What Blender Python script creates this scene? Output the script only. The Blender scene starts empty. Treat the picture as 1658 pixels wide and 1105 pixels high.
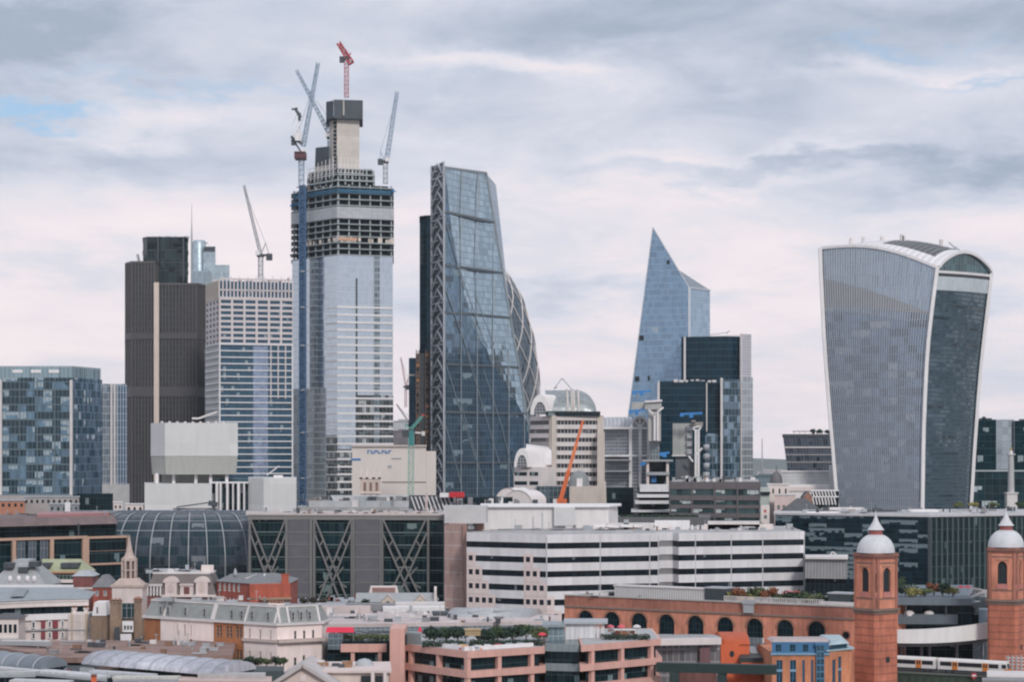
import bpy, math, random
from mathutils import Vector
SC = bpy.context.scene
COL = SC.collection
RN = random.Random(11)
# camera model: level camera 64 m above the ground with a rising lens; metres throughout
F, HX, HY, CZ = 3412.0, 829.0, 740.0, 64.0
def X(px, Y): return (px-HX)/F*Y
def Z(py, Y): return CZ-(py-HY)/F*Y
def P(px, py, Y): return Vector((X(px, Y), Y, Z(py, Y)))
def XY(px, Y): return (X(px, Y), Y)
def fp(*q): return [XY(*a) for a in q]

# ------------------------------------------------------------------ mesh builder
class MB:
    def __init__(s): s.f = []
    def face(s, pts, m=0, uv=None, smooth=False):
        s.f.append(([tuple(p) for p in pts], m, uv, smooth))
    def build(s, name, mats, parent=None):
        off = Vector((0, 0, 0)); q = parent
        while q is not None: off += q.location; q = q.parent
        if not isinstance(mats, (list, tuple)): mats = [mats]
        idx = {}; vs = []; fs = []; uvs = []; mi = []; sm = []
        for pts, m, uv, smooth in s.f:
            ids = []; keep = []
            for k, p in enumerate(pts):
                key = (round(p[0], 3), round(p[1], 3), round(p[2], 3))
                i = idx.get(key)
                if i is None:
                    i = idx[key] = len(vs); vs.append((p[0]-off.x, p[1]-off.y, p[2]-off.z))
                if i in ids: continue
                ids.append(i); keep.append(k)
            if len(ids) < 3: continue
            if uv is None:
                a, b, c = (Vector(pts[k]) for k in keep[:3])
                n = (b-a).cross(c-b)
                if n.length > 0: n.normalize()
                if abs(n.z) > .75: u_ = [(pts[k][0], pts[k][1]) for k in keep]
                else:
                    t = Vector((-n.y, n.x, 0)); t = t.normalized() if t.length > 1e-6 else Vector((1, 0, 0))
                    u_ = [(Vector(pts[k]).dot(t), pts[k][2]) for k in keep]
            else: u_ = [uv[k] for k in keep]
            fs.append(ids); uvs.extend(u_); mi.append(m); sm.append(smooth)
        me = bpy.data.meshes.new(name)
        me.from_pydata(vs, [], fs)
        l = me.uv_layers.new(name='UVMap')
        if len(l.data) == len(uvs):
            l.data.foreach_set('uv', [c for u in uvs for c in u])
        for m in mats:
            if m: me.materials.append(m)
        me.polygons.foreach_set('material_index', mi)
        me.polygons.foreach_set('use_smooth', sm)
        me.update()
        o = bpy.data.objects.new(name, me); COL.objects.link(o)
        o.parent = parent
        return o
    # --- shapes
    def box(s, x0, x1, y0, y1, z0, z1, m=0):
        s.prism([(x0, y0), (x1, y0), (x1, y1), (x0, y1)], z0, z1, m)
    def prism(s, poly, z0, z1, m=0, mt=None, cap=True, top=None):
        n = len(poly); u = 0; tp = top or poly
        for i in range(n):
            a, b = poly[i], poly[(i+1) % n]; a2, b2 = tp[i], tp[(i+1) % n]
            L = math.hypot(b[0]-a[0], b[1]-a[1])
            s.face([(a[0], a[1], z0), (b[0], b[1], z0), (b2[0], b2[1], z1), (a2[0], a2[1], z1)], m,
                   [(u, z0), (u+L, z0), (u+L, z1), (u, z1)]); u += L
        if cap:
            s.face([(p[0], p[1], z1) for p in tp], m if mt is None else mt)
            s.face([(p[0], p[1], z0) for p in reversed(poly)], m)
    def ebox(s, a, b, s0, s1, z0, z1, o0, o1, m=0):
        """box along the wall a->b from s0 to s1 metres, o0..o1 metres outwards"""
        dx, dy = b[0]-a[0], b[1]-a[1]; L = math.hypot(dx, dy); dx /= L; dy /= L; nx, ny = dy, -dx
        if s1 is None: s1 = L
        q = lambda t, o: (a[0]+dx*t+nx*o, a[1]+dy*t+ny*o)
        s.prism([q(s0, o1), q(s1, o1), q(s1, o0), q(s0, o0)], z0, z1, m)
    def wall(s, a, b, z0, z1, m=0, uv0=0):
        L = math.hypot(b[0]-a[0], b[1]-a[1])
        s.face([(a[0], a[1], z0), (b[0], b[1], z0), (b[0], b[1], z1), (a[0], a[1], z1)], m, [(uv0, z0), (uv0+L, z0), (uv0+L, z1), (uv0, z1)])
    def beam(s, p, q, w, h=None, m=0):
        p, q = Vector(p), Vector(q); d = q-p
        if d.length < 1e-6: return
        h = h or w; d.normalize()
        r = d.cross(Vector((0, 0, 1)))
        r = Vector((1, 0, 0)) if r.length < 1e-4 else r.normalized()
        u = r.cross(d)
        c = [r*(w/2*i)+u*(h/2*j) for i, j in ((-1, -1), (1, -1), (1, 1), (-1, 1))]
        for i in range(4):
            k = (i+1) % 4
            s.face([p+c[i], p+c[k], q+c[k], q+c[i]], m)
        s.face([p+k for k in c], m); s.face([q+k for k in reversed(c)], m)
    def lathe(s, cx, cy, prof, n=24, m=0, smooth=True, a0=0, a1=2*math.pi):
        for j in range(len(prof)-1):
            (r0, z0), (r1, z1) = prof[j], prof[j+1]
            for i in range(n):
                t0, t1 = a0+(a1-a0)*i/n, a0+(a1-a0)*(i+1)/n
                f = lambda r, z, t: (cx+r*math.cos(t), cy+r*math.sin(t), z)
                s.face([f(r0, z0, t0), f(r0, z0, t1), f(r1, z1, t1), f(r1, z1, t0)], m,
                       [(t0*8, z0), (t1*8, z0), (t1*8, z1), (t0*8, z1)], smooth)
    def grid(s, rows, m=0, smooth=True, uv=None):
        for j in range(len(rows)-1):
            for i in range(len(rows[j])-1):
                s.face([rows[j][i], rows[j][i+1], rows[j+1][i+1], rows[j+1][i]], m,
                       None if uv is None else [uv[j][i], uv[j][i+1], uv[j+1][i+1], uv[j+1][i]], smooth)
    def lattice(s, p, q, w0, w1, nb, t, m=0):
        """lattice boom: four chords and zig-zag braces"""
        p, q = Vector(p), Vector(q); d = (q-p).normalized()
        r = d.cross(Vector((0, 1, 0)))
        r = Vector((1, 0, 0)) if r.length < 1e-3 else r.normalized()
        u = r.cross(d)
        C = lambda k, f: p.lerp(q, f)+(r*((-1, 1, 1, -1)[k])+u*((-1, -1, 1, 1)[k]))*((w0+(w1-w0)*f)/2)
        for k in range(4): s.beam(C(k, 0), C(k, 1), t, m=m)
        for b in range(nb):
            for k in range(4):
                k2 = (k+1) % 4
                a, c = (k, k2) if b % 2 else (k2, k)
                s.beam(C(a, b/nb), C(c, (b+1)/nb), t*.65, m=m)
                s.beam(C(k, b/nb), C(k2, b/nb), t*.65, m=m)
    def holes(s, a, b, z0, z1, hs, d=.35, m=0, mr=None):
        """wall a->b with rectangular openings hs=(s0,s1,za,zb) and reveals d deep"""
        dx, dy = b[0]-a[0], b[1]-a[1]; L = math.hypot(dx, dy); dx /= L; dy /= L; nx, ny = dy, -dx
        g = lambda t, z, o=0: (a[0]+dx*t+nx*o, a[1]+dy*t+ny*o, z)
        ss = sorted({0, L, *[h[0] for h in hs], *[h[1] for h in hs]}); zs = sorted({z0, z1, *[h[2] for h in hs], *[h[3] for h in hs]})
        ss = [t for t in ss if -1e-6 <= t <= L+1e-6]; zs = [t for t in zs if z0-1e-6 <= t <= z1+1e-6]
        for i in range(len(ss)-1):
            for j in range(len(zs)-1):
                cs, cz = (ss[i]+ss[i+1])/2, (zs[j]+zs[j+1])/2
                if any(h[0] < cs < h[1] and h[2] < cz < h[3] for h in hs): continue
                s.face([g(ss[i], zs[j]), g(ss[i+1], zs[j]), g(ss[i+1], zs[j+1]), g(ss[i], zs[j+1])], m,
                       [(ss[i], zs[j]), (ss[i+1], zs[j]), (ss[i+1], zs[j+1]), (ss[i], zs[j+1])])
        mr = m if mr is None else mr
        for h in hs:
            c = [(h[0], h[2]), (h[1], h[2]), (h[1], h[3]), (h[0], h[3])]
            for k in range(4):
                p, q = c[k], c[(k+1) % 4]
                s.face([g(*p), g(*q), g(*q, -d), g(*p, -d)], mr)

def offset(poly, d):
    n = len(poly); out = []
    for i in range(n):
        p0, p1, p2 = (Vector(poly[k % n]) for k in (i-1, i, i+1))
        d1, d2 = (p1-p0).normalized(), (p2-p1).normalized()
        n1, n2 = Vector((d1.y, -d1.x)), Vector((d2.y, -d2.x))
        b = n1+n2; b = b/max(.2, b.dot(n1)) if b.length > 1e-6 else n1
        v = p1+b*d; out.append((v.x, v.y))
    return out

def at(a, b, t, o=0):
    dx, dy = b[0]-a[0], b[1]-a[1]; L = math.hypot(dx, dy)
    return (a[0]+dx/L*t+dy/L*o, a[1]+dy/L*t-dx/L*o)
def dist(a, b): return math.hypot(b[0]-a[0], b[1]-a[1])

# ------------------------------------------------------------------ naming
def tag(o, label, cat, group=None, kind=None):
    if label: o['label'] = label
    if cat: o['category'] = cat
    if group: o['group'] = group
    if kind: o['kind'] = kind
    return o
def thing(name, label, cat, x, y, z=0, group=None):
    o = bpy.data.objects.new(name, None); COL.objects.link(o); o.location = (x, y, z); o.empty_display_size = 2
    return tag(o, label, cat, group, 'thing')
def dup(root, loc, label, group=None, rz=None, scale=None):
    r = root.copy(); COL.objects.link(r); r.location = loc
    if rz is not None: r.rotation_euler.z = rz
    if scale is not None: r.scale = scale
    r['label'] = label
    if group: r['group'] = group
    for ch in list(root.children):
        c = ch.copy(); COL.objects.link(c); c.parent = r
        for g in list(ch.children):
            d = g.copy(); COL.objects.link(d); d.parent = c
    return r
def panes(root, a, b, hs, mat, fmat=None, d=.3, name='window', ft=.12, cross=True):
    """one window object per opening: pane and frame bars set back in the reveal"""
    for h in hs:
        m = MB()
        dx, dy = b[0]-a[0], b[1]-a[1]; L = math.hypot(dx, dy)
        pa, pb = at(a, b, h[0], -d), at(a, b, h[1], -d)
        m.wall(pa, pb, h[2], h[3], 0)
        if fmat is not None:
            W_ = h[1]-h[0]
            m.ebox(pa, pb, 0, ft, h[2], h[3], .005, .06, 1); m.ebox(pa, pb, W_-ft, W_, h[2], h[3], .005, .06, 1)
            m.ebox(pa, pb, ft, W_-ft, h[3]-ft, h[3], .005, .06, 1); m.ebox(pa, pb, ft, W_-ft, h[2], h[2]+ft, .005, .06, 1)
            if cross:
                m.ebox(pa, pb, W_/2-ft/2, W_/2+ft/2, h[2]+ft, h[3]-ft, .005, .05, 1)
        m.build(name, [mat] + ([fmat] if fmat is not None else []), root)
def grid_holes(L, n, rows, w, h, s0=0, s1=None):
    s1 = L if s1 is None else s1
    st = (s1-s0)/n
    return [(s0+st*(i+.5)-w/2, s0+st*(i+.5)+w/2, z, z+h) for z in rows for i in range(n)]

# ------------------------------------------------------------------ materials
class G:
    def __init__(s, nt): s.t = nt
    def n(s, ty, pr=None, **kw):
        nd = s.t.nodes.new(ty)
        for k, v in (pr or {}).items(): setattr(nd, k, v)
        for k, v in kw.items():
            i = nd.inputs[int(k[1:])] if k[0] == 'i' and k[1:].isdigit() else nd.inputs[k.replace('_', ' ')]
            if isinstance(v, bpy.types.NodeSocket): s.t.links.new(v, i)
            else: i.default_value = v
        return nd
    def m(s, op, a, b=0.0, c=0.0, clamp=False):
        return s.n('ShaderNodeMath', {'operation': op, 'use_clamp': clamp}, i0=a, i1=b, i2=c).outputs[0]
    def v(s, op, a, b=(0, 0, 0)):
        return s.n('ShaderNodeVectorMath', {'operation': op}, i0=a, i1=b).outputs[0]
    def mix(s, f, a, b, bl='MIX'):
        q = lambda c: c if isinstance(c, bpy.types.NodeSocket) else (tuple(c)+(1,) if len(c) == 3 else c)
        return s.n('ShaderNodeMix', {'data_type': 'RGBA', 'blend_type': bl}, i0=f, i6=q(a), i7=q(b)).outputs[2]
    def mixf(s, f, a, b): return s.n('ShaderNodeMix', {'data_type': 'FLOAT'}, i0=f, i2=a, i3=b).outputs[0]
    def noise(s, vec, scale, detail=3, rough=.55, dist=0.0):
        return s.n('ShaderNodeTexNoise', None, Vector=vec, Scale=scale, Detail=detail, Roughness=rough, Distortion=dist).outputs[0]
    def maprange(s, v, a, b, c, d, smooth=False):
        return s.n('ShaderNodeMapRange', {'interpolation_type': 'SMOOTHSTEP' if smooth else 'LINEAR'}, i0=v, i1=a, i2=b, i3=c, i4=d).outputs[0]
def newmat(name):
    m = bpy.data.materials.new(name); m.use_nodes = True; m.node_tree.nodes.clear()
    g = G(m.node_tree)
    out = g.n('ShaderNodeOutputMaterial'); bs = g.n('ShaderNodeBsdfPrincipled')
    g.t.links.new(bs.outputs[0], out.inputs[0])
    return m, g, bs
MATS = {}
def plain(name, col, rough=.8, var=.18, scale=.25, streak=.12, metal=0.0, seam=None, seamc=.75, patch=.12):
    """weathered matte surface: blotches, vertical rain streaks, optional panel joints (w,h)"""
    if name in MATS: return MATS[name]
    m, g, bs = newmat(name); MATS[name] = m
    pos = g.n('ShaderNodeNewGeometry').outputs['Position']
    n1 = g.noise(pos, scale, 5, .6)
    n2 = g.noise(g.v('MULTIPLY', pos, (1, 1, .12)), scale*3.2, 3, .6)
    f = g.m('MULTIPLY_ADD', g.m('SUBTRACT', n1, .5), var*2.4, 1.0)
    f = g.m('MULTIPLY', f, g.m('MULTIPLY_ADD', g.m('SUBTRACT', n2, .5), streak*2.4, 1.0))
    if seam:
        uv = g.n('ShaderNodeUVMap').outputs[0]; sp = g.n('ShaderNodeSeparateXYZ', None, i0=uv)
        for k, w in enumerate(seam):
            if w:
                fr = g.m('FRACT', g.m('DIVIDE', sp.outputs[k], w))
                f = g.m('MULTIPLY', f, g.mixf(g.m('LESS_THAN', fr, min(.3, .14/w)), 1.0, seamc))
        cell = g.n('ShaderNodeTexWhiteNoise', {'noise_dimensions': '2D'}, Vector=g.v('FLOOR', g.v('DIVIDE', uv, (seam[0] or 1000, seam[1] or 1000, 1)))).outputs[0]
        f = g.m('MULTIPLY', f, g.m('MULTIPLY_ADD', g.m('SUBTRACT', cell, .5), patch, 1.0))
    c = g.v('SCALE', tuple(col))
    nd = c.node; g.t.links.new(f, nd.inputs['Scale'])
    g.t.links.new(c, bs.inputs['Base Color'])
    bs.inputs['Roughness'].default_value = rough; bs.inputs['Metallic'].default_value = metal
    return m
def brick(name, c1, c2, band=None, scale=.35):
    """brickwork: soft mottling of two fired tones and faint course lines"""
    if name in MATS: return MATS[name]
    m, g, bs = newmat(name); MATS[name] = m
    pos = g.n('ShaderNodeNewGeometry').outputs['Position']
    uv = g.n('ShaderNodeUVMap').outputs[0]
    n1 = g.noise(pos, scale, 6, .65); n2 = g.noise(g.v('MULTIPLY', pos, (1, 1, .2)), scale*2.5, 4, .6)
    br = g.n('ShaderNodeTexBrick', None, Vector=uv, Color1=(*c1, 1), Color2=(*c2, 1), Mortar=(c1[0]*.9+.05, c1[1]*.9+.05, c1[2]*.9+.05, 1), Scale=1.0, Mortar_Size=.02, Bias=0.0, Brick_Width=.9, Row_Height=.3).outputs[0]
    c = g.mix(.45, g.mix(g.maprange(n1, .3, .7, 0, 1), c1, c2), br)
    if band:
        z = g.n('ShaderNodeSeparateXYZ', None, i0=uv).outputs[1]
        fr = g.m('FRACT', g.m('DIVIDE', z, band[0]))
        c = g.mix(g.m('LESS_THAN', fr, band[1]), c, band[2])
    n3 = g.noise(pos, .07, 5, .7)
    f = g.m('MULTIPLY', g.maprange(n2, .25, .75, .72, 1.2), g.maprange(n3, .3, .7, .68, 1.18))
    sc = g.v('SCALE', c); g.t.links.new(f, sc.node.inputs['Scale'])
    g.t.links.new(sc, bs.inputs['Base Color']); bs.inputs['Roughness'].default_value = .88
    return m
def glass(name, base, metal=.5, rough=.12, cell=(1.5, 3.6), mull=(.15, .25), mullc=(.25, .28, .3), span=0.0, spanc=(.1, .13, .15),
          blind=(.45, .5, .52), bp=.0, dark=(.01, .03, .04), dp=.0, jit=.02, var=.3, run=1, spec=None, wob=.0):
    """curtain wall: panes with their own tilt, blinds and darkness, mullions and spandrels; UVs are metres"""
    if name in MATS: return MATS[name]
    m, g, bs = newmat(name); MATS[name] = m
    uv = g.n('ShaderNodeUVMap').outputs[0]; sp = g.n('ShaderNodeSeparateXYZ', None, i0=uv)
    u, v = g.m('DIVIDE', sp.outputs[0], cell[0]), g.m('DIVIDE', sp.outputs[1], cell[1])
    cu, cv = g.m('FLOOR', u), g.m('FLOOR', v); fu, fv = g.m('FRACT', u), g.m('FRACT', v)
    vec = g.n('ShaderNodeCombineXYZ', None, i0=cu, i1=cv).outputs[0]
    wn = g.n('ShaderNodeTexWhiteNoise', {'noise_dimensions': '2D'}, Vector=vec)
    r1 = wn.outputs[0]; rc = wn.outputs[1]
    vec2 = g.n('ShaderNodeCombineXYZ', None, i0=g.m('FLOOR', g.m('DIVIDE', g.m('ADD', u, .37), run)), i1=g.m('ADD', cv, 31.7)).outputs[0]
    r2 = g.n('ShaderNodeTexWhiteNoise', {'noise_dimensions': '2D'}, Vector=vec2).outputs[0]
    big = g.noise(g.v('MULTIPLY', uv, (.03, .03, .03)), 1.0, 4, .6)
    c = g.v('SCALE', tuple(base)); g.t.links.new(g.m('MULTIPLY_ADD', g.m('SUBTRACT', r1, .5), var, 1.0), c.node.inputs['Scale'])
    met = metal; ro = rough
    if dp: c = g.mix(g.m('LESS_THAN', r2, g.m('MULTIPLY', big, 2*dp)), c, dark); met = g.mixf(g.m('LESS_THAN', r2, g.m('MULTIPLY', big, 2*dp)), met, 0.0)
    if bp:
        mk = g.m('GREATER_THAN', r2, g.m('SUBTRACT', 1.0, g.m('MULTIPLY', big, 2*bp)))
        mk = g.m('MULTIPLY', mk, g.m('GREATER_THAN', fv, g.m('MULTIPLY', r1, .6)))
        c = g.mix(mk, c, blind); met = g.mixf(mk, met, 0.05); ro = g.mixf(mk, ro, .45)
    if span:
        mk = g.m('GREATER_THAN', fv, 1-span); c = g.mix(mk, c, spanc); met = g.mixf(mk, met, 0.0); ro = g.mixf(mk, ro, .5)
    if mull[0] or mull[1]:
        mk = g.m('MAXIMUM', g.m('LESS_THAN', fu, mull[0]/cell[0]), g.m('LESS_THAN', fv, mull[1]/cell[1]))
        c = g.mix(mk, c, mullc); met = g.mixf(mk, met, 0.0); ro = g.mixf(mk, ro, .5)
    for s_, v_ in (('Base Color', c), ('Metallic', met), ('Roughness', ro)):
        if isinstance(v_, bpy.types.NodeSocket): g.t.links.new(v_, bs.inputs[s_])
        else: bs.inputs[s_].default_value = v_
    bs.inputs['Specular IOR Level'].default_value = spec if spec is not None else (.2 if max(base) < .1 else .5)
    if jit:
        nn = g.n('ShaderNodeNewGeometry').outputs['Normal']
        dv = g.v('SUBTRACT', rc, (.5, .5, .5)); sc = g.v('MULTIPLY', dv, (jit, jit, jit)); nn = g.v('ADD', nn, sc)
        if wob:
            w = g.n('ShaderNodeTexNoise', None, Vector=uv, Scale=.06, Detail=3).outputs[1]
            nn = g.v('ADD', nn, g.v('MULTIPLY', g.v('SUBTRACT', w, (.5, .5, .5)), (wob, wob, wob)))
        g.t.links.new(g.v('NORMALIZE', nn), bs.inputs['Normal'])
    return m
def ribbed(name, c1, c2, period, axis=0, duty=.4, rough=.6, metal=0.0):
    """cladding or louvres: alternating light and dark lines along u (0) or v (1)"""
    if name in MATS: return MATS[name]
    m, g, bs = newmat(name); MATS[name] = m
    uv = g.n('ShaderNodeUVMap').outputs[0]; sp = g.n('ShaderNodeSeparateXYZ', None, i0=uv)
    pos = g.n('ShaderNodeNewGeometry').outputs['Position']
    fr = g.m('FRACT', g.m('DIVIDE', sp.outputs[axis], period))
    c = g.mix(g.m('LESS_THAN', fr, duty), c1, c2)
    c = g.mix(.5, c, g.mix(g.noise(pos, .3, 5, .6), (.2, .2, .2), (.9, .9, .9)), 'SOFT_LIGHT')
    g.t.links.new(c, bs.inputs['Base Color']); bs.inputs['Roughness'].default_value = rough; bs.inputs['Metallic'].default_value = metal
    return m

# ------------------------------------------------------------------ camera, sky, sun
cam = bpy.data.cameras.new('camera'); camo = bpy.data.objects.new('camera', cam); COL.objects.link(camo)
camo.location = (0, 0, CZ); camo.rotation_euler = (math.pi/2, 0, 0)
cam.sensor_width = 36; cam.lens = F/1658*36; cam.shift_y = (HY-552.5)/1658; cam.clip_start = 1; cam.clip_end = 30000
SC.camera = camo
SC.view_settings.view_transform = 'Standard'; SC.view_settings.look = 'None'; SC.view_settings.exposure = .31; SC.view_settings.gamma = 1
SC.cycles.pixel_filter_type = 'BLACKMAN_HARRIS'; SC.cycles.filter_width = 2.2
SC.cycles.use_denoising = True
SUN_EL, SUN_AZ = math.radians(34), math.radians(162)   # azimuth clockwise from +Y: behind the camera, to its right
sun = bpy.data.lights.new('sun', 'SUN'); sun.energy = 1.5; sun.angle = math.radians(10); sun.color = (1, .95, .9)
suno = bpy.data.objects.new('sun', sun); COL.objects.link(suno); suno.location = (0, 0, 400)
sd = Vector((math.sin(SUN_AZ)*math.cos(SUN_EL), math.cos(SUN_AZ)*math.cos(SUN_EL), math.sin(SUN_EL)))
suno.rotation_euler = sd.to_track_quat('Z', 'Y').to_euler()

wd = bpy.data.worlds.new('World'); SC.world = wd; wd.use_nodes = True; wd.node_tree.nodes.clear()
g = G(wd.node_tree)
SKY_STRENGTH = .1
sky = g.n('ShaderNodeTexSky', {'sky_type': 'NISHITA', 'sun_disc': False, 'sun_elevation': SUN_EL, 'sun_rotation': SUN_AZ, 'air_density': 1.0, 'dust_density': 1.5}).outputs[0]
dr = g.n('ShaderNodeTexCoord').outputs['Generated']; sp = g.n('ShaderNodeSeparateXYZ', None, i0=dr)
dx, dy, dz = sp.outputs
deg = 180/math.pi
az = g.m('MULTIPLY', g.m('ARCTAN2', dx, dy), deg); el = g.m('MULTIPLY', g.m('ARCSINE', dz), deg)
k = g.m('DIVIDE', 1.0, g.m('ADD', g.m('MAXIMUM', dz, 0.0), .22))
pv = g.n('ShaderNodeCombineXYZ', None, i0=g.m('MULTIPLY', dx, k), i1=g.m('MULTIPLY', dy, k), i2=0.0).outputs[0]
n_lo = g.noise(pv, 1.7, 4, .5, .6); n_hi = g.noise(g.v('ADD', pv, (3.1, 1.7, 0)), 5.2, 9, .62, .5)
wa = g.m('MULTIPLY', g.m('SUBTRACT', g.noise(g.v('ADD', pv, (7, 2, 0)), 4.5, 6, .6), .5), 9.0)
we = g.m('MULTIPLY', g.m('SUBTRACT', g.noise(g.v('ADD', pv, (1, 9, 0)), 4.5, 6, .6), .5), 4.2)
azw, elw = g.m('ADD', az, wa), g.m('ADD', el, we)
def blob(px, py, sx, sy, amp):
    a, e = math.degrees(math.atan((px-HX)/F)), math.degrees(math.atan((HY-py)/F)); sx, sy = math.degrees(sx/F), math.degrees(sy/F)
    q = g.m('ADD', g.m('POWER', g.m('DIVIDE', g.m('SUBTRACT', azw, a), sx), 2), g.m('POWER', g.m('DIVIDE', g.m('SUBTRACT', elw, e), sy), 2))
    return g.m('MULTIPLY', g.m('EXPONENT', g.m('MULTIPLY', q, -1.0)), amp)
t = g.m('ADD', g.m('MULTIPLY', g.m('SUBTRACT', n_lo, .5), 1.0), g.m('MULTIPLY', g.m('SUBTRACT', n_hi, .5), .8))
t = g.m('ADD', t, g.maprange(el, 5.0, 9.5, .78, .36, True))
for b in (
        (60, 70, 270, 80, -.55), (1150, 40, 520, 70, -.22), (1560, 285, 260, 48, -.46), (1150, 270, 200, 22, -.16), (640, 225, 260, 40, -.08),
        (230, 205, 150, 26, .24), (800, 115, 200, 26, .42), (1080, 245, 120, 18, .20), (1330, 245, 140, 14, .22), (1450, 130, 220, 18, .20),
        (1250, 305, 200, 14, .16), (700, 345, 500, 40, .12), (330, 60, 220, 40, .06), (110, 430, 180, 40, -.26), (1000, 475, 330, 26, -.22), (1520, 465, 200, 36, -.30), (330, 270, 300, 26, -.14), (1250, 560, 300, 24, -.12)):
    t = g.m('ADD', t, blob(*b))
ramp = g.n('ShaderNodeValToRGB', None, i0=t); cr = ramp.color_ramp
cr.elements[0].position = .02; cr.elements[0].color = (.32, .378, .47, 1)
cr.elements[1].position = 1.0; cr.elements[1].color = (.80, .72, .735, 1)
for p_, c_ in ((.30, (.475, .512, .60)), (.52, (.59, .602, .675)), (.74, (.715, .665, .70))):
    e_ = cr.elements.new(p_); e_.color = (*c_, 1)
up = g.maprange(dz, .22, .9, 1.0, 1.25)
cl = g.v('SCALE', ramp.outputs[0]); g.t.links.new(g.m('MULTIPLY', up, 1/SKY_STRENGTH), cl.node.inputs['Scale'])
gap = g.m('ADD', blob(20, 190, 130, 11, 1.1), blob(330, 150, 260, 9, .35))
gap = g.m('ADD', gap, g.m('ADD', blob(1450, 85, 120, 12, .55), blob(1620, 150, 90, 9, .5)))
gap = g.m('MINIMUM', g.m('MULTIPLY', gap, .95), .92)
fin = g.mix(gap, cl, g.mix(.35, sky, (2.2, 4.1, 7.0)))
bg = g.n('ShaderNodeBackground', None, Color=fin, Strength=SKY_STRENGTH)
wo = g.n('ShaderNodeOutputWorld'); g.t.links.new(bg.outputs[0], wo.inputs[0])
# ------------------------------------------------------------------ the setting
m = MB(); m.face([(-9000, 395, 0), (9000, 395, 0), (9000, 12000, 0), (-9000, 12000, 0)])
tag(m.build('ground', plain('city_ground', (.10, .10, .105), .9, .3, .05, 0)), 'dark paved city ground between the buildings', 'ground', kind='structure')
m = MB(); m.face([(-9000, -3000, 0), (9000, -3000, 0), (9000, 70, 0), (-9000, 70, 0)])
tag(m.build('south_bank', plain('bank_paving', (.16, .15, .14), .9, .3, .08, 0)), 'pale paved near bank of the river', 'ground', kind='structure')
m = MB(); m.face([(-9000, 70, -4), (9000, 70, -4), (9000, 395, -4), (-9000, 395, -4)])
m.face([(-9000, 395, -4), (9000, 395, -4), (9000, 395, 0), (-9000, 395, 0)], 1); m.face([(9000, 70, -4), (-9000, 70, -4), (-9000, 70, 0), (9000, 70, 0)], 1)
tag(m.build('river_water', [plain('river_brown', (.07, .075, .065), .12, .2, .2, 0), plain('quay_stone', (.25, .24, .22))]), 'brown river water below the quay', 'water', kind='structure')
m = MB()
prev = None
for i in range(61):
    x = -6000+i*200; z = 70+14*math.sin(i*.7)+9*math.sin(i*1.9+1)
    cur = ((x, 7000, -2), (x, 7300, z))
    if prev: m.face([prev[0], cur[0], cur[1], prev[1]])
    prev = cur
tag(m.build('hills', plain('far_hills', (.13, .15, .14), .95)), 'low far hills along the horizon', 'hills', kind='structure')

# the slightly hazy city air: one even volume round the camera and the whole scene
m = MB(); m.box(-3200, 3200, -400, 7600, -6, 330)
hz = m.build('haze', None, None); hz.data.materials.clear()
hm = bpy.data.materials.new('city_haze'); hm.use_nodes = True; hm.node_tree.nodes.clear(); g = G(hm.node_tree)
pv_ = g.n('ShaderNodeVolumePrincipled', None, Color=(.80, .86, .95, 1), Density=.00003, Anisotropy=.2)
g.t.links.new(pv_.outputs[0], g.n('ShaderNodeOutputMaterial').inputs['Volume'])
hz.data.materials.append(hm); tag(hz, 'thin pale haze over the whole city', 'haze', kind='stuff')
# ------------------------------------------------------------------ shared materials
M_white = plain('white_paint', (.72, .70, .70), .6, .08)
M_pale = plain('pale_stone', (.60, .57, .56), .8, .14)
M_cream = plain('cream_render', (.68, .60, .57), .8, .12)
M_steel = plain('grey_steel', (.33, .35, .37), .5, .15)
M_dsteel = plain('dark_steel', (.055, .065, .075), .5, .2)
M_conc = plain('raw_concrete', (.44, .42, .395), .85, .16, seam=(0, 3.8), seamc=.85)
M_slab = plain('slab_concrete', (.33, .37, .375), .85, .2)
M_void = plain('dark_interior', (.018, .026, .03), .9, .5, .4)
M_roofg = plain('roof_felt', (.24, .24, .25), .9, .2)
M_lead = plain('lead_roof', (.36, .38, .40), .7, .16)
M_blue = plain('blue_paint', (.03, .17, .42), .55, .2)
M_craneb = plain('pale_blue_paint', (.30, .38, .47), .55, .15)
M_red = plain('red_paint', (.40, .055, .065), .5, .15)
M_dglass = glass('dark_glass', (.007, .02, .026), 0, .08, (1.6, 3.4), (.1, .1), (.05, .06, .065), jit=.02, var=.5, blind=(.16, .21, .22), bp=.05)

def rings(m, poly, zs, h, out, mi=0, up=0):
    q = offset(poly, out)
    for z in zs: m.prism(q, z, z+h, mi)
def fins(m, a, b, step, z0, z1, w, o0, o1, mi=0, s0=0.0, s1=None):
    L = dist(a, b) if s1 is None else s1
    n = max(1, round((L-s0)/step))
    for i in range(n+1):
        s = s0+(L-s0)*i/n
        m.ebox(a, b, s-w/2, s+w/2, z0, z1, o0, o1, mi)
def frange(a, b, st):
    r = []
    while a < b-1e-6: r.append(a); a += st
    return r

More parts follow.
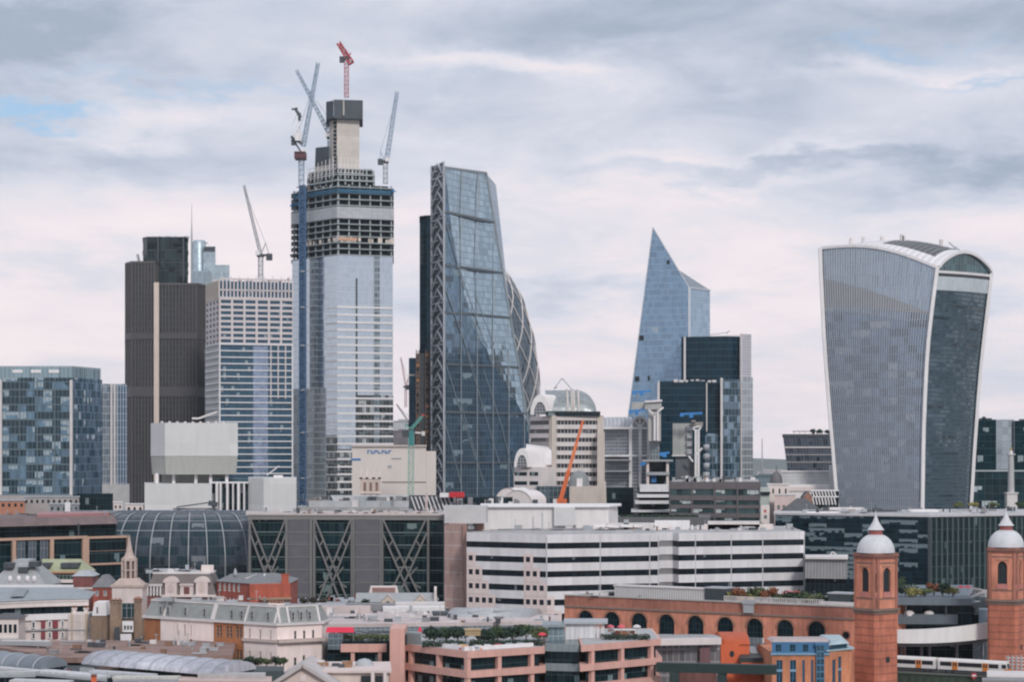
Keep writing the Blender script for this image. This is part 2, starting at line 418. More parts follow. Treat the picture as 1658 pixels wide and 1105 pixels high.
# ------------------------------------------------------------------ far left: glass office block
Y0 = 1000.
ft = fp((-25, 1000), (118, 1000), (165, 1028), (165, 1062), (-25, 1062))
r = thing('glass_office_block', 'squat teal glass office block at the far left with cream corner fins', 'office building', X(70, 1000), 1000)
gA = glass('teal_patched_glass', (.12, .20, .27), .45, .1, (2.05, 3.55), (.22, .3), (.10, .16, .19), blind=(.31, .38, .42), bp=.24, dark=(.008, .03, .045), dp=.55, jit=.03, var=.5, run=2)
gA2 = glass('teal_side_glass', (.22, .29, .38), .6, .1, (1.6, 3.55), (.2, .25), (.12, .2, .25), jit=.05, var=.35, blind=(.42, .47, .5), bp=.06, dark=(.02, .05, .07), dp=.3)
m = MB(); m.prism(ft, Z(802, 1000), Z(612, 1000), 0)
a_, b_ = ft[1], ft[2]
m.build('glazing', gA, r)
m = MB(); m.wall(at(a_, b_, 0, .12), at(a_, b_, dist(a_, b_), .12), Z(802, 1000), Z(612, 1000)); m.build('side_glazing', gA2, r)
m = MB()
for z in frange(Z(802, 1000), Z(615, 1000), 7.1): m.ebox(ft[0], ft[1], 0, None, z, z+.25, .0, .3)
fins(m, ft[0], ft[1], 8.2, Z(802, 1000), Z(612, 1000), .3, 0, .45)
m.build('mullion_frame', plain('teal_frame', (.13, .18, .20), .5), r)
for px in (4, 118):
    m = MB(); s = X(px, 1000)-ft[0][0]
    m.ebox(ft[0], ft[1], s-1.2, s+.0, Z(802, 1000), Z(616, 1000), .1, 1.6); m.build('corner_fin', M_pale, r)
m = MB(); m.prism(offset(ft, -.6), Z(612, 1000), Z(593, 1000), 0)
m.build('roof_screen', glass('roof_screen_glass', (.24, .34, .38), .5, .2, (2, 5.6), (.25, .3), (.34, .40, .41), jit=.06, var=.3), r)
for px in (28, 58, 87):
    m = MB(); s = X(px, 1000)-ft[0][0]; m.ebox(ft[0], ft[1], s-2.4, s+2.4, Z(604, 1000), Z(599, 1000), -.6, -.35); m.build('roof_vent', M_white, r)
m = MB(); m.prism(fp((-26, 997), (118, 997), (118, 1000), (-26, 1000)), 0, Z(803, 1000), 0); m.build('podium', plain('beige_podium', (.36, .33, .325), .8), r)
m = MB(); m.prism(fp((118.2, 1003), (183, 1005), (183, 1020), (118.2, 1020)), 0, Z(800, 1003), 0); m.build('side_podium', M_dglass, r)

# slim pale tower behind it
ft = fp((164, 1150), (206, 1150), (206, 1180), (164, 1180))
r = thing('slim_tower', 'slim pale tower with vertical fins between the teal block and the brown tower', 'tower', X(185, 1150), 1150)
m = MB(); m.prism(ft, 0, Z(622, 1150), 0)
m.build('glazing', glass('slim_glass', (.34, .40, .46), .6, .12, (1.2, 3.8), (.25, .3), (.42, .43, .45), jit=.04, dark=(.05, .09, .13), dp=.25), r)
m = MB(); L = dist(ft[0], ft[1])
for t in (.40, .52): m.ebox(ft[0], ft[1], L*t-.45, L*t+.45, Z(785, 1150), Z(622, 1150), .0, .8)
m.build('fin', M_pale, r)
m = MB(); m.ebox(ft[0], ft[1], L*.62, L-.1, Z(785, 1150), Z(624, 1150), .01, .1); m.build('blue_bay', glass('blue_bay_glass', (.10, .18, .28), .45, .1, (1.5, 3.8), (.5, .3), (.35, .38, .42), jit=.04), r)
m = MB(); m.prism(offset(ft, 1.2), 0, Z(785, 1150), 0); m.build('podium', plain('grey_podium', (.42, .42, .42)), r)

# ------------------------------------------------------------------ brown ribbed tower of three lobes
Yt = 1250.
r = thing('ribbed_tower', 'tall dark brown ribbed tower of three stepped lobes with a cream edge strip', 'tower', X(268, Yt), Yt)
gT = glass('brown_ribbed_glass', (.055, .06, .066), .15, .25, (1.9, 3.6), (.5, .5), (.075, .07, .07), jit=.01, var=.3)
M_rib = plain('brown_rib', (.10, .098, .10), .5, .12, .05, metal=.2)
def lobe(name, ft, ztop, nf):
    m = MB(); m.prism(ft, 0, ztop, 0); o = m.build(name, gT, r)
    m = MB()
    for i in range(nf): fins(m, ft[i], ft[i+1], 1.95, 0, ztop-.2, .55, 0, .6)
    for py in (545, 620): pass
    m.build('ribs', M_rib, o)
    for py, h in ((540, 10), (627, 16)): m = MB(); m.prism(offset(ft, .7), Z(py+h, Yt), Z(py, Yt)); m.build('plant_band', plain('plant_band_brown', (.07, .068, .072), .5, .1), o)
    m = MB(); m.prism(offset(ft, .65), ztop-1.2, ztop, 0); m.build('parapet', M_rib, o)
lobe('left_lobe', fp((204, 1258), (214, 1246), (250, 1246), (256, 1256), (256, 1290), (204, 1290)), Z(424, Yt), 3)
lobe('right_lobe', fp((257.5, 1243), (318, 1243), (332.5, 1258), (332.5, 1290), (257.5, 1290)), Z(460, Yt), 2)
m = MB(); m.prism(fp((249, 1241), (257.4, 1241), (257.4, 1250), (249, 1250)), 0, Z(459.5, Yt)); m.build('edge_strip', plain('cream_strip', (.62, .52, .45), .7, .1), r)
ft = fp((231.5, 1262), (238, 1256.5), (256, 1256.5), (257, 1257.5), (297, 1257.5), (304.5, 1262), (304.5, 1285), (231.5, 1285))
m = MB(); m.prism(ft, 0, Z(383, Yt), 0)
m.build('core', glass('core_glass', (.035, .055, .062), .2, .2, (2.2, 5.2), (.25, .3), (.035, .05, .05), jit=.02, var=.6, dark=(.008, .015, .017), dp=.3, run=3), r)
m = MB()
rings(m, ft, [Z(383, Yt), Z(404, Yt), Z(424, Yt), Z(437, Yt)], .5, .25)
for q in ((256, 1256), (297, 1256.5)): x, y = XY(*q); m.box(x-.5, x+.5, y-.6, y+.3, Z(455, Yt), Z(382, Yt))
m.build('core_frame', M_dsteel, r)
for px, py, w, h in ((243, 390, 10, 7), (285, 391, 14, 7), (252, 404, 5, 5), (287, 403, 7, 5), (275, 433, 9, 5)):
    m = MB(); x = X(px, Yt); y = 1256.2; m.box(x-w*.18, x+w*.18, y-.1, y+.5, Z(py+h/2, Yt), Z(py-h/2, Yt)); m.build('louvre', M_void, r)
m = MB()
for px in range(234, 303, 3):
    x = X(px, Yt); m.box(x-.25, x+.25, 1262, 1262.5, Z(383, Yt), Z(378+RN.random()*3, Yt))
m.box(X(234, Yt), X(303, Yt), 1262, 1262.4, Z(380.6, Yt), Z(379.8, Yt))
m.beam(P(225, 423, 1262), P(222.5, 412, 1262), 1.4)
m.build('roof_rail', M_steel, r)

# pale glass tower behind with the mast
Yh = 1700.
r = thing('pale_glass_tower', 'pale blue glass tower with a rounded corner and thin mast peeping behind the brown tower', 'tower', X(335, Yh), Yh)
gH = glass('pale_tower_glass', (.36, .45, .50), .4, .4, (2.2, 4.0), (.3, .5), (.40, .45, .48), jit=.04)
m = MB(); x, z = X(320, Yh), Z(388, Yh); m.lathe(x, Yh+8, [(5.6, 0), (5.6, z-2), (4.5, z), (0, z)], 20); m.build('round_shaft', gH, r)
m = MB(); m.prism(fp((329, Yh), (349, Yh), (349, Yh+30), (329, Yh+30)), 0, Z(399, Yh)); m.build('upper_block', gH, r)
m = MB(); m.prism(fp((334, Yh-10), (371.5, Yh-10), (371.5, Yh+30), (334, Yh+30)), 0, Z(431, Yh)); m.prism(fp((310, Yh-2), (340, Yh-14), (340, Yh+4), (310, Yh+4)), 0, Z(440, Yh)); m.build('lower_block', gH, r)
m = MB(); m.prism(fp((330, Yh-1.5), (348, Yh-1.5), (348, Yh), (330, Yh)), Z(406, Yh), Z(400, Yh)); m.build('louvre', M_dsteel, r)
m = MB(); m.lathe(X(308, Yh), Yh+8, [(1.1, 60), (.7, Z(385, Yh)), (.35, Z(360, Yh)), (.12, Z(328, Yh))], 8); m.build('mast', M_steel, r)
m = MB(); m.beam(P(328, 389, Yh+6), P(337, 395, Yh+6), .8); m.build('davit', M_steel, r)

# ------------------------------------------------------------------ luffing tower cranes
def crane(label, base, top, tip, Y, cm, mm=None, w=2.2, cab=True, cj=None, jw=None, cw=M_dsteel, pend=False, name='tower_crane', group='tower cranes above the rooftops', heel=None, jt=None):
    b, t, e = P(*base, Y), P(*top, Y), P(*tip, Y)
    r = thing(name, label, 'crane', b.x, b.y, b.z, group)
    m = MB(); m.lattice(b, t, w, w, max(2, int((t-b).length/w)), w*.17); m.build('mast', mm or cm, r)
    h = P(*heel, Y) if heel else t+Vector((0, 0, 1.5))
    jw = jw or w*.85
    m = MB(); m.lattice(h, e, jw, jw*.7, max(4, int((e-h).length/jw/1.1)), jt or w*.15); m.build('jib', cm, r)
    s = -1 if e.x > t.x else 1
    m = MB(); m.box(t.x-1.9, t.x+1.9, Y-1.9, Y+1.9, t.z, t.z+1.2)
    c = t+Vector((s*w*2.6, 0, 2.2)) if cj is None else P(*cj, Y)
    m.beam(t+Vector((0, 0, 1.2)), c, 1.6, 1.0); m.build('slewing_deck', cw, r)
    m = MB(); m.box(c.x-1.6, c.x+1.6, Y-1.6, Y+1.6, c.z-2.6, c.z+1.0); m.build('counterweight', cw, r)
    af = t+Vector((s*w*1.2, 0, 7.5 if (e-h).length > 20 else 4))
    m = MB(); m.beam(t+Vector((0, 0, 1)), af, .5); m.beam(c, af, .4); m.build('back_mast', cm, r)
    m = MB(); m.beam(af, h.lerp(e, .88), .16); m.build('luffing_rope', M_dsteel, r)
    if cab:
        m = MB(); m.box(t.x-s*1.4-1.1, t.x-s*1.4+1.1, Y-3.6, Y-1.9, t.z+.6, t.z+3.0); m.build('cab', M_white, r)
    if pend:
        m = MB(); q = e+Vector((0, -.6, -1)); m.beam(q, q-Vector((0, 0, pend)), .14); m.box(q.x-.4, q.x+.4, q.y-.4, q.y+.4, q.z-pend-1.6, q.z-pend); m.build('hook_block', M_dsteel, r)
    return r
crane('thin grey luffing crane on the roof of the beige gridded tower', (422, 452), (422, 416), (395, 300), 1170, M_steel, w=2.3, cj=(436, 414), jw=1.5)

# ------------------------------------------------------------------ beige gridded tower
Yb = 1150.; k = Yb/F
r = thing('gridded_tower', 'beige concrete gridded tower with blue glass lower storeys left of the unfinished skyscraper', 'tower', X(400, Yb), Yb)
A, B, Cc, D = XY(333, 1182), XY(355, 1150), XY(474, 1161), XY(474, 1200)
ft = [A, B, Cc, D, XY(333, 1200)]
m = MB(); m.prism(offset(ft, -.5), 0, Z(455, Yb), 0)
m.build('glazing', glass('navy_band_glass', (.03, .085, .135), .3, .08, (1.5, 3.54), (.1, 0), (.04, .06, .07), jit=.03, var=.5, blind=(.25, .3, .33), bp=.05), r)
mg = plain('beige_grid', (.58, .53, .53), .8, .1); mwb = plain('white_band', (.62, .62, .63), .6, .08)
L1 = dist(B, Cc); L0 = dist(A, B)
zt, zc, zg = Z(450, Yb), Z(484, Yb), Z(557, Yb)
m = MB()
hs = []
rows = [zg+3.1*i for i in range(8)]; rh = (zc-zg)/8
rows = [zg+rh*i+.75 for i in range(8)]
for a0, a1 in [(L1*i/6+.9, L1*(i+1)/6-.3) for i in range(6)]:
    for z in rows: hs.append((a0, a1, z, z+rh-1.25))
m.holes(B, Cc, zg, zc, hs, .6, 0)
hs0 = []
for i in range(4):
    for z in rows: hs0.append((1.5+i*L0/4, 1.5+(i+.55)*L0/4, z, z+rh-1.4))
m.holes(A, B, zg, zc, hs0, .6, 0)
m.build('upper_wall', mg, r)
panes(r, B, Cc, hs, glass('grid_window', (.02, .035, .05), 0, .08, (1.6, 3), (.12, 0), (.1, .1, .1), jit=.03, var=.6), None, .55)
m = MB()
m.ebox(A, B, 0, L0, zc, zt-1.2, -.3, .1); m.build('crown_panel', plain('tan_panel', (.50, .44, .37), .8, .1, seam=(0, 3)), r)
m = MB()
m.ebox(B, Cc, 0, L1, zc, zc+1.2, -.5, .1); m.ebox(B, Cc, 0, L1, zc+4.6, zc+5.4, -.5, .0); m.ebox(B, Cc, 0, L1, zt-.9, zt, -.5, .1)
fins(m, B, Cc, 2.0, zc+1.2, zt-.9, .75, -.5, .0)
m.build('crown_colonnade', mg, r)
m = MB(); q = offset(ft, -1.6); m.prism(q, zc, zt-3, 0); m.build('crown_core', plain('crown_grey', (.30, .29, .30)), r)
for i in range(20):
    s = 1+L1/20*(i+.0); m = MB(); m.ebox(B, Cc, s-.35, s+.35, zc+1.5, zc+3.2, -.9, -.55); m.build('crown_blue_box', M_blue, r)  # small boxes in plain blue paint
m = MB()
for z in frange(Z(800, Yb), zg-.3, 3.54):
    m.ebox(B, Cc, 0, L1, z, z+.62, -.5, .35); m.ebox(A, B, 0, L0, z, z+.9, -.5, .3)
m.build('spandrel_band', mwb, r)
for t in (.70, .80, .90): m = MB(); m.ebox(B, Cc, L1*t-.3, L1*t+.3, Z(645, Yb), zg, -.5, .4); m.build('grid_pier', mg, r)
m = MB(); fins(m, A, B, 3.0, 0, zg, .5, -.5, .25); m.build('side_mullion', mwb, r)
m = MB()
for t in (.0, .99): m.ebox(B, Cc, L1*t-.2, L1*t+.6, 0, zg, -.5, .5)
m.build('corner_pier', mwb, r)
m = MB(); m.ebox(B, Cc, L1*.46, L1*.66, 0, zg-1, -.48, -.2); m.build('reflection_strip', glass('lavender_reflection_glass', (.25, .32, .44), .7, .14, (1.2, 3.54), (.1, 0), (.2, .25, .3), jit=.04), r)  # strip of lighter lavender glass, a reflection put into the colour
for i in range(9): s = 2+i*4.6; m = MB(); m.ebox(B, Cc, s, s+.35, zt, zt+1.0+RN.random()*1.2, -2, -1.7); m.build('roof_post', M_pale, r)

# ------------------------------------------------------------------ unfinished skyscraper
Ys = 1300.; k = Ys/F
r = thing('unfinished_skyscraper', 'tallest tower, half clad in pale glass with bare concrete floors and core still rising', 'skyscraper', X(550, Ys), Ys)
A, B, Cc = XY(472, 1338), XY(546, 1300), XY(637, 1312)
bk = [XY(637, 1360), XY(472, 1360)]
ft = [A, B, Cc]+bk
zg = Z(413, Ys); LA, LB = dist(A, B), dist(B, Cc)
gS = glass('silver_glass', (.47, .55, .62), .82, .12, (1.5, 3.95), (.06, .22), (.50, .56, .60), jit=.022, var=.12, wob=.03)
m = MB(); m.prism(offset(ft, -.4), 0, zg, 0); m.build('glazing', gS, r)
for a_, b_, t0, t1, nm in ((A, B, .40, .56, 'void'), (B, Cc, .655, .755, 'void')):
    L = dist(a_, b_); m = MB(); m.ebox(a_, b_, L*t0, L*t1, Z(800, Ys), zg, -.39, -.1)
    m.build('hoist_bay', glass('hoist_bay_panels', (.13, .17, .20), .3, .3, (2.2, 3.95), (.3, 1.1), (.30, .34, .37), jit=.04, var=.9), r)
m = MB(); m.ebox(A, B, LA*.02, LA*.74, 0, Z(627, Ys), -.38, -.08)
m.build('lower_bay', glass('grey_bay_panels', (.24, .29, .32), .4, .25, (2.2, 3.95), (.5, .9), (.38, .41, .43), jit=.04, var=.6), r)
m = MB(); m.ebox(B, Cc, LB*.33, LB*.36, 0, Z(450, Ys), -.39, -.2); m.build('dark_joint', M_dsteel, r)  # narrow dark steel strip
st = 12.35*k
for i, z in enumerate(frange(Z(795, Ys), Z(492, Ys), st)):
    m = MB(); m.ebox(B, Cc, 0, LB, z, z+1.2, -.4, .12); m.ebox(A, B, LA*.76, LA, z, z+.7, -.4, .1)
    m.build('spandrel_band', M_white, r)
m = MB(); m.ebox(B, Cc, LB*.34, LB-.1, Z(720, Ys), Z(640, Ys), -.38, -.2); m.ebox(B, Cc, 0.2, LB-.1, Z(815, Ys), Z(728, Ys), -.38, -.2); m.ebox(A, B, LA*.76, LA-.2, Z(815, Ys), Z(705, Ys), -.38, -.2)
m.build('dark_reflection_glazing', glass('dark_reflection_glass', (.10, .125, .135), .45, .12, (2.4, 3.95), (.2, .3), (.2, .22, .23), jit=.05, var=.8, dark=(.01, .02, .02), dp=.4, blind=(.4, .42, .43), bp=.1), r)  # darker panes low down; the middle ones paint in a dark reflection
# bare floors
zt = Z(297, Ys); fl = 10.05*k
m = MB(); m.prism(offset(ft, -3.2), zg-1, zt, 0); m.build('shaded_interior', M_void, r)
zs = frange(zg, zt+.5, fl)
for z in zs:
    m = MB(); m.prism(offset(ft, .2), z, z+.6); m.build('floor_slab', M_slab, r)
m = MB()
for a_, b_, n in ((A, B, 6), (B, Cc, 5)):
    L = dist(a_, b_)
    for i in range(n+1):
        s = 1+(L-2)*i/n; m.ebox(a_, b_, s-.38, s+.38, zg, zt, -2.0, -.9)
m.build('column_grid', M_slab, r)
m = MB(); q = offset(ft, .32); m.prism(q, Z(353, Ys), Z(334, Ys)); m.build('white_sheeting', plain('white_sheet', (.42, .44, .46), .7, .12, seam=(4, 2)), r)
m = MB()
for a_, b_, s0, s1 in ((A, B, LA*.05, LA), (B, Cc, 0, LB*.98)):
    m.ebox(a_, b_, s0, s1, Z(312, Ys), Z(305, Ys), .35, .5)
m.ebox(A, B, LA*.02, LA*.26, Z(323, Ys), Z(317, Ys), .52, .7)
m.build('debris_net', plain('blue_net', (.03, .105, .175), .8, .3, .3, seam=(3.8, 3.8)), r)
m = MB()
for i in range(26):
    a_, b_ = (A, B) if i < 11 else (B, Cc); L = dist(a_, b_); s = RN.uniform(.25 if i < 11 else .02, .97)*L
    m.ebox(a_, b_, s, s+RN.uniform(.5, 3), Z(392-RN.random()*2, Ys), Z(386-RN.random()*5, Ys), -.3, .05)
m.build('stacked_boards', plain('boards', (.62, .55, .49), .8, .3, .6), r)
m = MB(); s = LB*.0
m.ebox(B, Cc, .5, LB*.35, Z(389, Ys), Z(384, Ys), .21, .35); m.build('orange_netting', plain('salmon_net', (.55, .35, .24), .8), r)
for a_, b_, s, py in ((A, B, 1.5, 322), (A, B, 1.5, 405), (B, Cc, LB-2, 395), (B, Cc, LB-1.5, 306)):
    m = MB(); m.ebox(a_, b_, s, s+1.8, Z(py+1.6, Ys), Z(py-1.4, Ys), 0, 2.2); m.build('loading_platform', M_blue if py < 330 else M_dsteel, r)
# set-back top storeys
ft2 = fp((497, 1332), (546, 1307), (607, 1314), (607, 1350), (497, 1350))
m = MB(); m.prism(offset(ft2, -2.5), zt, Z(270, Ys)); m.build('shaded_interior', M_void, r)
for py in (290, 280.5, 271):
    m = MB(); m.prism(ft2 if py > 275 else offset(ft2, -1.5), Z(py, Ys), Z(py-2.6, Ys)); m.build('floor_slab', M_slab, r)
m = MB()
for i in range(2):
    a_, b_ = ft2[i], ft2[i+1]; L = dist(a_, b_)
    for j in range(6): m.ebox(a_, b_, .4+(L-1.4)*j/5, 1.3+(L-1.4)*j/5, zt, Z(271, Ys), -1.5, -.7)
m.build('column_grid', M_slab, r)
m = MB()
a_, b_ = XY(500, 1331), XY(546, 1308)
for a_, b_, n in ((XY(497, 1331), XY(546, 1307), 8), (XY(546, 1307), XY(588, 1313), 7)):
    L = dist(a_, b_)
    for i in range(n+1):
        p_ = at(a_, b_, L*i/n); zz = Z(262-10*(i/n if a_[1] > b_[1] else 1-.5*i/n), Ys)
        m.beam((*p_, Z(285, Ys)), (*p_, zz+1), .3)
        if i < n:
            q_ = at(a_, b_, L*(i+1)/n)
            for py in (276, 269, 263): m.beam((*p_, Z(py, Ys)), (*q_, Z(py, Ys)), .26)
            m.beam((*p_, Z(276, Ys)), (*q_, Z(263, Ys)), .2)
m.build('scaffold', M_white, r)
# the concrete core
m = MB(); m.prism(fp((545.5, 1316), (582, 1319), (582, 1345), (545.5, 1345)), zt, Z(178, Ys)); m.build('core_shaft', plain('core_concrete', (.56, .52, .475), .85, .12, seam=(0, 4.2), seamc=.86), r)
m = MB(); m.prism(fp((533.5, 1322), (539, 1318), (545.3, 1318), (545.3, 1340), (533.5, 1340)), zt, Z(180, Ys)); m.build('core_flank', M_conc, r)
m = MB()
for i in range(17):
    z = zt+2+i*2.5; m.prism(fp((540, 1317.2), (544.6, 1317.2), (544.6, 1318), (540, 1318)), z, z+1.5)
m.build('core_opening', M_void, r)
for x0, x1, nm in ((528, 540, 0), (540.4, 587.5, 1)):
    m = MB(); m.prism(fp((x0, 1318 if nm == 0 else 1312), (x1, 1312 if nm == 0 else 1315), (x1, 1348), (x0, 1348)), Z(186, Ys), Z(157+nm*-1.5, Ys)); m.build('formwork_screen', plain('formwork_grey', (.055, .07, .085), .6, .25, .2, seam=(2.2, 0), seamc=.7), r)
m = MB(); m.prism(fp((555, 1311.4), (557.6, 1311.4), (557.6, 1312.2), (555, 1312.2)), Z(182, Ys), Z(157, Ys)); m.build('formwork_joint', M_conc, r)
m = MB(); m.prism(fp((510, 1326), (532.8, 1320), (532.8, 1340), (510, 1340)), Z(257, Ys), Z(229, Ys), top=fp((511, 1326), (533, 1320), (533, 1340), (511, 1340))); m.build('formwork_screen', plain('formwork_grey', (.055, .07, .085)), r)
m = MB(); m.prism(fp((510, 1328), (534, 1322), (534, 1338), (510, 1338)), zt, Z(257.4, Ys)); m.build('core_flank', M_conc, r)
m = MB()
for i in range(14):
    px = RN.uniform(530, 586); h = RN.uniform(.8, 2.4); x, y = XY(px, 1330); m.box(x-.3, x+.3, y-.3, y+.3, Z(156, Ys), Z(156, Ys)+h)
m.build('core_railing', M_steel, r)

# the blue hoist mast up the left face
r = thing('hoist_mast', 'tall blue hoist mast climbing the left face of the unfinished skyscraper', 'hoist', X(490, 1318), 1318)
m = MB()
m.lattice((X(490, 1318), 1318, 2), (X(490, 1318), 1318, Z(300, 1318)), 3.6, 3.6, 52, .75); m.build('mast', plain('hoist_blue', (.045, .11, .22), .6, .2), r)
m = MB(); m.prism(fp((487, 1317), (493, 1317), (493, 1319), (487, 1319)), 0, Z(300, 1318)); m.build('hoist_guide', plain('hoist_guide_blue', (.05, .115, .20), .6, .2, seam=(0, 6)), r)
for py in (440, 498, 560, 632, 701, 775):
    m = MB(); m.beam((X(490, 1318), 1319, Z(py, 1318)), (X(512, 1318), 1324, Z(py-4, 1318)), .6); m.box(X(487, 1318), X(494, 1318), 1315.8, 1318.5, Z(py+1, 1318), Z(py-1, 1318)); m.build('wall_tie', M_steel, r)

crane('blue lattice crane on the left corner of the unfinished skyscraper, jib raised right', (488, 300), (488, 250), (515, 101), 1318, M_craneb, M_craneb, w=3.0, cj=(476, 228), jw=2.4, heel=(491, 236), jt=.55)
r = crane('blue lattice crane beside the concrete core, its jib leaning left across another jib', (534, 262), (534, 224), (480, 113), 1328, M_craneb, M_craneb, w=2.4, cj=(541, 222), jw=2.4, heel=(532, 214), jt=.5)
r = thing('crane_climbing_cage', 'maroon climbing cage around the mast of the left corner crane', 'crane cage', X(488, 1318), 1318, Z(257, 1318))
m = MB()
x = X(486.5, 1318)
for z in (Z(258, 1318), Z(248, 1318)): m.box(x-3.4, x+3.4, 1313, 1323, z, z+.5)
for i in range(6):
    for y in (1313, 1323): m.box(x-3.4+i*1.3, x-3.1+i*1.3, y-.15, y+.15, Z(258, 1318), Z(247, 1318))
m.box(x-3.2, x+3.2, 1313.4, 1322.6, Z(256, 1318), Z(250, 1318)); m.build('cage_frame', plain('maroon_paint', (.14, .06, .07), .6), r)
r = thing('crane_machine_deck', 'cluttered white and dark machinery deck high on the left corner crane', 'crane machinery', X(480, 1318), 1316, Z(232, 1318))
m = MB(); m.beam(P(471, 221, 1316), P(489, 233, 1316), 1.5); m.beam(P(478, 176, 1316), P(487, 190, 1316), 1.8); m.beam(P(472, 177, 1316), P(482, 175, 1316), 1.0); m.box(X(483, 1316), X(487, 1316), 1314, 1317, Z(195, 1316), Z(183, 1316)); m.build('counterweight', M_dsteel, r)
m = MB()
for q in ((474, 222, 474, 198), (487, 232, 482, 176), (474, 198, 484, 180), (474, 222, 486, 205), (480, 226, 480, 200)): m.beam(P(q[0], q[1], 1316), P(q[2], q[3], 1316), .5)
m.box(X(478, 1316), X(488, 1316), 1314.4, 1316, Z(228, 1316), Z(214, 1316)); m.build('white_frame', M_white, r)
crane('blue and white crane standing on the right edge of the unfinished skyscraper', (624, 297), (624, 264), (643, 148), 1320, M_craneb, M_steel, w=2.6, cj=(616, 260), jw=2.5, heel=(626.5, 256), jt=.5)
r = crane('red crane on top of the dark formwork of the concrete core', (561, 157), (561, 96), (548, 69), 1326, M_red, plain('pale_red_paint', (.45, .20, .22), .6), w=2.5, cj=(554, 94), jw=3.0, cab=False, heel=(569, 102), jt=.9)

# ------------------------------------------------------------------ dark slab tower and scaffolded shaft beside the wedge
Yw = 1300.
r = thing('dark_slab_tower', 'narrow dark blue slab tower close behind the lattice edge of the wedge tower', 'tower', X(689, 1350), 1350)
m = MB(); m.prism(fp((679.5, 1352), (690, 1346), (700, 1346), (700, 1380), (679.5, 1380)), 0, Z(351, 1346))
m.build('glazing', glass('navy_slab_glass', (.02, .06, .085), .3, .12, (2.0, 3.9), (.25, .4), (.015, .06, .085), jit=.03, var=.8), r)
m = MB(); m.prism(fp((679.0, 1350), (690, 1344.6), (700.4, 1344.6), (700.4, 1381), (679, 1381)), Z(351, 1346), Z(349, 1346)); m.build('parapet', M_dsteel, r)
r = thing('navy_block', 'plain navy block under the dark slab tower', 'tower', X(668, 1370), 1370)
m = MB(); m.prism(fp((662, 1370), (676, 1370), (676, 1400), (662, 1400)), 0, Z(580, 1370)); m.build('glazing', glass('navy_block_glass', (.012, .05, .085), .3, .12, (3, 3.9), (.15, .3), (.03, .08, .11), jit=.03), r)
m = MB(); m.prism(fp((661.6, 1369.4), (676, 1369.4), (676, 1370), (661.6, 1370)), Z(609, 1370), Z(606.5, 1370)); m.build('pale_band', M_pale, r)
r = thing('fire_stair_tower', 'dark framed stair shafts with orange landings beside the wedge tower', 'stair tower', X(685, 1335), 1335)
m = MB()
for x0, x1 in ((673.5, 679.5), (688.5, 695.5)):
    a_, b_ = XY(x0, 1335), XY(x1, 1335)
    for i in range(19):
        z = Z(720-8.3*i, 1335); m.ebox(a_, b_, 0, None, z, z+.5, -2, .1)
    for s in (0, dist(a_, b_)-.4): m.ebox(a_, b_, s, s+.4, Z(728, 1335), Z(566, 1335), -.2, .15)
m.build('stair_frame', plain('stair_bronze', (.16, .11, .085), .6), r)
m = MB(); m.prism(fp((673, 1338), (699, 1338), (699, 1344), (673, 1344)), 0, Z(572, 1335)); m.build('back_wall', M_dsteel, r)
for px in (676.5, 692):
    for i in range(18):
        if RN.random() < .75:
            x, y = XY(px, 1334.6); z = Z(718-8.3*i, 1335); m = MB(); m.box(x-1, x+1, y-.1, y+.3, z, z+1.7)
            m.build('landing', plain('landing_orange', (.34, .17, .08), .7) if RN.random() < .4 else plain('landing_brown', (.14, .10, .085), .7), r)

# ------------------------------------------------------------------ wedge tower
r = thing('wedge_tower', 'tall dark glass wedge tower with a sloping right edge and a braced steel left edge', 'skyscraper', X(760, Yw), Yw)
zb = 0
A0, Tt, E = P(720.5, 271, 1300), P(787, 280, 1356), P(856, 690, 1346)
Ba, Bc = Vector((A0.x, 1300, zb)), Vector((X(864, 1348), 1348, zb))
La, Lb = P(699.5, 270, 1326), Vector((X(699.5, 1326), 1326, zb))
bk1, bk2, bk3 = Vector((X(699.5, 1326), 1390, La.z)), Vector((Tt.x+6, 1400, Tt.z-2)), Vector((E.x+6, 1400, 0))
gD = glass('wedge_dark_glass', (.12, .19, .26), .6, .08, (2.55, 4.0), (.16, .25), (.12, .17, .20), jit=.035, var=.55, blind=(.20, .27, .31), bp=.03, dark=(.05, .08, .115), dp=.2, run=3, wob=.03)  # darker glass for the dark reflected part of the same face
gB = glass('wedge_bright_reflection_glass', (.40, .495, .55), .8, .1, (2.55, 4.0), (.25, .4), (.16, .20, .23), jit=.05, var=.4, wob=.05)  # lighter glass, the bright reflection put into its colour
pf = lambda px, py: (lambda y: P(px, py, y))(1300+48*(px-720.5)/143.5)
FO = [A0, pf(731, 370), pf(746, 450), pf(760, 513), pf(800, 592), pf(838, 655), E]      # fold shaped along a reflection's edge; its bright side painted as lighter glass
hu = lambda p: (math.hypot(p.x-A0.x, p.y-A0.y), p.z)
m = MB()
pts = [A0, Ba, Bc]+FO[::-1][:-1]; m.face(pts, 0, [hu(p) for p in pts]); m.build('side_glazing', gD, r)  # dark reflected part of the same face, put into the glass colour
m = MB()
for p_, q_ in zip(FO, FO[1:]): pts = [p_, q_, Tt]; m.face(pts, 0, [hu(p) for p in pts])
m.build('bright_reflection_glazing', gB, r)
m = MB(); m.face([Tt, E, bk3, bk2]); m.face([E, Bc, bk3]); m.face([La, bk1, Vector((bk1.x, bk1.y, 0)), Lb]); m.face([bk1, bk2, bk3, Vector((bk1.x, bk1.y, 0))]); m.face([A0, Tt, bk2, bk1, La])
m.build('back_wall', gD, r)
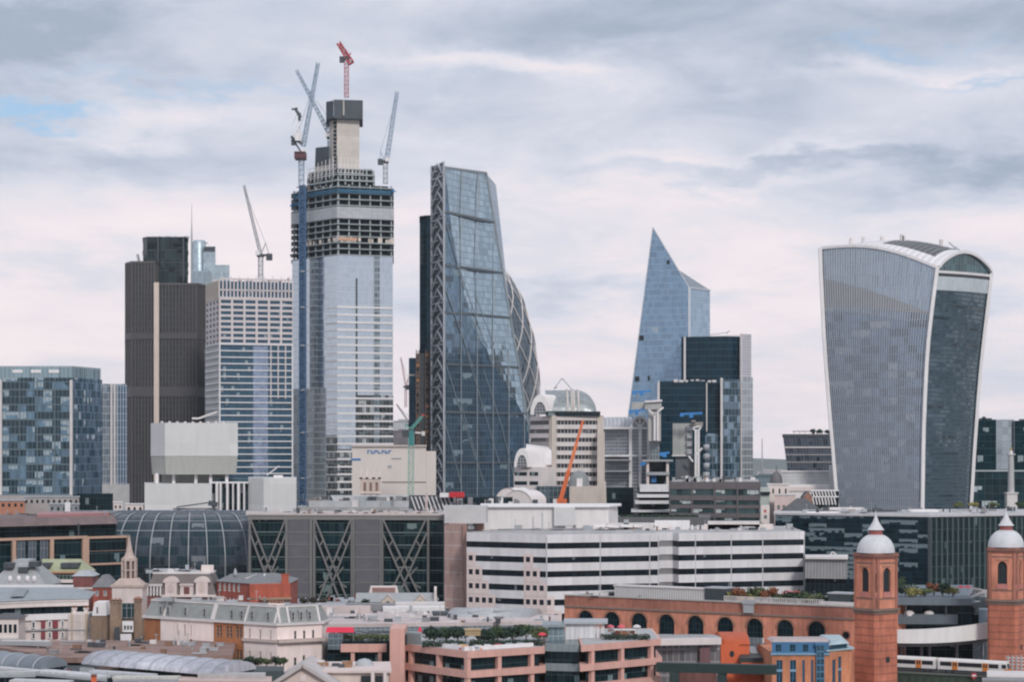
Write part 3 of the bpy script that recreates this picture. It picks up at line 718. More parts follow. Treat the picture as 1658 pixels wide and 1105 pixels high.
def onface(z, s):
    """point at height z and fraction s across the dark glass and the bright reflection glass"""
    R_ = Bc.lerp(E, (z-Bc.z)/(E.z-Bc.z)) if z < E.z else E.lerp(Tt, (z-E.z)/(Tt.z-E.z))
    L_ = Vector((A0.x, 1300, z))
    return L_, R_
def fold(z):
    for p_, q_ in zip(FO, FO[1:]):
        if p_.z >= z > q_.z: return p_.lerp(q_, (p_.z-z)/(p_.z-q_.z))
    return None
for py in (344, 430, 506, 590, 668, 750):
    m = MB(); z = Z(py, 1300); L_, R_ = onface(z, 0); f_ = fold(z); o = Vector((0, -.45, 0))
    if f_: m.beam(L_+o, f_+o, .7, 1.3); m.beam(f_+o, R_+o, .7, 1.3)
    else: m.beam(L_+o, R_+o, .7, 1.3)
    m.build('level_beam', plain('beam_grey', (.10, .12, .135), .5), r)
m = MB(); o = Vector((0, -.4, 0))
for i in range(1, 6):
    s = i/5.6*1.0
    x = A0.x+(Bc.x-A0.x)*s; y = 1300+48*s; zt_ = next((p_.z+(q_.z-p_.z)*(x-p_.x)/(q_.x-p_.x) for p_, q_ in zip(FO, FO[1:]) if p_.x <= x < q_.x), E.z-10)
    m.beam(Vector((x, y, 20))+o, Vector((x, y, zt_))+o, .55)
    if x < Tt.x: 
        top = A0.lerp(Tt, (x-A0.x)/(Tt.x-A0.x)); m.beam(Vector((x, y, zt_))+o, top+o, .5)
    elif x < E.x:
        f = (x-Tt.x)/(E.x-Tt.x); m.beam(Vector((x, y, zt_))+o, Tt.lerp(E, f)+o, .5)
m.build('glazing_rib', plain('rib_grey', (.24, .28, .31), .5), r)
m = MB()
def dk(px, py):
    s = (X(px, 1300)-A0.x)/(Bc.x-A0.x); y = 1300+48*s; return P(px, py, y)+Vector((0, -.6, 0))
for q in ((722, 360, 752, 470), (722, 470, 768, 600), (722, 590, 770, 745), (742, 430, 796, 590), (756, 570, 808, 750), (770, 480, 800, 560), (722, 690, 748, 790), (748, 660, 785, 790), (783, 600, 812, 690), (812, 690, 836, 790)):
    m.beam(dk(*q[:2]), dk(*q[2:]), .48)
m.build('diagonal_brace', plain('brace_grey', (.20, .25, .29), .5), r)
m = MB(); m.wall((La.x, 1326), (A0.x, 1300), 0, La.z); m.build('edge_wall', plain('edge_dark', (.07, .08, .095), .5), r)
m = MB(); a_, b_ = (La.x, 1326), (A0.x, 1300); L = dist(a_, b_); hgt = 4.35*2
for s in (0, L-.9): m.ebox(a_, b_, s, s+.9, 0, La.z, 0, 1.0)
q = lambda s, z: Vector((*at(a_, b_, s, .5), z))
for i in range(int(La.z/hgt)+1):
    z0, z1 = La.z-hgt*(i+1), La.z-hgt*i
    if z0 < 10: break
    m.beam(q(.5, z0), q(L/2, z1), .95); m.beam(q(L-.5, z0), q(L/2, z1), .95)
    m.beam(q(.5, z0+hgt/2), q(L/2, z1-hgt/2), .7); m.beam(q(L-.5, z0+hgt/2), q(L/2, z0), .7)
    if i % 3 == 0: m.beam(q(0, z0), q(L, z0), .8)
m.build('edge_brace', plain('edge_brace_grey', (.50, .52, .56), .5), r)
m = MB()
for p_, q_ in ((La, A0), (A0, Tt), (Tt, E)): m.beam(p_, q_, 1.3)
m.beam(A0, Ba, .7); m.build('edge_trim', plain('trim_grey', (.24, .27, .29), .5), r)

# ------------------------------------------------------------------ rounded bullet tower behind the wedge
Yg = 1500.; cx = X(796, Yg)
r = thing('rounded_tower', 'rounded bullet-shaped glass tower with diamond lattice half hidden behind the wedge tower', 'skyscraper', cx, Yg)
def gr(z):
    tbl = [(0, 27), (Z(700, Yg), 33.2), (Z(640, Yg), 34.2), (Z(600, Yg), 33.8), (Z(540, Yg), 29.4), (Z(480, Yg), 21.5), (Z(445, Yg), 12.5), (Z(432, Yg), 6), (Z(427, Yg), 0.2)]
    for (z0, r0), (z1, r1) in zip(tbl, tbl[1:]):
        if z <= z1: return r0+(r1-r0)*(z-z0)/(z1-z0)
    return .2
zz = [i*Z(427, Yg)/40 for i in range(41)]
m = MB(); m.lathe(cx, Yg, [(gr(z), z) for z in zz], 48)
m.build('glazing', glass('bullet_glass', (.10, .13, .155), .6, .12, (1.05, 4.2), (.1, .2), (.15, .18, .2), jit=.04), r)
def helix(name, hand, n, w, mat, o):
    for k_ in range(n):
        m = MB()
        for j in range(40):
            t0, t1 = [2*math.pi*k_/n+hand*(j+d)*2*math.pi/40*.42*1.2 for d in (0, 1)]
            z0, z1 = zz[j], zz[j+1]
            if math.sin((t0+t1)/2) > .3 or z0 < 55: continue
            f = lambda t, z: Vector((cx+(gr(z)+o)*math.cos(t), Yg+(gr(z)+o)*math.sin(t), z))
            m.beam(f(t0, z0), f(t1, z1), w, .5)
        if m.f: m.build(name, mat, r)
helix('lattice', 1, 14, .8, M_pale, .3); helix('lattice', -1, 14, .8, M_pale, .3)
m = MB()
for k_ in range(6):
    for j in range(38):
        t0, t1 = [2*math.pi*k_/6+.3+(j+d)*2*math.pi/40*.42*1.2 for d in (0, 1)]
        if math.sin(t0) > .3: continue
        z0, z1 = zz[j], zz[j+1]; w_ = .30
        f = lambda t, z: Vector((cx+(gr(z)+.12)*math.cos(t), Yg+(gr(z)+.12)*math.sin(t), z))
        m.face([f(t0, z0), f(t0+w_, z0), f(t1+w_, z1), f(t1, z1)])
m.build('dark_spiral', glass('bullet_dark_glass', (.02, .035, .045), .2, .1, (1, 4.2), (.1, .2), (.03, .04, .05), jit=.03), r)

# ------------------------------------------------------------------ pointed tower
r = thing('pointed_tower', 'blue glass tower with a knife-sharp slanted peak', 'skyscraper', X(1080, 1320), 1320)
P0, Bq, Cq, Dq = P(1053, 375, 1330), P(1116, 466, 1300), P(1149.5, 470, 1322), P(1100, 438, 1345)
fl_, fr_, rr_ = Vector((X(984, 1338), 1338, 0)), Vector((Bq.x, 1300, 0)), Vector((Cq.x, 1322, 0))
# left foot on the plane of the front face
pl = lambda x: 1300+(Bq.x-x)*.27
fl_.y = pl(fl_.x); P0.y = pl(P0.x); 
gP = glass('blue_peak_glass', (.19, .30, .42), .75, .1, (1.5, 3.9), (.08, .35), (.29, .38, .47), jit=.035, var=.3, blind=(.33, .41, .47), bp=.035, dark=(.02, .06, .10), run=3, wob=.02)
u_ = lambda p: (math.hypot(p.x-fl_.x, p.y-fl_.y), p.z)
m = MB(); q = [fl_, fr_, Bq, P0]; m.face(q, 0, [u_(p) for p in q]); m.build('front_glazing', gP, r)
m = MB(); q = [fr_, rr_, Cq, Bq]; m.face(q); m.build('side_glazing', glass('blue_peak_side', (.30, .42, .53), .8, .12, (1.5, 3.9), (0, .3), (.36, .47, .56), jit=.03), r)
m = MB(); q = [Bq, Cq, Dq]; m.face(q); m.build('sloping_roof', glass('peak_roof', (.05, .085, .11), .2, .15, (1.5, 2), (.1, .1), (.05, .08, .1), jit=.02), r)
bl, br = Vector((fl_.x+8, 1380, 0)), Vector((rr_.x, 1380, 0))
m = MB(); m.face([rr_, br, Vector((Cq.x, 1380, Cq.z)), Cq]); m.face([fl_, P0, Dq, bl]); m.face([P0, Bq, Dq]); m.face([Dq, Cq, Vector((Cq.x, 1380, Cq.z)), br, bl]); m.build('back_wall', gP, r)
m = MB()
for a_, b_, w_ in ((P0, Bq, .6), (Bq, fr_, 1.5), (Bq, Cq, .9), (fl_, P0, .5)): m.beam(a_, b_, w_)
m.build('edge_trim', plain('trim_pale', (.52, .55, .60), .5), r)
for px, py, w_, h_ in ((1079, 428, 4, 6), (1037, 549, 7, 8), (1030, 615, 7, 8), (1048.5, 614, 3, 8)):
    x = X(px, 1318); m = MB(); y = pl(x)-.15; m.box(x-w_*.19, x+w_*.19, y-.5, y+.4, Z(py+h_/2, 1318), Z(py-h_/2, 1318)); m.build('open_pane', M_void, r)

# ------------------------------------------------------------------ stepped dark tower in front of it
Yv = 1250.
r = thing('stepped_tower', 'dark navy glass tower in three steps with pale fins', 'tower', X(1150, Yv), Yv)
gV = glass('stepped_glass', (.008, .03, .048), .2, .1, (2.4, 4.0), (.08, .35), (.03, .075, .095), jit=.03, var=.5, wob=.05)
gV2 = glass('stepped_bay_glass', (.18, .26, .33), .55, .1, (2.6, 4.0), (.3, .4), (.14, .2, .24), jit=.05, var=.8, dark=(.01, .04, .06), dp=.5, wob=.06)
m = MB(); m.prism(fp((1103, 1262), (1175, 1255), (1198, 1258), (1198, 1300), (1103, 1300)), 0, Z(544, Yv), top=None); m.build('upper_block', gV, r)
m = MB(); m.prism(fp((1198.2, 1256), (1216.5, 1262), (1216.5, 1300), (1198.2, 1300)), 0, Z(540, Yv)); m.build('end_bay', ribbed('end_bay_cladding', (.34, .34, .38), (.50, .49, .53), 1.6, 1, .5), r)
m = MB(); m.prism(fp((1198.4, 1254.5), (1219, 1262), (1219, 1290), (1198.4, 1290)), 0, Z(610, Yv)); m.build('lower_end_bay', glass('end_bay_grey', (.38, .42, .46), .5, .25, (3, 4), (.4, .8), (.42, .45, .48), jit=.03), r)
m = MB(); m.prism(fp((1065, 1236), (1142, 1232), (1142, 1262), (1065, 1262)), 0, Z(619, Yv)); m.build('middle_block', gV, r)
m = MB(); m.prism(fp((1142, 1240), (1168, 1240), (1168, 1265), (1142, 1265)), 0, Z(622, Yv)); m.build('link_block', gV, r)
m = MB(); m.prism(fp((1168, 1236), (1198, 1244), (1198, 1262), (1168, 1262)), 0, Z(615, Yv)); m.build('front_bay', gV2, r)
m = MB(); m.prism(fp((1140, 1234), (1166, 1236), (1166, 1240), (1140, 1240)), 0, Z(703, Yv)); m.build('low_bay', gV2, r)
for px, y, t0, t1, w_ in ((1108.5, 1258, 545, 622, 3.2), (1200, 1253, 540, 775, 2.2), (1066.5, 1233, 619, 660, 2.6), (1168, 1234, 614, 776, 3.6), (1144, 1231, 622, 700, 1.6)):
    x = X(px, y); m = MB(); m.box(x-w_*.18, x+w_*.18, y-1.6, y+1, Z(t1, Yv), Z(t0, Yv)); m.build('fin', M_pale, r)
m = MB()
for px in range(1146, 1198, 2):
    x, y = XY(px, 1262); m.box(x-.15, x+.15, y, y+.3, Z(544, Yv), Z(542-1.5*((px-1146)/52), Yv))
m.beam(P(1145, 543, 1262), P(1178, 538.5, 1262), .35); m.beam(P(1176, 541, 1262), P(1181, 535.5, 1262), .5); m.build('roof_rail', M_steel, r)
m = MB()
for i in range(8):
    px = 1094+i*9; x, y = XY(px, 1233); m.box(x-RN.uniform(.5, 1.5), x+RN.uniform(.5, 1.5), 1233.5, 1236.5, Z(621, Yv), Z(618-RN.random()*2, Yv))
m.build('roof_plant', M_pale, r)
# ------------------------------------------------------------------ top-heavy curved tower at the right
Yc = 1000.; k = Yc/F
r = thing('curved_tower', 'top-heavy curved glass tower with white edges and an arched roof at the right', 'skyscraper', X(1465, Yc), Yc)
def edge(tbl, Y):
    pts = [P(px, py, Y) for py, px in tbl]
    def f(v):
        z = v*pts[-1].z
        for a, b in zip(pts, pts[1:]):
            if z <= b.z+1e-6: 
                q = (z-a.z)/(b.z-a.z); return Vector((a.x+(b.x-a.x)*q, Y, z))
        return pts[-1].copy()
    return f
def zy(Y): return HY+CZ/Y*F
EA = edge([(zy(1012), 1368), (815, 1358), (740, 1352), (670, 1346), (600, 1340.5), (540, 1336.5), (480, 1333.5), (440, 1331.5), (402, 1330.5)], 1012)
EB = edge([(zy(985), 1491), (815, 1493), (740, 1494), (690, 1495), (640, 1497), (590, 1499.5), (550, 1502.5), (510, 1507), (470, 1512), (433, 1517)], 985)
EC = edge([(zy(1025), 1561), (810, 1570), (740, 1574), (690, 1577.5), (640, 1581), (590, 1585.5), (540, 1591), (490, 1597), (440, 1603)], 1025)
def broad(u, v, o=0):
    p = EA(v).lerp(EB(v), u); b = math.sin(math.pi*u)
    n = Vector((-.30, -1, 0)).normalized()
    return p+n*(2.2*b+o)+Vector((0, 0, 4.4*b*v**10))
def narrow(u, v, o=0):
    p = EB(v).lerp(EC(v), u); n = Vector((.62, -.78, 0))
    return p+n*(1.6*math.sin(math.pi*u)+o)
NV, NU = 60, 44
def vcut(u): return .845+.03*u, .895-.005*u          # louvre band, as fractions of the height
gC = glass('curved_glass', (.19, .255, .345), .72, .12, (1.31, 4.0), (.3, .8), (.21, .24, .29), jit=.05, var=.4, dark=(.07, .10, .14), dp=.3, run=4, blind=(.45, .48, .5), bp=.12, wob=.08)
gCt = glass('sky_garden_glass', (.36, .45, .54), .8, .12, (1.31, 6), (.3, .3), (.42, .46, .50), jit=.05, var=.25)
M_louv = ribbed('brown_louvre', (.20, .17, .165), (.33, .31, .31), 1.31, 0, .6)
uvb = lambda u, p: (u*NU*1.31, p.z)
def patch(v0, v1, n, name, mat, fn=broad, NUu=22, uscale=1.0):
    rows = []; uv = []
    for j in range(n+1):
        row = []; uu = []
        for i in range(NUu+1):
            u = i/NUu; a = v0(u) if callable(v0) else v0; b = v1(u) if callable(v1) else v1
            p = fn(u, a+(b-a)*j/n); row.append(p); uu.append((u*NU*1.31*uscale, p.z))
        rows.append(row); uv.append(uu)
    m = MB(); m.grid(rows, 0, True, uv); m.build(name, mat, r)
lo = lambda u: .825+.03*u; hi = lambda u: .912-.052*u
patch(0, lo, 40, 'glazing', gC); patch(lo, hi, 4, 'louvre_band', M_louv); patch(hi, 1, 8, 'sky_garden_glazing', gCt)
for i in range(1, NU):
    m = MB(); u = i/NU
    for j in range(24):
        m.beam(broad(u, j/24*.82, .25), broad(u, (j+1)/24*.82, .25), .26, .55)
    m.build('facade_fin', plain('fin_grey', (.27, .31, .365), .5, .1), r)
    m = MB()
    for j in range(6): m.beam(broad(u, .82+.03*j, .3), broad(u, .85+.03*j, .3), .28, .55)
    m.build('upper_fin', plain('upper_fin_pale', (.33, .365, .41), .5, .1), r)
vt = (Z(475, 1005))/EB(1).z
patch(0, vt, 30, 'end_glazing', glass('curved_end_glass', (.07, .12, .155), .45, .12, (2.2, 2.0), (.12, .7), (.04, .07, .085), jit=.04, var=.35, dark=(.02, .04, .055), dp=.12, run=6, wob=.10), narrow, 14, .7)
patch(vt, Z(453, 1005)/EB(1).z, 2, 'end_band', plain('end_band_pale', (.50, .55, .58), .6), lambda u, v: narrow(u, v, .3), 14)
v2 = Z(448, 1005)/EB(1).z
patch(Z(453, 1005)/EB(1).z, v2, 1, 'end_dark_gap', M_dsteel, narrow, 10)  # dark steel strip between two pale bands
patch(v2, Z(444, 1005)/EB(1).z, 1, 'end_ledge', M_white, lambda u, v: narrow(u, v, .7), 10)
# roof: an arch spanning from the broad face to the back face, swept along the long side
dK = EC(1)-EB(1)
def roofp(u, w, o=0):
    f = broad(u, 1); kk = f+Vector((dK.x, dK.y, dK.z*u+0)); 
    h = 8.2*u+2.2*(1-u)
    return f.lerp(kk, w)+Vector((0, 0, h*math.sin(math.pi*w)**.8+o))
m = MB(); ml = MB(); nu, nw = 40, 16
for i in range(nu):
    for j in range(nw):
        q = [roofp(i/nu, j/nw), roofp((i+1)/nu, j/nw), roofp((i+1)/nu, (j+1)/nw), roofp(i/nu, (j+1)/nw)]
        um, wm = (i+.5)/nu, (j+.5)/nw
        b = ml if (.48 < um < .93 and .12 < wm < .62) else m
        b.face(q, 0, [(i*1.4, j*2), (i*1.4+1.4, j*2), (i*1.4+1.4, j*2+2), (i*1.4, j*2+2)], True)
m.build('roof', ribbed('white_roof_ribs', (.70, .67, .67), (.56, .55, .56), 2.8, 0, .6), r); ml.build('roof_louvre', ribbed('dark_roof_louvre', (.03, .032, .035), (.11, .115, .12), 1.4, 0, .65), r)
for i in range(10):
    u = .50+.42*i/9; m = MB()
    for j in range(3): m.beam(roofp(u, .14+.15*j, .1), roofp(u, .14+.15*(j+1), .1), .3, .2)
    m.build('roof_rib', M_steel, r)
# arched end window and white edges
m = MB(); ctr = []
for j in range(nw+1): ctr.append(roofp(1, j/nw)+Vector((.62, -.78, 0))*.15)
b0, b1 = narrow(0, v2, .1), narrow(1, v2, .1)
for j in range(nw):
    f0, f1 = j/nw, (j+1)/nw
    m.face([b0.lerp(b1, f0), b0.lerp(b1, f1), ctr[j+1]-Vector((0, 0, .4)), ctr[j]-Vector((0, 0, .4))], 0, [(f0*40, 0), (f1*40, 0), (f1*40, 12), (f0*40, 12)])
m.build('arched_window', glass('arch_glass', (.04, .10, .115), .3, .1, (2.2, 6), (.2, .3), (.09, .14, .15), jit=.05, var=.8), r)
W_ = 1.9
for E_ in (EA, EB, EC):
    m = MB()
    o = Vector((-.8, -.4, 0)) if E_ is EA else Vector((0, -.8, 0)) if E_ is EB else Vector((.8, -.3, 0))
    for j in range(40): m.beam(E_(j/40)+o, E_((j+1)/40)+o, W_*(1.05 if E_ is EB else .8), 1.6)
    m.build('edge_frame', M_white, r)
m = MB()
for j in range(nw): m.beam(ctr[j]+Vector((.3, -.5, .1)), ctr[j+1]+Vector((.3, -.5, .1)), 1.7, 1.5)
m.build('arch_frame', M_white, r)
m = MB()
for i in range(30): m.beam(broad(i/30, 1, .3), broad((i+1)/30, 1, .3), 1.4, 1.3)
m.build('eave_frame', M_white, r)
m = MB()
bkA, bkC = EA(1)+Vector((dK.x, dK.y, dK.z*0)), EC(1)
for E0, E1 in ((EA, EA), ):
    rows = [[EA(j/10), EA(j/10)+Vector((dK.x, dK.y, 0))*.9] for j in range(11)]; m.grid(rows)
rows = [[EA(j/10)+Vector((dK.x, dK.y, 0))*.9, EC(j/10)] for j in range(11)]; m.grid(rows)
m.build('back_wall', gC, r)
for px, py, h in ((1378, 387, 3), (1398, 384, 2.4), (1428, 384, 3), (1460, 383, 4), (1463, 383, 3), (1524, 387, 2)):
    m = MB(); p_ = P(px, py+5, 1010); m.box(p_.x-.7, p_.x+.7, 1009, 1011, p_.z-3.5, p_.z+h*.6); m.build('roof_unit', M_pale, r)
m = MB(); m.beam(P(1536, 392, 1008), P(1556, 410, 1008), .5); m.beam(P(1546, 401, 1008), P(1556, 410, 1008), 1.4); m.build('cleaning_crane', M_steel, r)

# ------------------------------------------------------------------ flared block with roof garden
Yf = 1250.
r = thing('flared_block', 'grey glass block widening upward with a planted roof left of the curved tower', 'office building', X(1312, Yf), Yf)
bot, top_ = fp((1276, 1252), (1366, 1250), (1366, 1280), (1276, 1280)), fp((1267.5, 1250), (1366, 1248), (1366, 1282), (1267.5, 1282))
m = MB(); m.prism(bot, 0, Z(770, Yf)); m.prism(bot, Z(770, Yf), Z(706, Yf), top=top_)
m.build('glazing', glass('flared_glass', (.14, .165, .20), .45, .15, (1.6, 4.4), (.3, .3), (.11, .12, .15), jit=.04, var=.5, dark=(.02, .03, .04), dp=.15), r)
m = MB(); m.prism(offset(top_, .3), Z(708, Yf), Z(703.5, Yf)); m.build('roof_edge', M_dsteel, r)
for py, w in ((725, .8), (737, .3), (749, .3)):
    f = (770-py)/64; q = [(a[0]+(b[0]-a[0])*f, a[1]+(b[1]-a[1])*f-.2) for a, b in zip(bot, top_)]
    m = MB(); m.ebox(q[0], q[1], 0, None, Z(py, Yf)-w/2, Z(py, Yf)+w/2, 0, .25); m.build('pale_band', M_pale, r)
for px, py in ((1294, 743), (1325, 743), (1320, 753)):
    x = X(px, 1249); m = MB(); m.box(x-.8, x+.8, 1249.5, 1250.5, Z(py+3, 1249), Z(py-3, 1249)); m.build('open_pane', M_void, r)
m = MB(); m.prism(fp((1283, 1258), (1360, 1258), (1360, 1276), (1283, 1276)), Z(699, Yf), Z(697.6, Yf))
for px in range(1286, 1360, 9): x, y = XY(px, 1259); m.box(x-.15, x+.15, y, y+.3, Z(704, Yf), Z(698, Yf))
m.build('roof_canopy', M_pale, r)

# foliage ------------------------------------------------------------
def leafmat(name, c, v=.5):
    if name in MATS: return MATS[name]
    m, g, bs = newmat(name); MATS[name] = m
    pos = g.n('ShaderNodeNewGeometry').outputs['Position']
    n1 = g.noise(pos, .7, 4, .6); n2 = g.noise(pos, 4.0, 2, .5)
    c2 = g.mix(g.maprange(g.m('MULTIPLY_ADD', n2, .6, g.m('MULTIPLY', n1, .6)), .35, .8, 0, 1), tuple(x*(1-v) for x in c), tuple(min(1, x*(1+v)) for x in c))
    g.t.links.new(c2, bs.inputs['Base Color']); bs.inputs['Roughness'].default_value = .8
    return m
L_green = leafmat('leaf_green', (.045, .075, .03)); L_dark = leafmat('leaf_dark', (.022, .045, .028)); L_yel = leafmat('leaf_yellow', (.20, .19, .06)); L_olive = leafmat('leaf_olive', (.09, .11, .045)); L_rust = leafmat('leaf_rust', (.20, .07, .03))
def leaves(m, c, rad, n, sz):
    c = Vector(c)
    for _ in range(n):
        d = Vector((RN.gauss(0, 1), RN.gauss(0, 1), RN.gauss(0, 1))).normalized()
        q = RN.random()**.4
        p = c+Vector((d.x*rad[0], d.y*rad[1], d.z*rad[2]))*q
        a = Vector((RN.gauss(0, 1), RN.gauss(0, 1), RN.gauss(0, 1))).normalized(); b = a.cross(d)
        if b.length < .1: continue
        b.normalize(); s = sz*RN.uniform(.6, 1.3)
        m.face([p-a*s-b*s*.6, p+a*s-b*s*.6, p+a*s*.7+b*s*.7, p-a*s*.7+b*s*.7])
def bush(name, label, cat, x, y, z, rad, mat, n=260, sz=.3, group=None, trunk=0.0, clumps=5):
    r = thing(name, label, cat, x, y, z, group)
    m = MB()
    for i in range(clumps):
        o = Vector((RN.uniform(-.6, .6)*rad[0], RN.uniform(-.6, .6)*rad[1], RN.uniform(-.35, .45)*rad[2]))
        leaves(m, Vector((x, y, z+trunk+rad[2]))+o, [q*RN.uniform(.45, .7) for q in rad], n//clumps, sz)
    m.build('crown' if trunk else 'foliage', mat, r)
    m = MB()
    m.lathe(x, y, [(.16 if trunk else .1, z), (.1, z+trunk+rad[2]*.6), (.02, z+trunk+rad[2]*1.4)], 6)
    for i in range(4):
        a = i*1.7; m.beam((x, y, z+trunk+.2), (x+rad[0]*.6*math.cos(a), y+rad[1]*.6*math.sin(a), z+trunk+rad[2]*1.2), .08)
    m.build('trunk' if trunk else 'stem', plain('bark', (.09, .07, .05), .9), r)
    return r
for i, (px, w) in enumerate(((1316, 5), (1327, 6), (1340, 8))):
    bush('roof_shrub', ('small dark shrub', 'medium dark shrub', 'largest dark shrub')[i]+' on the roof of the flared block', 'shrub', X(px, 1252), 1252, Z(703.5, Yf), (w*.3, 1.5, 1.6), L_dark, 140, .5, 'shrubs on the flared block')

# ------------------------------------------------------------------ pale stone cluster below the flared block
r = thing('domed_stone_house', 'cream stone house with a small dark lead dome', 'house', X(1257, 1000), 1000)
m = MB(); ft = fp((1243, 1000), (1277, 1000), (1277, 1014), (1243, 1014)); zt = Z(786, 1000)
hs = [(2.2+3.0*i, 3.0+3.0*i, Z(800, 1000), Z(792, 1000)) for i in range(3)]
m.holes(ft[0], ft[1], 0, zt, hs, .4); m.prism(offset(ft, -.6), 0, zt-.3); m.build('wall', M_cream, r); panes(r, ft[0], ft[1], hs, M_dglass, None, .35)
m = MB(); m.prism(offset(ft, .4), zt, zt+.7); m.build('cornice', M_pale, r)
m = MB(); cx = X(1257, 1007); m.lathe(cx, 1007, [(2.9, zt+.7), (3.0, zt+1.6), (2.8, zt+3.4), (2.1, zt+5), (1.1, zt+6), (.3, zt+6.4), (.3, zt+8.4), (0, zt+9.6)], 16); m.build('dome', plain('dark_lead', (.12, .12, .125), .6), r)
r = thing('pink_stone_house', 'pinkish stone house below the small lead dome', 'house', X(1272, 985), 985)
m = MB(); ft = fp((1254, 985), (1288, 985), (1288, 994), (1254, 994)); hs = [(1.3+2.5*i, 2.5+2.5*i, Z(826, 985), Z(819, 985)) for i in range(3)]
m.holes(ft[0], ft[1], 0, Z(803, 985), hs, .3); m.prism(offset(ft, -.5), 0, Z(803.5, 985)); m.build('wall', plain('pink_stone', (.62, .50, .47)), r); panes(r, ft[0], ft[1], hs, M_dglass, None, .25)
m = MB(); m.prism(offset(ft, .3), Z(803, 985), Z(801, 985)); m.build('cornice', M_pale, r)
r = thing('green_roof_house', 'little pale house with a greenish flat roof beside the dark brown offices', 'house', X(1238, 985), 985)
m = MB(); m.prism(fp((1231, 990), (1246, 990), (1246, 1000), (1231, 1000)), 0, Z(790, 990)); m.build('wall', plain('mint_wall', (.42, .48, .45)), r)
m = MB(); m.prism(fp((1231, 988.5), (1247, 988.5), (1247, 990), (1231, 990)), Z(801, 990), Z(797, 990)); m.build('window_band', M_dglass, r)
r = thing('pale_gridded_block', 'wide pale grey gridded block under the flared glass block', 'office building', X(1310, 1030), 1030)
ft = fp((1266, 1040), (1345, 1040), (1345, 1060), (1266, 1060))
m = MB(); m.prism(ft, 0, Z(764, 1040)); m.build('wall', plain('pale_grid_wall', (.47, .48, .48), .8, .12, seam=(1.3, 1.8), seamc=.7), r)
m = MB(); m.prism(offset(ft, .5), Z(765.5, 1040), Z(763, 1040)); m.build('cornice', M_pale, r)
m = MB(); m.prism(fp((1276, 1030), (1356, 1030), (1356, 1040), (1276, 1040)), 0, Z(785, 1030)); m.build('front_wing', M_white, r)
m = MB(); m.prism(fp((1277, 1029.4), (1320, 1029.4), (1320, 1030), (1277, 1030)), Z(796, 1030), Z(789, 1030)); m.build('cream_band', M_cream, r)
r = thing('white_stair_tower', 'slim white stair tower touching the left foot of the curved tower', 'stair tower', X(1347, 1005), 1005)
m = MB(); m.prism(fp((1342, 1024), (1356, 1024), (1356, 1030), (1342, 1030)), 0, Z(754, 1024)); m.build('wall', M_white, r)
m = MB(); m.prism(fp((1350.5, 1023.5), (1353.5, 1023.5), (1353.5, 1024), (1350.5, 1024)), Z(784, 1024), Z(761, 1024)); m.build('window', M_dglass, r)
r = thing('striped_low_block', 'low block of slanted white fins over dark windows beside the curved tower', 'office building', X(1335, 980), 980)
m = MB(); m.prism(fp((1314, 980), (1358, 980), (1358, 995), (1314, 995)), 0, Z(796, 980)); m.build('glazing', M_dglass, r)
m = MB(); m.prism(fp((1313, 979), (1358, 979), (1358, 995), (1313, 995)), Z(796, 980), Z(794.5, 980)); m.prism(fp((1313, 979), (1358, 979), (1358, 980), (1313, 980)), Z(806, 980), Z(804, 980)); m.build('floor_edge', M_white, r)
for i in range(8):
    m = MB()
    for z0, z1 in ((804, 796), (818, 806)): m.beam(P(1318+i*5, z0, 979.4), P(1315.5+i*5, z1, 979.4), .6)
    m.build('slanted_fin', M_white, r)
r = thing('brick_gable_house', 'tiny brick gable house before the white finned block', 'house', X(1308, 970), 970)
m = MB(); x0, x1 = X(1301, 970), X(1315, 970); zt = Z(806, 970)
m.box(x0, x1, 970, 980, 0, zt); m.face([(x0, 970, zt), (x1, 970, zt), ((x0+x1)/2, 970, zt+2.6)]); m.build('wall', brick('pinkish_brick', (.36, .18, .13), (.30, .14, .10)), r)
m = MB(); a_ = (x0+x1)/2; m.face([(x0-.3, 969.7, zt-.2), (a_, 969.7, zt+2.8), (a_, 980, zt+2.8), (x0-.3, 980, zt-.2)]); m.face([(x1+.3, 969.7, zt-.2), (x1+.3, 980, zt-.2), (a_, 980, zt+2.8), (a_, 969.7, zt+2.8)]); m.build('roof', plain('dark_slate', (.09, .095, .10)), r)
r = thing('slate_roof_house', 'house with a dark hipped slate roof behind the chequered glass offices', 'house', X(1300, 900), 900)
m = MB(); ft = fp((1262, 900), (1335, 900), (1335, 916), (1262, 916)); m.prism(ft, 0, Z(832, 900)); m.build('wall', M_pale, r)
m = MB(); m.prism(offset(ft, .4), Z(832, 900), Z(808, 900), top=fp((1290, 907), (1304, 907), (1304, 909), (1290, 909))); m.build('roof', plain('dark_slate', (.09, .095, .10)), r)
r = thing('cream_turret_house', 'narrow cream house with red box at the corner of the brown offices', 'house', X(1239, 850), 850)
m = MB(); ft = fp((1232.5, 850), (1246, 850), (1246, 860), (1232.5, 860)); hs = [(1.1, 2.3, Z(841, 850), Z(835, 850)), (1.1, 2.1, Z(831, 850), Z(826, 850))]
m.holes(ft[0], ft[1], 0, Z(819, 850), hs, .3); m.prism(offset(ft, -.4), 0, Z(819.5, 850)); m.build('wall', M_cream, r)
panes(r, ft[0], ft[1], hs[:1], M_dglass, None, .2); panes(r, ft[0], ft[1], hs[1:], plain('red_box_paint', (.5, .12, .1)), None, .2, 'red_box')  # the red box is plain matte paint

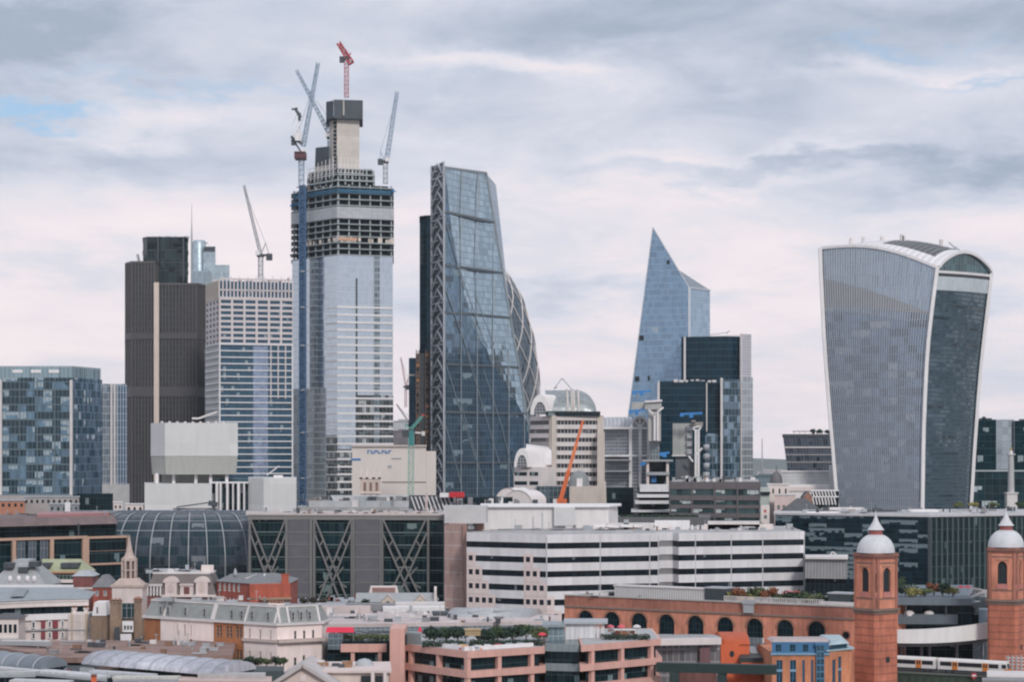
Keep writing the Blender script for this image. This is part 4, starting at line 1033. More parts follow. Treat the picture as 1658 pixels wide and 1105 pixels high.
# distant roofs at the horizon between the towers
for i, (x0, x1, py, Y, c, lab) in enumerate(((1216, 1262, 772, 1500, (.16, .21, .24), 'far flat dark teal roofline right of the stepped tower'), (1226, 1280, 765, 2100, (.45, .44, .45), 'farthest pale long block on the horizon right of the stepped tower'), (634, 664, 699, 1600, (.50, .44, .43), 'pale pinkish block seen between the unfinished tower and the navy block'), (636, 668, 683, 1900, (.46, .47, .49), 'grey block far behind the pinkish one beside the navy block'))):
    r = thing('distant_block', lab, 'office building', X((x0+x1)/2, Y), Y)
    ft = fp((x0, Y), (x1, Y), (x1, Y+25), (x0, Y+25)); m = MB(); m.prism(ft, 0, Z(py, Y)); m.build('wall', plain('far_wall_%d' % i, c, .8, .15, seam=(3, 3.5), seamc=.7), r)
    m = MB(); m.prism(offset(ft, .5), Z(py, Y), Z(py-1.2, Y)); 
    q = offset(ft, -5); m.prism(q, Z(py-1.2, Y), Z(py-4, Y)); m.build('roof', plain('far_roof_%d' % i, tuple(x*.8 for x in c)), r)
r = thing('thin_mast', 'thin grey mast standing on the horizon right of the stepped tower', 'mast', X(1234, 1800), 1800)
m = MB(); m.lathe(X(1234, 1800), 1800, [(.9, 0), (.6, Z(758, 1800)), (.3, Z(710, 1800))], 6); m.build('pole', M_steel, r)
m = MB(); m.box(X(1234.5, 1800), X(1238, 1800), 1799, 1801, Z(768, 1800), Z(757, 1800)); m.build('base_hut', M_steel, r)
crane('thin red crane far away beside the navy block', (657, 660), (657, 628), (649, 579), 1600, plain('faded_red', (.42, .22, .24)), w=1.6, cj=(660, 626), jw=1.3, cab=False)
crane('thin grey crane far away above the pinkish block', (664, 700), (664, 690), (642, 655), 1580, M_steel, w=1.8, cj=(666, 688), jw=1.2, cab=False)

# ------------------------------------------------------------------ dark glass block at the right edge and stone column
Yr = 1150.
r = thing('dark_glass_block', 'dark teal glass block with a pale glass strip at the right edge', 'office building', X(1620, Yr), Yr)
gR = glass('dark_teal_glass', (.009, .032, .04), .2, .1, (3.0, 3.8), (.1, .3), (.035, .075, .085), jit=.03, var=.5, blind=(.3, .36, .38), bp=.03)
m = MB(); m.prism(fp((1577, 1150), (1613, 1146), (1613, 1190), (1577, 1190)), 0, Z(680, Yr)); m.build('left_wing', gR, r)
m = MB(); m.prism(fp((1613.2, 1149), (1642, 1149), (1642, 1185), (1613.2, 1185)), 0, Z(680, Yr)); m.build('pale_strip', glass('pale_strip_glass', (.36, .42, .46), .7, .14, (3.2, 3.8), (.15, .35), (.25, .30, .33), jit=.04), r)
m = MB(); m.prism(fp((1642.2, 1146), (1690, 1140), (1690, 1190), (1642.2, 1190)), 0, Z(682, Yr)); m.build('right_wing', gR, r)
m = MB(); m.prism(fp((1570, 1140), (1690, 1136), (1690, 1146), (1570, 1145)), 0, Z(763, 1140)); m.build('lower_storeys', glass('dark_low_glass', (.01, .034, .043), .2, .1, (4, 4), (.2, .2), (.05, .08, .09), jit=.05, var=.7, blind=(.42, .48, .50), bp=.06, run=2), r)
m = MB(); m.prism(fp((1569, 1139), (1690, 1135), (1690, 1136), (1569, 1140)), Z(764, 1140), Z(762, 1140)); m.build('ledge', plain('pale_ledge', (.45, .52, .54)), r)
for x0, x1, h in ((1585, 1606, 677), (1590, 1596, 674.5), (1650, 1660, 678.5)):
    m = MB(); m.prism(fp((x0, 1160), (x1, 1160), (x1, 1170), (x0, 1170)), Z(682, Yr), Z(h, Yr)); m.build('roof_plant', M_dsteel, r)
r = thing('stone_column', 'tall pale fluted stone column with a platform and a golden urn on top', 'monument', X(1637, 985), 985)
x, y = X(1637, 985), 985
m = MB(); m.lathe(x, y, [(1.55, Z(800, 985)), (1.35, Z(760, 985)), (1.2, Z(737, 985))], 16); m.build('shaft', plain('column_stone', (.42, .42, .42)), r)
m = MB(); m.box(x-2.4, x+2.4, y-2.4, y+2.4, 0, Z(800, 985)); m.box(x-2.9, x+2.9, y-2.9, y+2.9, Z(800, 985), Z(798, 985)); m.build('pedestal', M_pale, r)
m = MB(); m.box(x-1.7, x+1.7, y-1.7, y+1.7, Z(737, 985), Z(735.5, 985)); m.lathe(x, y, [(.9, Z(735.5, 985)), (.8, Z(731, 985)), (.3, Z(729.5, 985))], 12); m.build('platform', M_pale, r)
m = MB(); m.lathe(x, y, [(.25, Z(729.5, 985)), (.6, Z(728, 985)), (.45, Z(726.5, 985)), (0, Z(724.5, 985))], 10); m.build('urn', plain('gilt', (.50, .36, .12), .4, metal=.6), r)

# ------------------------------------------------------------------ inside-out service towers
Yl = 1130.
r = thing('service_tower', 'grey panel stack with exposed steel shafts in front of the stepped tower', 'office building', X(1112, Yl), Yl)
mp = plain('grey_panels', (.36, .37, .355), .5, .1, .2, seam=(3.4, 4.6), seamc=.7)
m = MB(); m.prism(fp((1089, 1130), (1121, 1130), (1121, 1150), (1089, 1150)), Z(737, Yl), Z(686, Yl)); m.build('panel_stack', mp, r)
for i in range(4):
    m = MB(); m.prism(fp((1112, 1127.5), (1121, 1127.5), (1121, 1130), (1112, 1130)), Z(736-12.8*i, Yl), Z(728-12.8*i, Yl)); m.build('landing', M_steel, r)
m = MB(); m.prism(fp((1088, 1129), (1122, 1129), (1122, 1151), (1088, 1151)), Z(739.5, Yl), Z(737, Yl)); m.build('panel_ledge', M_pale, r)
m = MB(); m.prism(fp((1094, 1131), (1124, 1131), (1124, 1150), (1094, 1150)), 0, Z(740, Yl)); m.build('dark_shaft', ribbed('dark_ribs', (.05, .06, .065), (.12, .13, .14), 1.0, 0, .6), r)
for px in (1126.5, 1131):
    m = MB(); x = X(px, 1124); m.box(x-.6, x+.6, 1123.4, 1124.6, 0, Z(696, Yl)); m.build('steel_shaft', M_white, r)
m = MB()
for q in ((1121, 693, 1127, 699), (1136, 690, 1131, 698), (1121, 693, 1137, 690), (1126, 738, 1137, 726), (1115, 739, 1122, 748)): m.beam(P(q[0], q[1], 1124), P(q[2], q[3], 1124), .9)
m.build('bracket', M_white, r)
for i in range(5):
    x, z = X(1144, 1126), Z(785-15*i, 1126); m = MB(); m.lathe(x, 1126, [(0, z-1.7), (1.6, z-1.4), (1.7, z+1.4), (0, z+1.8)], 12); m.build('tank', plain('tank_grey', (.40, .42, .44), .4), r)
m = MB(); m.prism(fp((1119, 1126), (1138, 1126), (1138, 1140), (1119, 1140)), Z(690, Yl), Z(684, Yl)); m.box(X(1120, 1125), X(1126, 1125), 1124, 1127, Z(684, Yl), Z(681, Yl)); m.build('plant_room', plain('plant_brown', (.30, .27, .25)), r)
r = thing('concrete_stair_tower', 'pale stair tower with flared top left of the stepped dark tower', 'stair tower', X(1058, 1120), 1120)
m = MB(); m.prism(fp((1050, 1124), (1070, 1124), (1070, 1140), (1050, 1140)), Z(715, Yl), Z(664, Yl)); m.build('shaft', plain('stair_pale', (.46, .44, .42)), r)
m = MB(); m.prism(fp((1022, 1136), (1044, 1136), (1044, 1146), (1022, 1146)), Z(664, Yl), Z(651, Yl), top=fp((1024, 1136), (1044, 1136), (1044, 1146), (1024, 1146))); m.prism(fp((1044, 1122), (1071, 1122), (1071, 1138), (1044, 1138)), Z(664, Yl), Z(651, Yl)); m.build('plant_room', plain('plant_grey', (.40, .40, .39)), r)
m = MB()
for q in ((1050, 664, 1060, 672), (1074, 660, 1064, 668), (1060, 668, 1060, 714), (1065, 668, 1065, 714), (1044, 651, 1072, 649)): m.beam(P(q[0], q[1], 1121), P(q[2], q[3], 1121), 1.0)
m.build('bracket', M_white, r)
m = MB(); m.prism(fp((1052, 1130), (1068, 1130), (1068, 1145), (1052, 1145)), 0, Z(714, Yl)); m.build('glazed_base', glass('stair_base_glass', (.17, .21, .22), .4, .2, (1.5, 3.6), (.3, .6), (.25, .28, .28), jit=.03, var=.5), r)
m = MB(); x = X(1066, 1123); m.box(x-.5, x+.5, 1122.5, 1123.5, Z(655, Yl), Z(622, Yl)); m.build('flue', M_pale, r)
for px, py, w, lab in ((1039, 636, 30, 'upper blue maintenance crane on the pale stair tower'), (1031, 667, 26, 'blue maintenance crane lying just under the pale plant room'), (1119, 672, 36, 'blue maintenance crane on the grey panel stack'), (1052, 752, 30, 'lowest blue maintenance crane at the left of the open terrace frame'), (1076, 736, 16, 'small blue maintenance crane above the open terrace frame')):
    Y = 1116; r = thing('maintenance_crane', lab, 'crane', X(px, Y), Y, Z(py, Y), 'blue maintenance cranes')
    m = MB(); m.beam(P(px-w/2, py-1, Y), P(px+w/2, py-2.5, Y), 1.4, 1.1); m.build('boom', plain('bright_blue', (.03, .20, .50), .5), r)
    m = MB(); m.box(X(px-3, Y), X(px+3, Y), Y-1, Y+1.2, Z(py+5, Y), Z(py-1, Y)); m.box(X(px-w/2, Y), X(px-w/2+6, Y), Y-.9, Y+.9, Z(py+3, Y), Z(py, Y)); m.build('carriage', plain('bright_blue', (.03, .20, .50)), r)
r = thing('open_terrace_frame', 'open beige concrete terrace frame below the pale stair tower', 'building', X(1066, 1090), 1090)
Y = 1090; m = MB()
for px in (1049, 1081): m.box(X(px-2, Y), X(px+2, Y), Y, Y+4, 0, Z(748, Y))
m.build('column', M_cream, r)
m = MB(); m.prism(fp((1046, 1089), (1084, 1089), (1084, 1110), (1046, 1110)), Z(770, Y), Z(765, Y)); m.prism(fp((1040, 1088), (1090, 1088), (1090, 1110), (1040, 1110)), Z(748, Y), Z(745, Y)); m.build('deck', M_steel, r)
m = MB(); m.prism(fp((1047, 1105), (1083, 1105), (1083, 1110), (1047, 1110)), 0, Z(748, Y)); m.build('back_wall', M_dglass, r)
m = MB(); m.box(X(1055, Y), X(1063, Y), Y+2, Y+5, Z(782, Y), Z(771, Y)); m.build('blue_hoarding', M_blue, r)
r = thing('stepped_terrace_block', 'white stepped terrace block with dark window strips in front of the stair tower', 'office building', X(1058, 960), 960)
for i, (x0, x1, py0, py1) in enumerate(((1036, 1083, 797, 786), (1031, 1083, 806, 801), (1028, 1083, 816, 811), (1022, 1084, 829, 826))):
    m = MB(); m.prism(fp((x0, 960-i*4), (x1, 960-i*4), (x1, 985), (x0, 985)), Z(py0, 960), Z(py1, 960)); m.build('terrace', plain('terrace_white', (.58, .58, .58)), r)
m = MB(); m.prism(fp((1034, 962), (1083, 962), (1083, 984), (1034, 984)), 0, Z(790, 960)); m.build('window_wall', M_dglass, r)

# ------------------------------------------------------------------ vaulted steel and glass block
Y = 1150.
r = thing('vaulted_glass_block', 'pale steel and glass block with a barrel vault and arched gable', 'office building', X(1012, Y), Y)
gv = glass('vault_grid', (.20, .225, .25), .4, .2, (1.25, 1.9), (.35, .4), (.38, .38, .41), jit=.04, var=.4)
m = MB(); m.prism(fp((975, 1156), (1022, 1150), (1022, 1190), (975, 1190)), 0, Z(693, Y)); m.build('left_wing', gv, r)
m = MB(); m.prism(fp((1022, 1148), (1050, 1148), (1050, 1190), (1022, 1190)), 0, Z(693, Y)); m.build('gable_bay', gv, r)
m = MB(); rows = []
for j in range(13):
    t = math.pi/2*j/12; rows.append([(X(975, Y), 1156+16*(1-math.cos(t)), Z(693, Y)+6*math.sin(t)), (X(1024, Y), 1150+16*(1-math.cos(t)), Z(693, Y)+6.2*math.sin(t))])
m.grid(rows); m.build('barrel_roof', ribbed('vault_roof', (.42, .43, .44), (.30, .31, .33), 2.2, 0, .5), r)
m = MB(); ca = X(1036, 1148); R_ = W_ = (X(1050, 1148)-X(1022, 1148))/2
arc = [(ca+R_*math.cos(math.pi*j/16), Z(693, Y)+R_*1.25*math.sin(math.pi*j/16)) for j in range(17)]
m.face([(x, 1147.9, z) for x, z in arc]); m.build('arched_window', glass('arch_small', (.15, .18, .2), .4, .2, (1.2, 1.2), (.3, .3), (.4, .4, .42)), r)
m = MB()
for (x0, z0), (x1, z1) in zip(arc, arc[1:]): m.beam((x0, 1147.5, z0), (x1, 1147.5, z1), 1.2)
for j in (4, 8, 12): m.beam((ca, 1147.5, Z(693, Y)), (arc[j][0], 1147.5, arc[j][1]), .6)
m.build('arch_frame', M_white, r)
for px in (1021, 1036.5, 1050): m = MB(); x = X(px, 1147); m.box(x-.8, x+.8, 1146.3, 1148, Z(790, Y), Z(693, Y)); m.build('mullion', M_white, r)
for py in (694, 738.5): m = MB(); m.prism(fp((975, 1146), (1051, 1146), (1051, 1157), (975, 1157)), Z(py+1.5, Y), Z(py-1.5, Y)); m.build('floor_band', M_white, r)
m = MB(); m.prism(fp((974, 1140), (1026, 1140), (1026, 1150), (974, 1150)), 0, Z(790, 1140)); m.build('low_wing', M_dglass, r)
for py in (745, 763, 790): m = MB(); m.prism(fp((976, 1143), (1021, 1143), (1021, 1157), (976, 1157)), Z(py+1.5, Y), Z(py-.5, Y)); m.build('balcony', M_steel, r)

# ------------------------------------------------------------------ post-modern arched stone block
Y = 1000.
r = thing('arched_stone_block', 'pale stepped stone block with striped windows, glass vault and white arches', 'office building', X(905, Y), Y)
A, B, Cc = XY(858, 1016), XY(895, 1000), XY(972, 1004)
ft = [A, B, Cc, XY(972, 1040), XY(858, 1040)]
M_pm = plain('pinkish_stone', (.60, .555, .54), .8, .1); M_pb = plain('beige_stone', (.52, .46, .41), .8, .12)
LA, LB = dist(A, B), dist(B, Cc); zr = Z(674, Y)
m = MB(); m.prism(offset(ft, -.8), 0, zr-.5); m.build('core', M_pm, r)
m = MB(); m.prism(offset(ft, -.55), Z(790, Y), zr-.6); m.build('window_wall', glass('stone_strip_window', (.03, .04, .05), .1, .1, (1.7, 4.1), (.5, .2), (.28, .26, .25), jit=.02, var=.6, blind=(.3, .3, .3), bp=.1), r)
for i in range(9):
    py = 674+14.05*i
    m = MB(); z1, z0 = Z(py, Y), Z(py+7.2, Y)
    m.ebox(B, Cc, 0, LB, z0, z1, -.7, .1)
    if i < 4: m.ebox(A, B, 0, LA, z0, z1, -.7, .1)
    m.build('spandrel_band', M_pm, r)
m = MB(); m.ebox(A, B, 0, LA, 0, Z(716, Y), -.7, .1); m.build('side_wall', M_pm, r)
for a_, b_, s0, s1 in ((B, Cc, -.6, 1.6), (B, Cc, LB-1.6, LB+1.4), (A, B, LA-2.2, LA-.2)):
    m = MB(); m.ebox(a_, b_, s0, s1, 0, zr+.3, .1, .7); m.build('pier', M_pb, r)
m = MB(); m.prism(fp((967, 995), (986, 995), (986, 1004), (967, 1004)), 0, Z(780, Y), top=fp((967, 995), (981, 995), (981, 1004), (967, 1004))); m.prism(fp((967, 995), (979, 995), (979, 1003), (967, 1003)), Z(780, Y), Z(700, Y)); m.build('buttress', M_pb, r)
# glass vault: barrel running right with a rounded right end
x0, x1 = X(884, Y), X(969, Y); rows = []; uv = []
for j in range(15):
    t = math.pi*j/14*.62; row = []; uu = []
    for i in range(25):
        s = i/24; xx = x0+(x1-x0)*s; e = min(1, max(0, (1-s)/.42)); hgt = 12.6*math.sqrt(max(0, 1-(1-e)**2.2)) if e < 1 else 12.6
        row.append((xx, 1003+15*(1-math.cos(t)), zr+.2+hgt*math.sin(min(t, math.pi/2)) if t < math.pi/2 else zr+.2+hgt*math.sin(t))); uu.append((xx, t*12))
    rows.append(row); uv.append(uu)
m = MB(); m.grid(rows, 0, True, uv); m.build('glass_vault', glass('vault_glass', (.27, .30, .31), .4, .38, (1.8, 1.9), (.15, .3), (.26, .28, .27), jit=.05, var=.4), r)
for s in (.40, .48, .56, .64):
    m = MB(); i = round(s*24)
    for j in range(14): m.beam(Vector(rows[j][i])+Vector((0, -.3, .2)), Vector(rows[j+1][i])+Vector((0, -.3, .2)), .9, .7)
    m.build('vault_rib', plain('vault_rib_tan', (.50, .46, .43)), r)
m = MB(); m.prism(fp((884, 999), (972, 1002), (972, 1006), (884, 1006)), zr, zr+2.2); m.build('vault_base', M_dglass, r)
def archend(cx, Y, zs, R, th, depth, name_w, hh=1.15):
    """thick white arch facing the camera with a window under it and a short vault behind"""
    m = MB(); n = 14; ou = []; inn = []
    for j in range(n+1):
        t = math.pi*j/n; ou.append((cx+R*math.cos(t), zs+R*hh*math.sin(t))); inn.append((cx+(R-th)*math.cos(t), zs+(R-th)*hh*math.sin(t)))
    for j in range(n):
        m.face([(ou[j][0], Y, ou[j][1]), (ou[j+1][0], Y, ou[j+1][1]), (inn[j+1][0], Y, inn[j+1][1]), (inn[j][0], Y, inn[j][1])])
        m.face([(ou[j][0], Y, ou[j][1]), (ou[j][0]+depth[0], Y+depth[1], ou[j][1]), (ou[j+1][0]+depth[0], Y+depth[1], ou[j+1][1]), (ou[j+1][0], Y, ou[j+1][1])], 0, None, True)
        m.face([(inn[j][0], Y, inn[j][1]), (inn[j+1][0], Y, inn[j+1][1]), (inn[j+1][0], Y+1.2, inn[j+1][1]), (inn[j][0], Y+1.2, inn[j][1])])
    m.build('white_arch', plain('arch_white', (.68, .66, .655), .7, .08), r)
    m = MB(); m.face([(x, Y+.8, z) for x, z in inn]); m.build('arched_window', glass('arch_glass_grey', (.10, .12, .14), .3, .1, (1.3, 1.5), (.25, .25), (.35, .35, .36)), r)
archend(X(874, 1010), 1002, Z(672, 1002), 4.6, 1.7, (6, 6), 'w', 2.1)
zl = Z(757, 992); m = MB(); m.prism(fp((832, 996), (876, 990), (900, 996), (900, 1012), (832, 1012)), 0, zl); m.build('lower_wing', M_pm, r)
for i in range(2):
    m = MB(); m.ebox(XY(832, 996), XY(876, 990), .4, 6.8, Z(771+15*i, 992), Z(765+15*i, 992), 0, .1); m.ebox(XY(832, 996), XY(876, 990), 8.2, 12.6, Z(771+15*i, 992), Z(765+15*i, 992), 0, .1); m.build('ribbon_window', M_dglass, r)
archend(X(845, 990), 991, zl, 3.7, 1.3, (9, 7), 'w', 2.4)
m = MB(); x0, x1 = X(852, 1000), X(893, 1000); rows = [[(x0, 998+9*(1-math.cos(math.pi/2*j/8)), zl+1+10*math.sin(math.pi/2*j/8)), (x1, 996+9*(1-math.cos(math.pi/2*j/8)), zl+1+10*math.sin(math.pi/2*j/8)*.85)] for j in range(9)]; m.grid(rows); m.build('white_vault', plain('arch_white', (.68, .66, .655)), r)
m = MB()
for q in ((897, 630, 910, 613), (910, 613, 925, 630), (897, 630, 903, 627)): m.beam(P(q[0], q[1], 1010), P(q[2], q[3], 1010), .45)
m.build('roof_tripod', M_steel, r)
m = MB(); m.prism(fp((868, 984), (922, 984), (922, 990), (868, 990)), 0, Z(788, 984)); m.build('entrance_glazing', glass('entrance_glass', (.06, .10, .12), .3, .1, (2, 3), (.2, .2), (.2, .24, .25), jit=.04, var=.8), r)
Y2 = 975
m = MB(); cx, zs = X(938, Y2), Z(788, Y2); m.lathe(cx, Y2+2, [(4.9, zs), (4.7, zs+2.4), (4.0, zs+4.6), (2.4, zs+6.6), (0, zs+7.4)], 20); m.build('porch_dome', plain('dome_grey', (.22, .235, .24), .6), r)
m = MB(); m.box(cx-1.3, cx+1.3, Y2-3.2, Y2-2, zs, zs+3.6); m.build('porch_door', M_white, r)
m = MB(); m.prism(fp((922, 970), (967, 970), (967, 980), (922, 980)), 0, zs); m.build('porch_block', M_pb, r)
# white vaulted sheds in front
for i, (px, py, R, Y, lab) in enumerate(((822, 812, 5.5, 962, 'left and smaller white vaulted roof before the arched stone block'), (838, 822, 7.0, 952, 'front and larger white vaulted roof before the arched stone block'))):
    r = thing('vaulted_shed', lab, 'shed', X(px, Y), Y)
    cx, zs = X(px, Y), Z(py, Y); m = MB(); pts = [(cx+R*math.cos(math.pi*j/14), zs+R*1.1*math.sin(math.pi*j/14)) for j in range(15)]
    for (xa, za), (xb, zb_) in zip(pts, pts[1:]): m.face([(xa, Y, za), (xa+7, Y+9, za), (xb+7, Y+9, zb_), (xb, Y, zb_)], 0, None, True)
    m.build('roof', plain('shed_white', (.68, .65, .645), .6, .08), r)
    m = MB(); m.face([(x, Y+.5, z) for x, z in pts]); m.box(cx-R, cx+R, Y+.5, Y+9, 0, zs); m.build('wall', M_pm, r)
r = thing('mobile_crane_boom', 'bright orange telescopic crane boom leaning before the arched stone block', 'crane', X(907, 955), 955, Z(812, 955))
m = MB(); a_, b_ = P(907, 812, 955), P(944, 681, 955)
m.beam(a_, a_.lerp(b_, .38), 1.9); m.build('boom', plain('orange_paint', (.60, .13, .035), .5), r)
m = MB(); m.beam(a_.lerp(b_, .36), a_.lerp(b_, .72), 1.5); m.build('middle_section', plain('orange_pale', (.68, .20, .08), .5), r)
m = MB(); m.beam(a_.lerp(b_, .70), b_, 1.15); m.build('tip_section', plain('orange_deep', (.62, .15, .05), .5), r)
m = MB(); m.box(a_.x-3, a_.x+3, 952, 958, a_.z-3, a_.z+1); m.build('carrier', plain('orange_paint', (.6, .13, .035)), r)

# ------------------------------------------------------------------ cream wall with blue letters, church tower, green crane
Y = 1050.
r = thing('blank_cream_block', 'wide blank cream block with small blue letters near its top', 'building', X(637, Y), Y)
ft = fp((570, 1050), (690, 1050), (690, 1080), (570, 1080))
M_bc = plain('blank_cream', (.63, .575, .535), .8, .07, .1, .06)
m = MB(); m.prism(ft, 0, Z(722.5, Y)); m.build('wall', M_bc, r)
m = MB(); m.prism(fp((690.2, 1051), (706, 1051), (706, 1080), (690.2, 1080)), 0, Z(731, Y)); m.build('side_wall', M_bc, r)
m = MB(); m.ebox(ft[0], ft[1], 15, None, Z(782.5, Y), Z(780.5, Y), 0, .12); m.build('slit_line', plain('brown_line', (.24, .19, .16)), r)  # brown strip for the slit across the wall
for i in range(7):
    m = MB(); s = (595+i*5.7-570)/F*Y; z0, z1 = Z(735, Y), Z(729.5, Y)
    m.ebox(ft[0], ft[1], s, s+.45, z0, z1, 0, .3); m.ebox(ft[0], ft[1], s+.45, s+1.35, z0 if i % 2 else z1-.5, (z0+.5) if i % 2 else z1, 0, .3)
    if i % 3: m.ebox(ft[0], ft[1], s+1.0, s+1.4, z0+.5, z1-.5, 0, .3)
    m.build('blue_letter', M_blue, r)
for x0, x1, y0, y1 in ((568, 584, 746, 743), (634, 650, 744, 742), (628, 634, 758, 754)):
    m = MB(); s = (x0-570)/F*Y; m.ebox(ft[0], ft[1], s, s+(x1-x0)/F*Y, Z(y0, Y), Z(y1, Y), 0, .25); m.build('blue_patch' if x0 < 600 else 'louvre', M_blue if x0 < 600 else M_steel, r)
m = MB(); m.prism(fp((569, 1049), (691, 1049), (691, 1050), (569, 1050)), Z(724, Y), Z(721, Y)); m.build('coping', plain('coping_tan', (.50, .44, .40)), r)
Y = 1020.
r = thing('pinnacled_church_tower', 'cream gothic church tower with corner pinnacles before the blank wall', 'church tower', X(600, Y), Y)
m = MB(); ft = fp((583, 1020), (616, 1020), (616, 1030), (583, 1030)); zt = Z(776, Y)
hs = [(1.6+2.9*i, 2.9+2.9*i, Z(796, Y), Z(782, Y)) for i in range(3)]+[(2+2.9*i, 2.7+2.9*i, Z(805, Y), Z(801, Y)) for i in range(3)]
m.holes(ft[0], ft[1], 0, zt, hs, .5); m.prism(offset(ft, -.7), 0, zt-.2); m.build('wall', plain('gothic_stone', (.55, .46, .41)), r)
panes(r, ft[0], ft[1], hs, plain('belfry_brown', (.24, .15, .12)), None, .4, 'belfry_opening')
m = MB(); m.prism(offset(ft, .4), Z(800, Y), Z(798, Y)); m.prism(offset(ft, .3), zt, zt+.7); m.build('string_course', M_cream, r)
for px in (584.5, 594, 605, 614.5):
    m = MB(); x = X(px, Y); h = 7.5 if px in (594, 605) else 6.4; m.box(x-.7, x+.7, Y-.3, Y+1.1, zt, zt+2.6); m.lathe(x, Y+.4, [(.75, zt+2.6), (.3, zt+h*.75), (0, zt+h)], 6, smooth=False); m.build('pinnacle', M_cream, r)
r = crane('light green crane in front of the blank cream block, jib raised right', (665, 808), (666, 700), (685, 673), 1000, plain('sea_green', (.10, .32, .27), .6), plain('pale_sea_green', (.27, .42, .36), .6), w=2.4, cj=(657, 700), jw=1.1, cab=False)
m = MB(); m.box(X(662.5, 1000), X(670, 1000), 998, 1002, Z(722, 1000), Z(698, 1000)); m.build('machine_cabin', plain('deep_teal', (.03, .20, .20), .5), r)
m = MB(); m.beam(P(672, 701, 999), P(687, 702, 999), .8); m.box(X(683, 999), X(688, 999), 997, 1001, Z(706, 999), Z(699, 999)); m.build('ballast', M_pale, r)
m = MB(); x = X(685, 1000); m.box(x-.6, x+.6, 999.2, 1000.8, Z(674.5, 1000), Z(671, 1000)); m.build('red_tip', M_red, r)
# roofscape clutter in the middle
r = thing('low_grey_roof_block', 'long low grey office block with roof plant behind the braced building', 'office building', X(600, 930), 930)
m = MB(); m.prism(fp((482, 930), (690, 930), (690, 960), (482, 960)), 0, Z(822, 930)); m.build('wall', plain('low_grey', (.33, .33, .33), .8, .15), r)
m = MB(); m.prism(fp((500, 935), (690, 935), (690, 955), (500, 955)), Z(822, 930), Z(812, 930)); m.build('upper_tier', plain('mid_grey', (.40, .41, .42), .7), r)
m = MB(); m.prism(fp((540, 940), (690, 940), (690, 950), (540, 950)), Z(812, 930), Z(804, 930), top=fp((535, 940), (690, 940), (690, 950), (535, 950))); m.build('plant_tier', plain('cool_grey', (.46, .48, .50)), r)
for i in range(26):
    m = MB(); px = RN.uniform(560, 715); w = RN.uniform(.5, 2.2); x, y = XY(px, 934+RN.random()*4); z = Z(817, 930); m.box(x-w, x+w, y, y+2, z-4, z+RN.uniform(.5, 3.5)); m.build('roof_unit', RN.choice((M_steel, M_dsteel, M_pale, M_roofg)), r)
r = thing('lattice_gantry', 'dark roof gantry with white diagonal braces behind the pinkish brick tower', 'gantry', X(708, 900), 900)
a_, b_ = XY(662, 900), XY(728, 900); z0, z1 = Z(828, 900), Z(803, 900)
m = MB(); m.ebox(a_, b_, 0, None, 0, z1, -8, -.4); m.build('back_wall', M_dsteel, r)
for i in range(10):
    m = MB(); s = 1+i*1.75; m.beam((*at(a_, b_, s, 0), z1-.5), (*at(a_, b_, s+2.2, 0), z0), .5); m.build('diagonal_brace', M_white, r)
m = MB(); m.ebox(a_, b_, 7, 8, z0-3, z1+1.4, 0, .6); m.build('post', plain('pinkish_post', (.55, .45, .44)), r)
r = thing('roof_plant_block', 'dark roof plant block beneath the red container', 'plant room', X(745, 905), 905)
m = MB(); m.prism(fp((722, 905), (830, 905), (830, 925), (722, 925)), 0, Z(806, 905)); m.build('wall', M_dglass, r)
for i in range(40):
    m = MB(); px = RN.uniform(705, 900); w = RN.uniform(.3, 1.3); x, y = XY(px, 900+RN.random()*4); z = Z(821, 900); m.box(x-w, x+w, y, y+1.5, z-8, z+RN.uniform(.5, 4.5)); m.build('roof_unit', RN.choice((M_steel, M_dsteel, M_pale, M_dsteel, M_white, M_roofg)), r)
r = thing('red_container', 'bright red container on the dark roof left of the white vaulted sheds', 'container', X(740, 895), 895, Z(806, 895))
m = MB(); m.prism(fp((727.5, 895), (752, 895), (752, 899), (727.5, 899)), Z(806, 895), Z(797.5, 895)); m.build('body', ribbed('red_container_paint', (.55, .02, .03), (.45, .015, .025), .6, 0, .5), r)
m = MB(); m.prism(fp((712, 896), (727.3, 896), (727.3, 899), (712, 899)), Z(806, 895), Z(799, 895)); m.build('white_end', M_white, r)

# ------------------------------------------------------------------ dark brown banded offices
Y = 900.
r = thing('brown_banded_offices', 'low dark brown offices with long window bands under the stepped tower', 'office building', X(1158, Y), Y)
A, B = XY(1084, 905), XY(1231, 900); ft = [A, B, XY(1231, 935), XY(1084, 935)]; L = dist(A, B)
M_bb = plain('brown_cladding', (.115, .10, .105), .6, .12)
m = MB(); m.prism(offset(ft, -.5), 0, Z(784, Y)); m.build('glazing', glass('brown_office_glass', (.04, .075, .08), .3, .08, (2.4, 3.6), (.15, .1), (.06, .06, .06), jit=.06, var=.9, blind=(.45, .50, .50), bp=.22, run=2), r)
for y0, y1 in ((793, 781), (811, 803), (824, 818.5), (839, 832), (860, 848)):
    m = MB(); m.prism(offset(ft, .1), Z(y0, Y), Z(y1, Y)); m.build('spandrel_band', M_bb, r)
for i in range(5):
    m = MB(); s = L*i/4; m.ebox(A, B, max(0, s-.35), min(L, s+.35), 0, Z(782, Y), .1, .35); m.build('pier', M_bb, r)
m = MB(); m.prism(fp((1088, 910), (1228, 906), (1228, 925), (1088, 925)), Z(781, Y), Z(778, Y)); m.build('roof_plant', plain('mid_grey', (.4, .41, .42)), r)
for i in range(14):
    m = MB(); px = RN.uniform(1086, 1200); x, y = XY(px, 904); m.box(x-.6, x+.6, y+1, y+2.6, Z(781, Y), Z(781, Y)+RN.uniform(.6, 2.6)); m.build('roof_unit', RN.choice((M_pale, M_steel, M_white)), r)
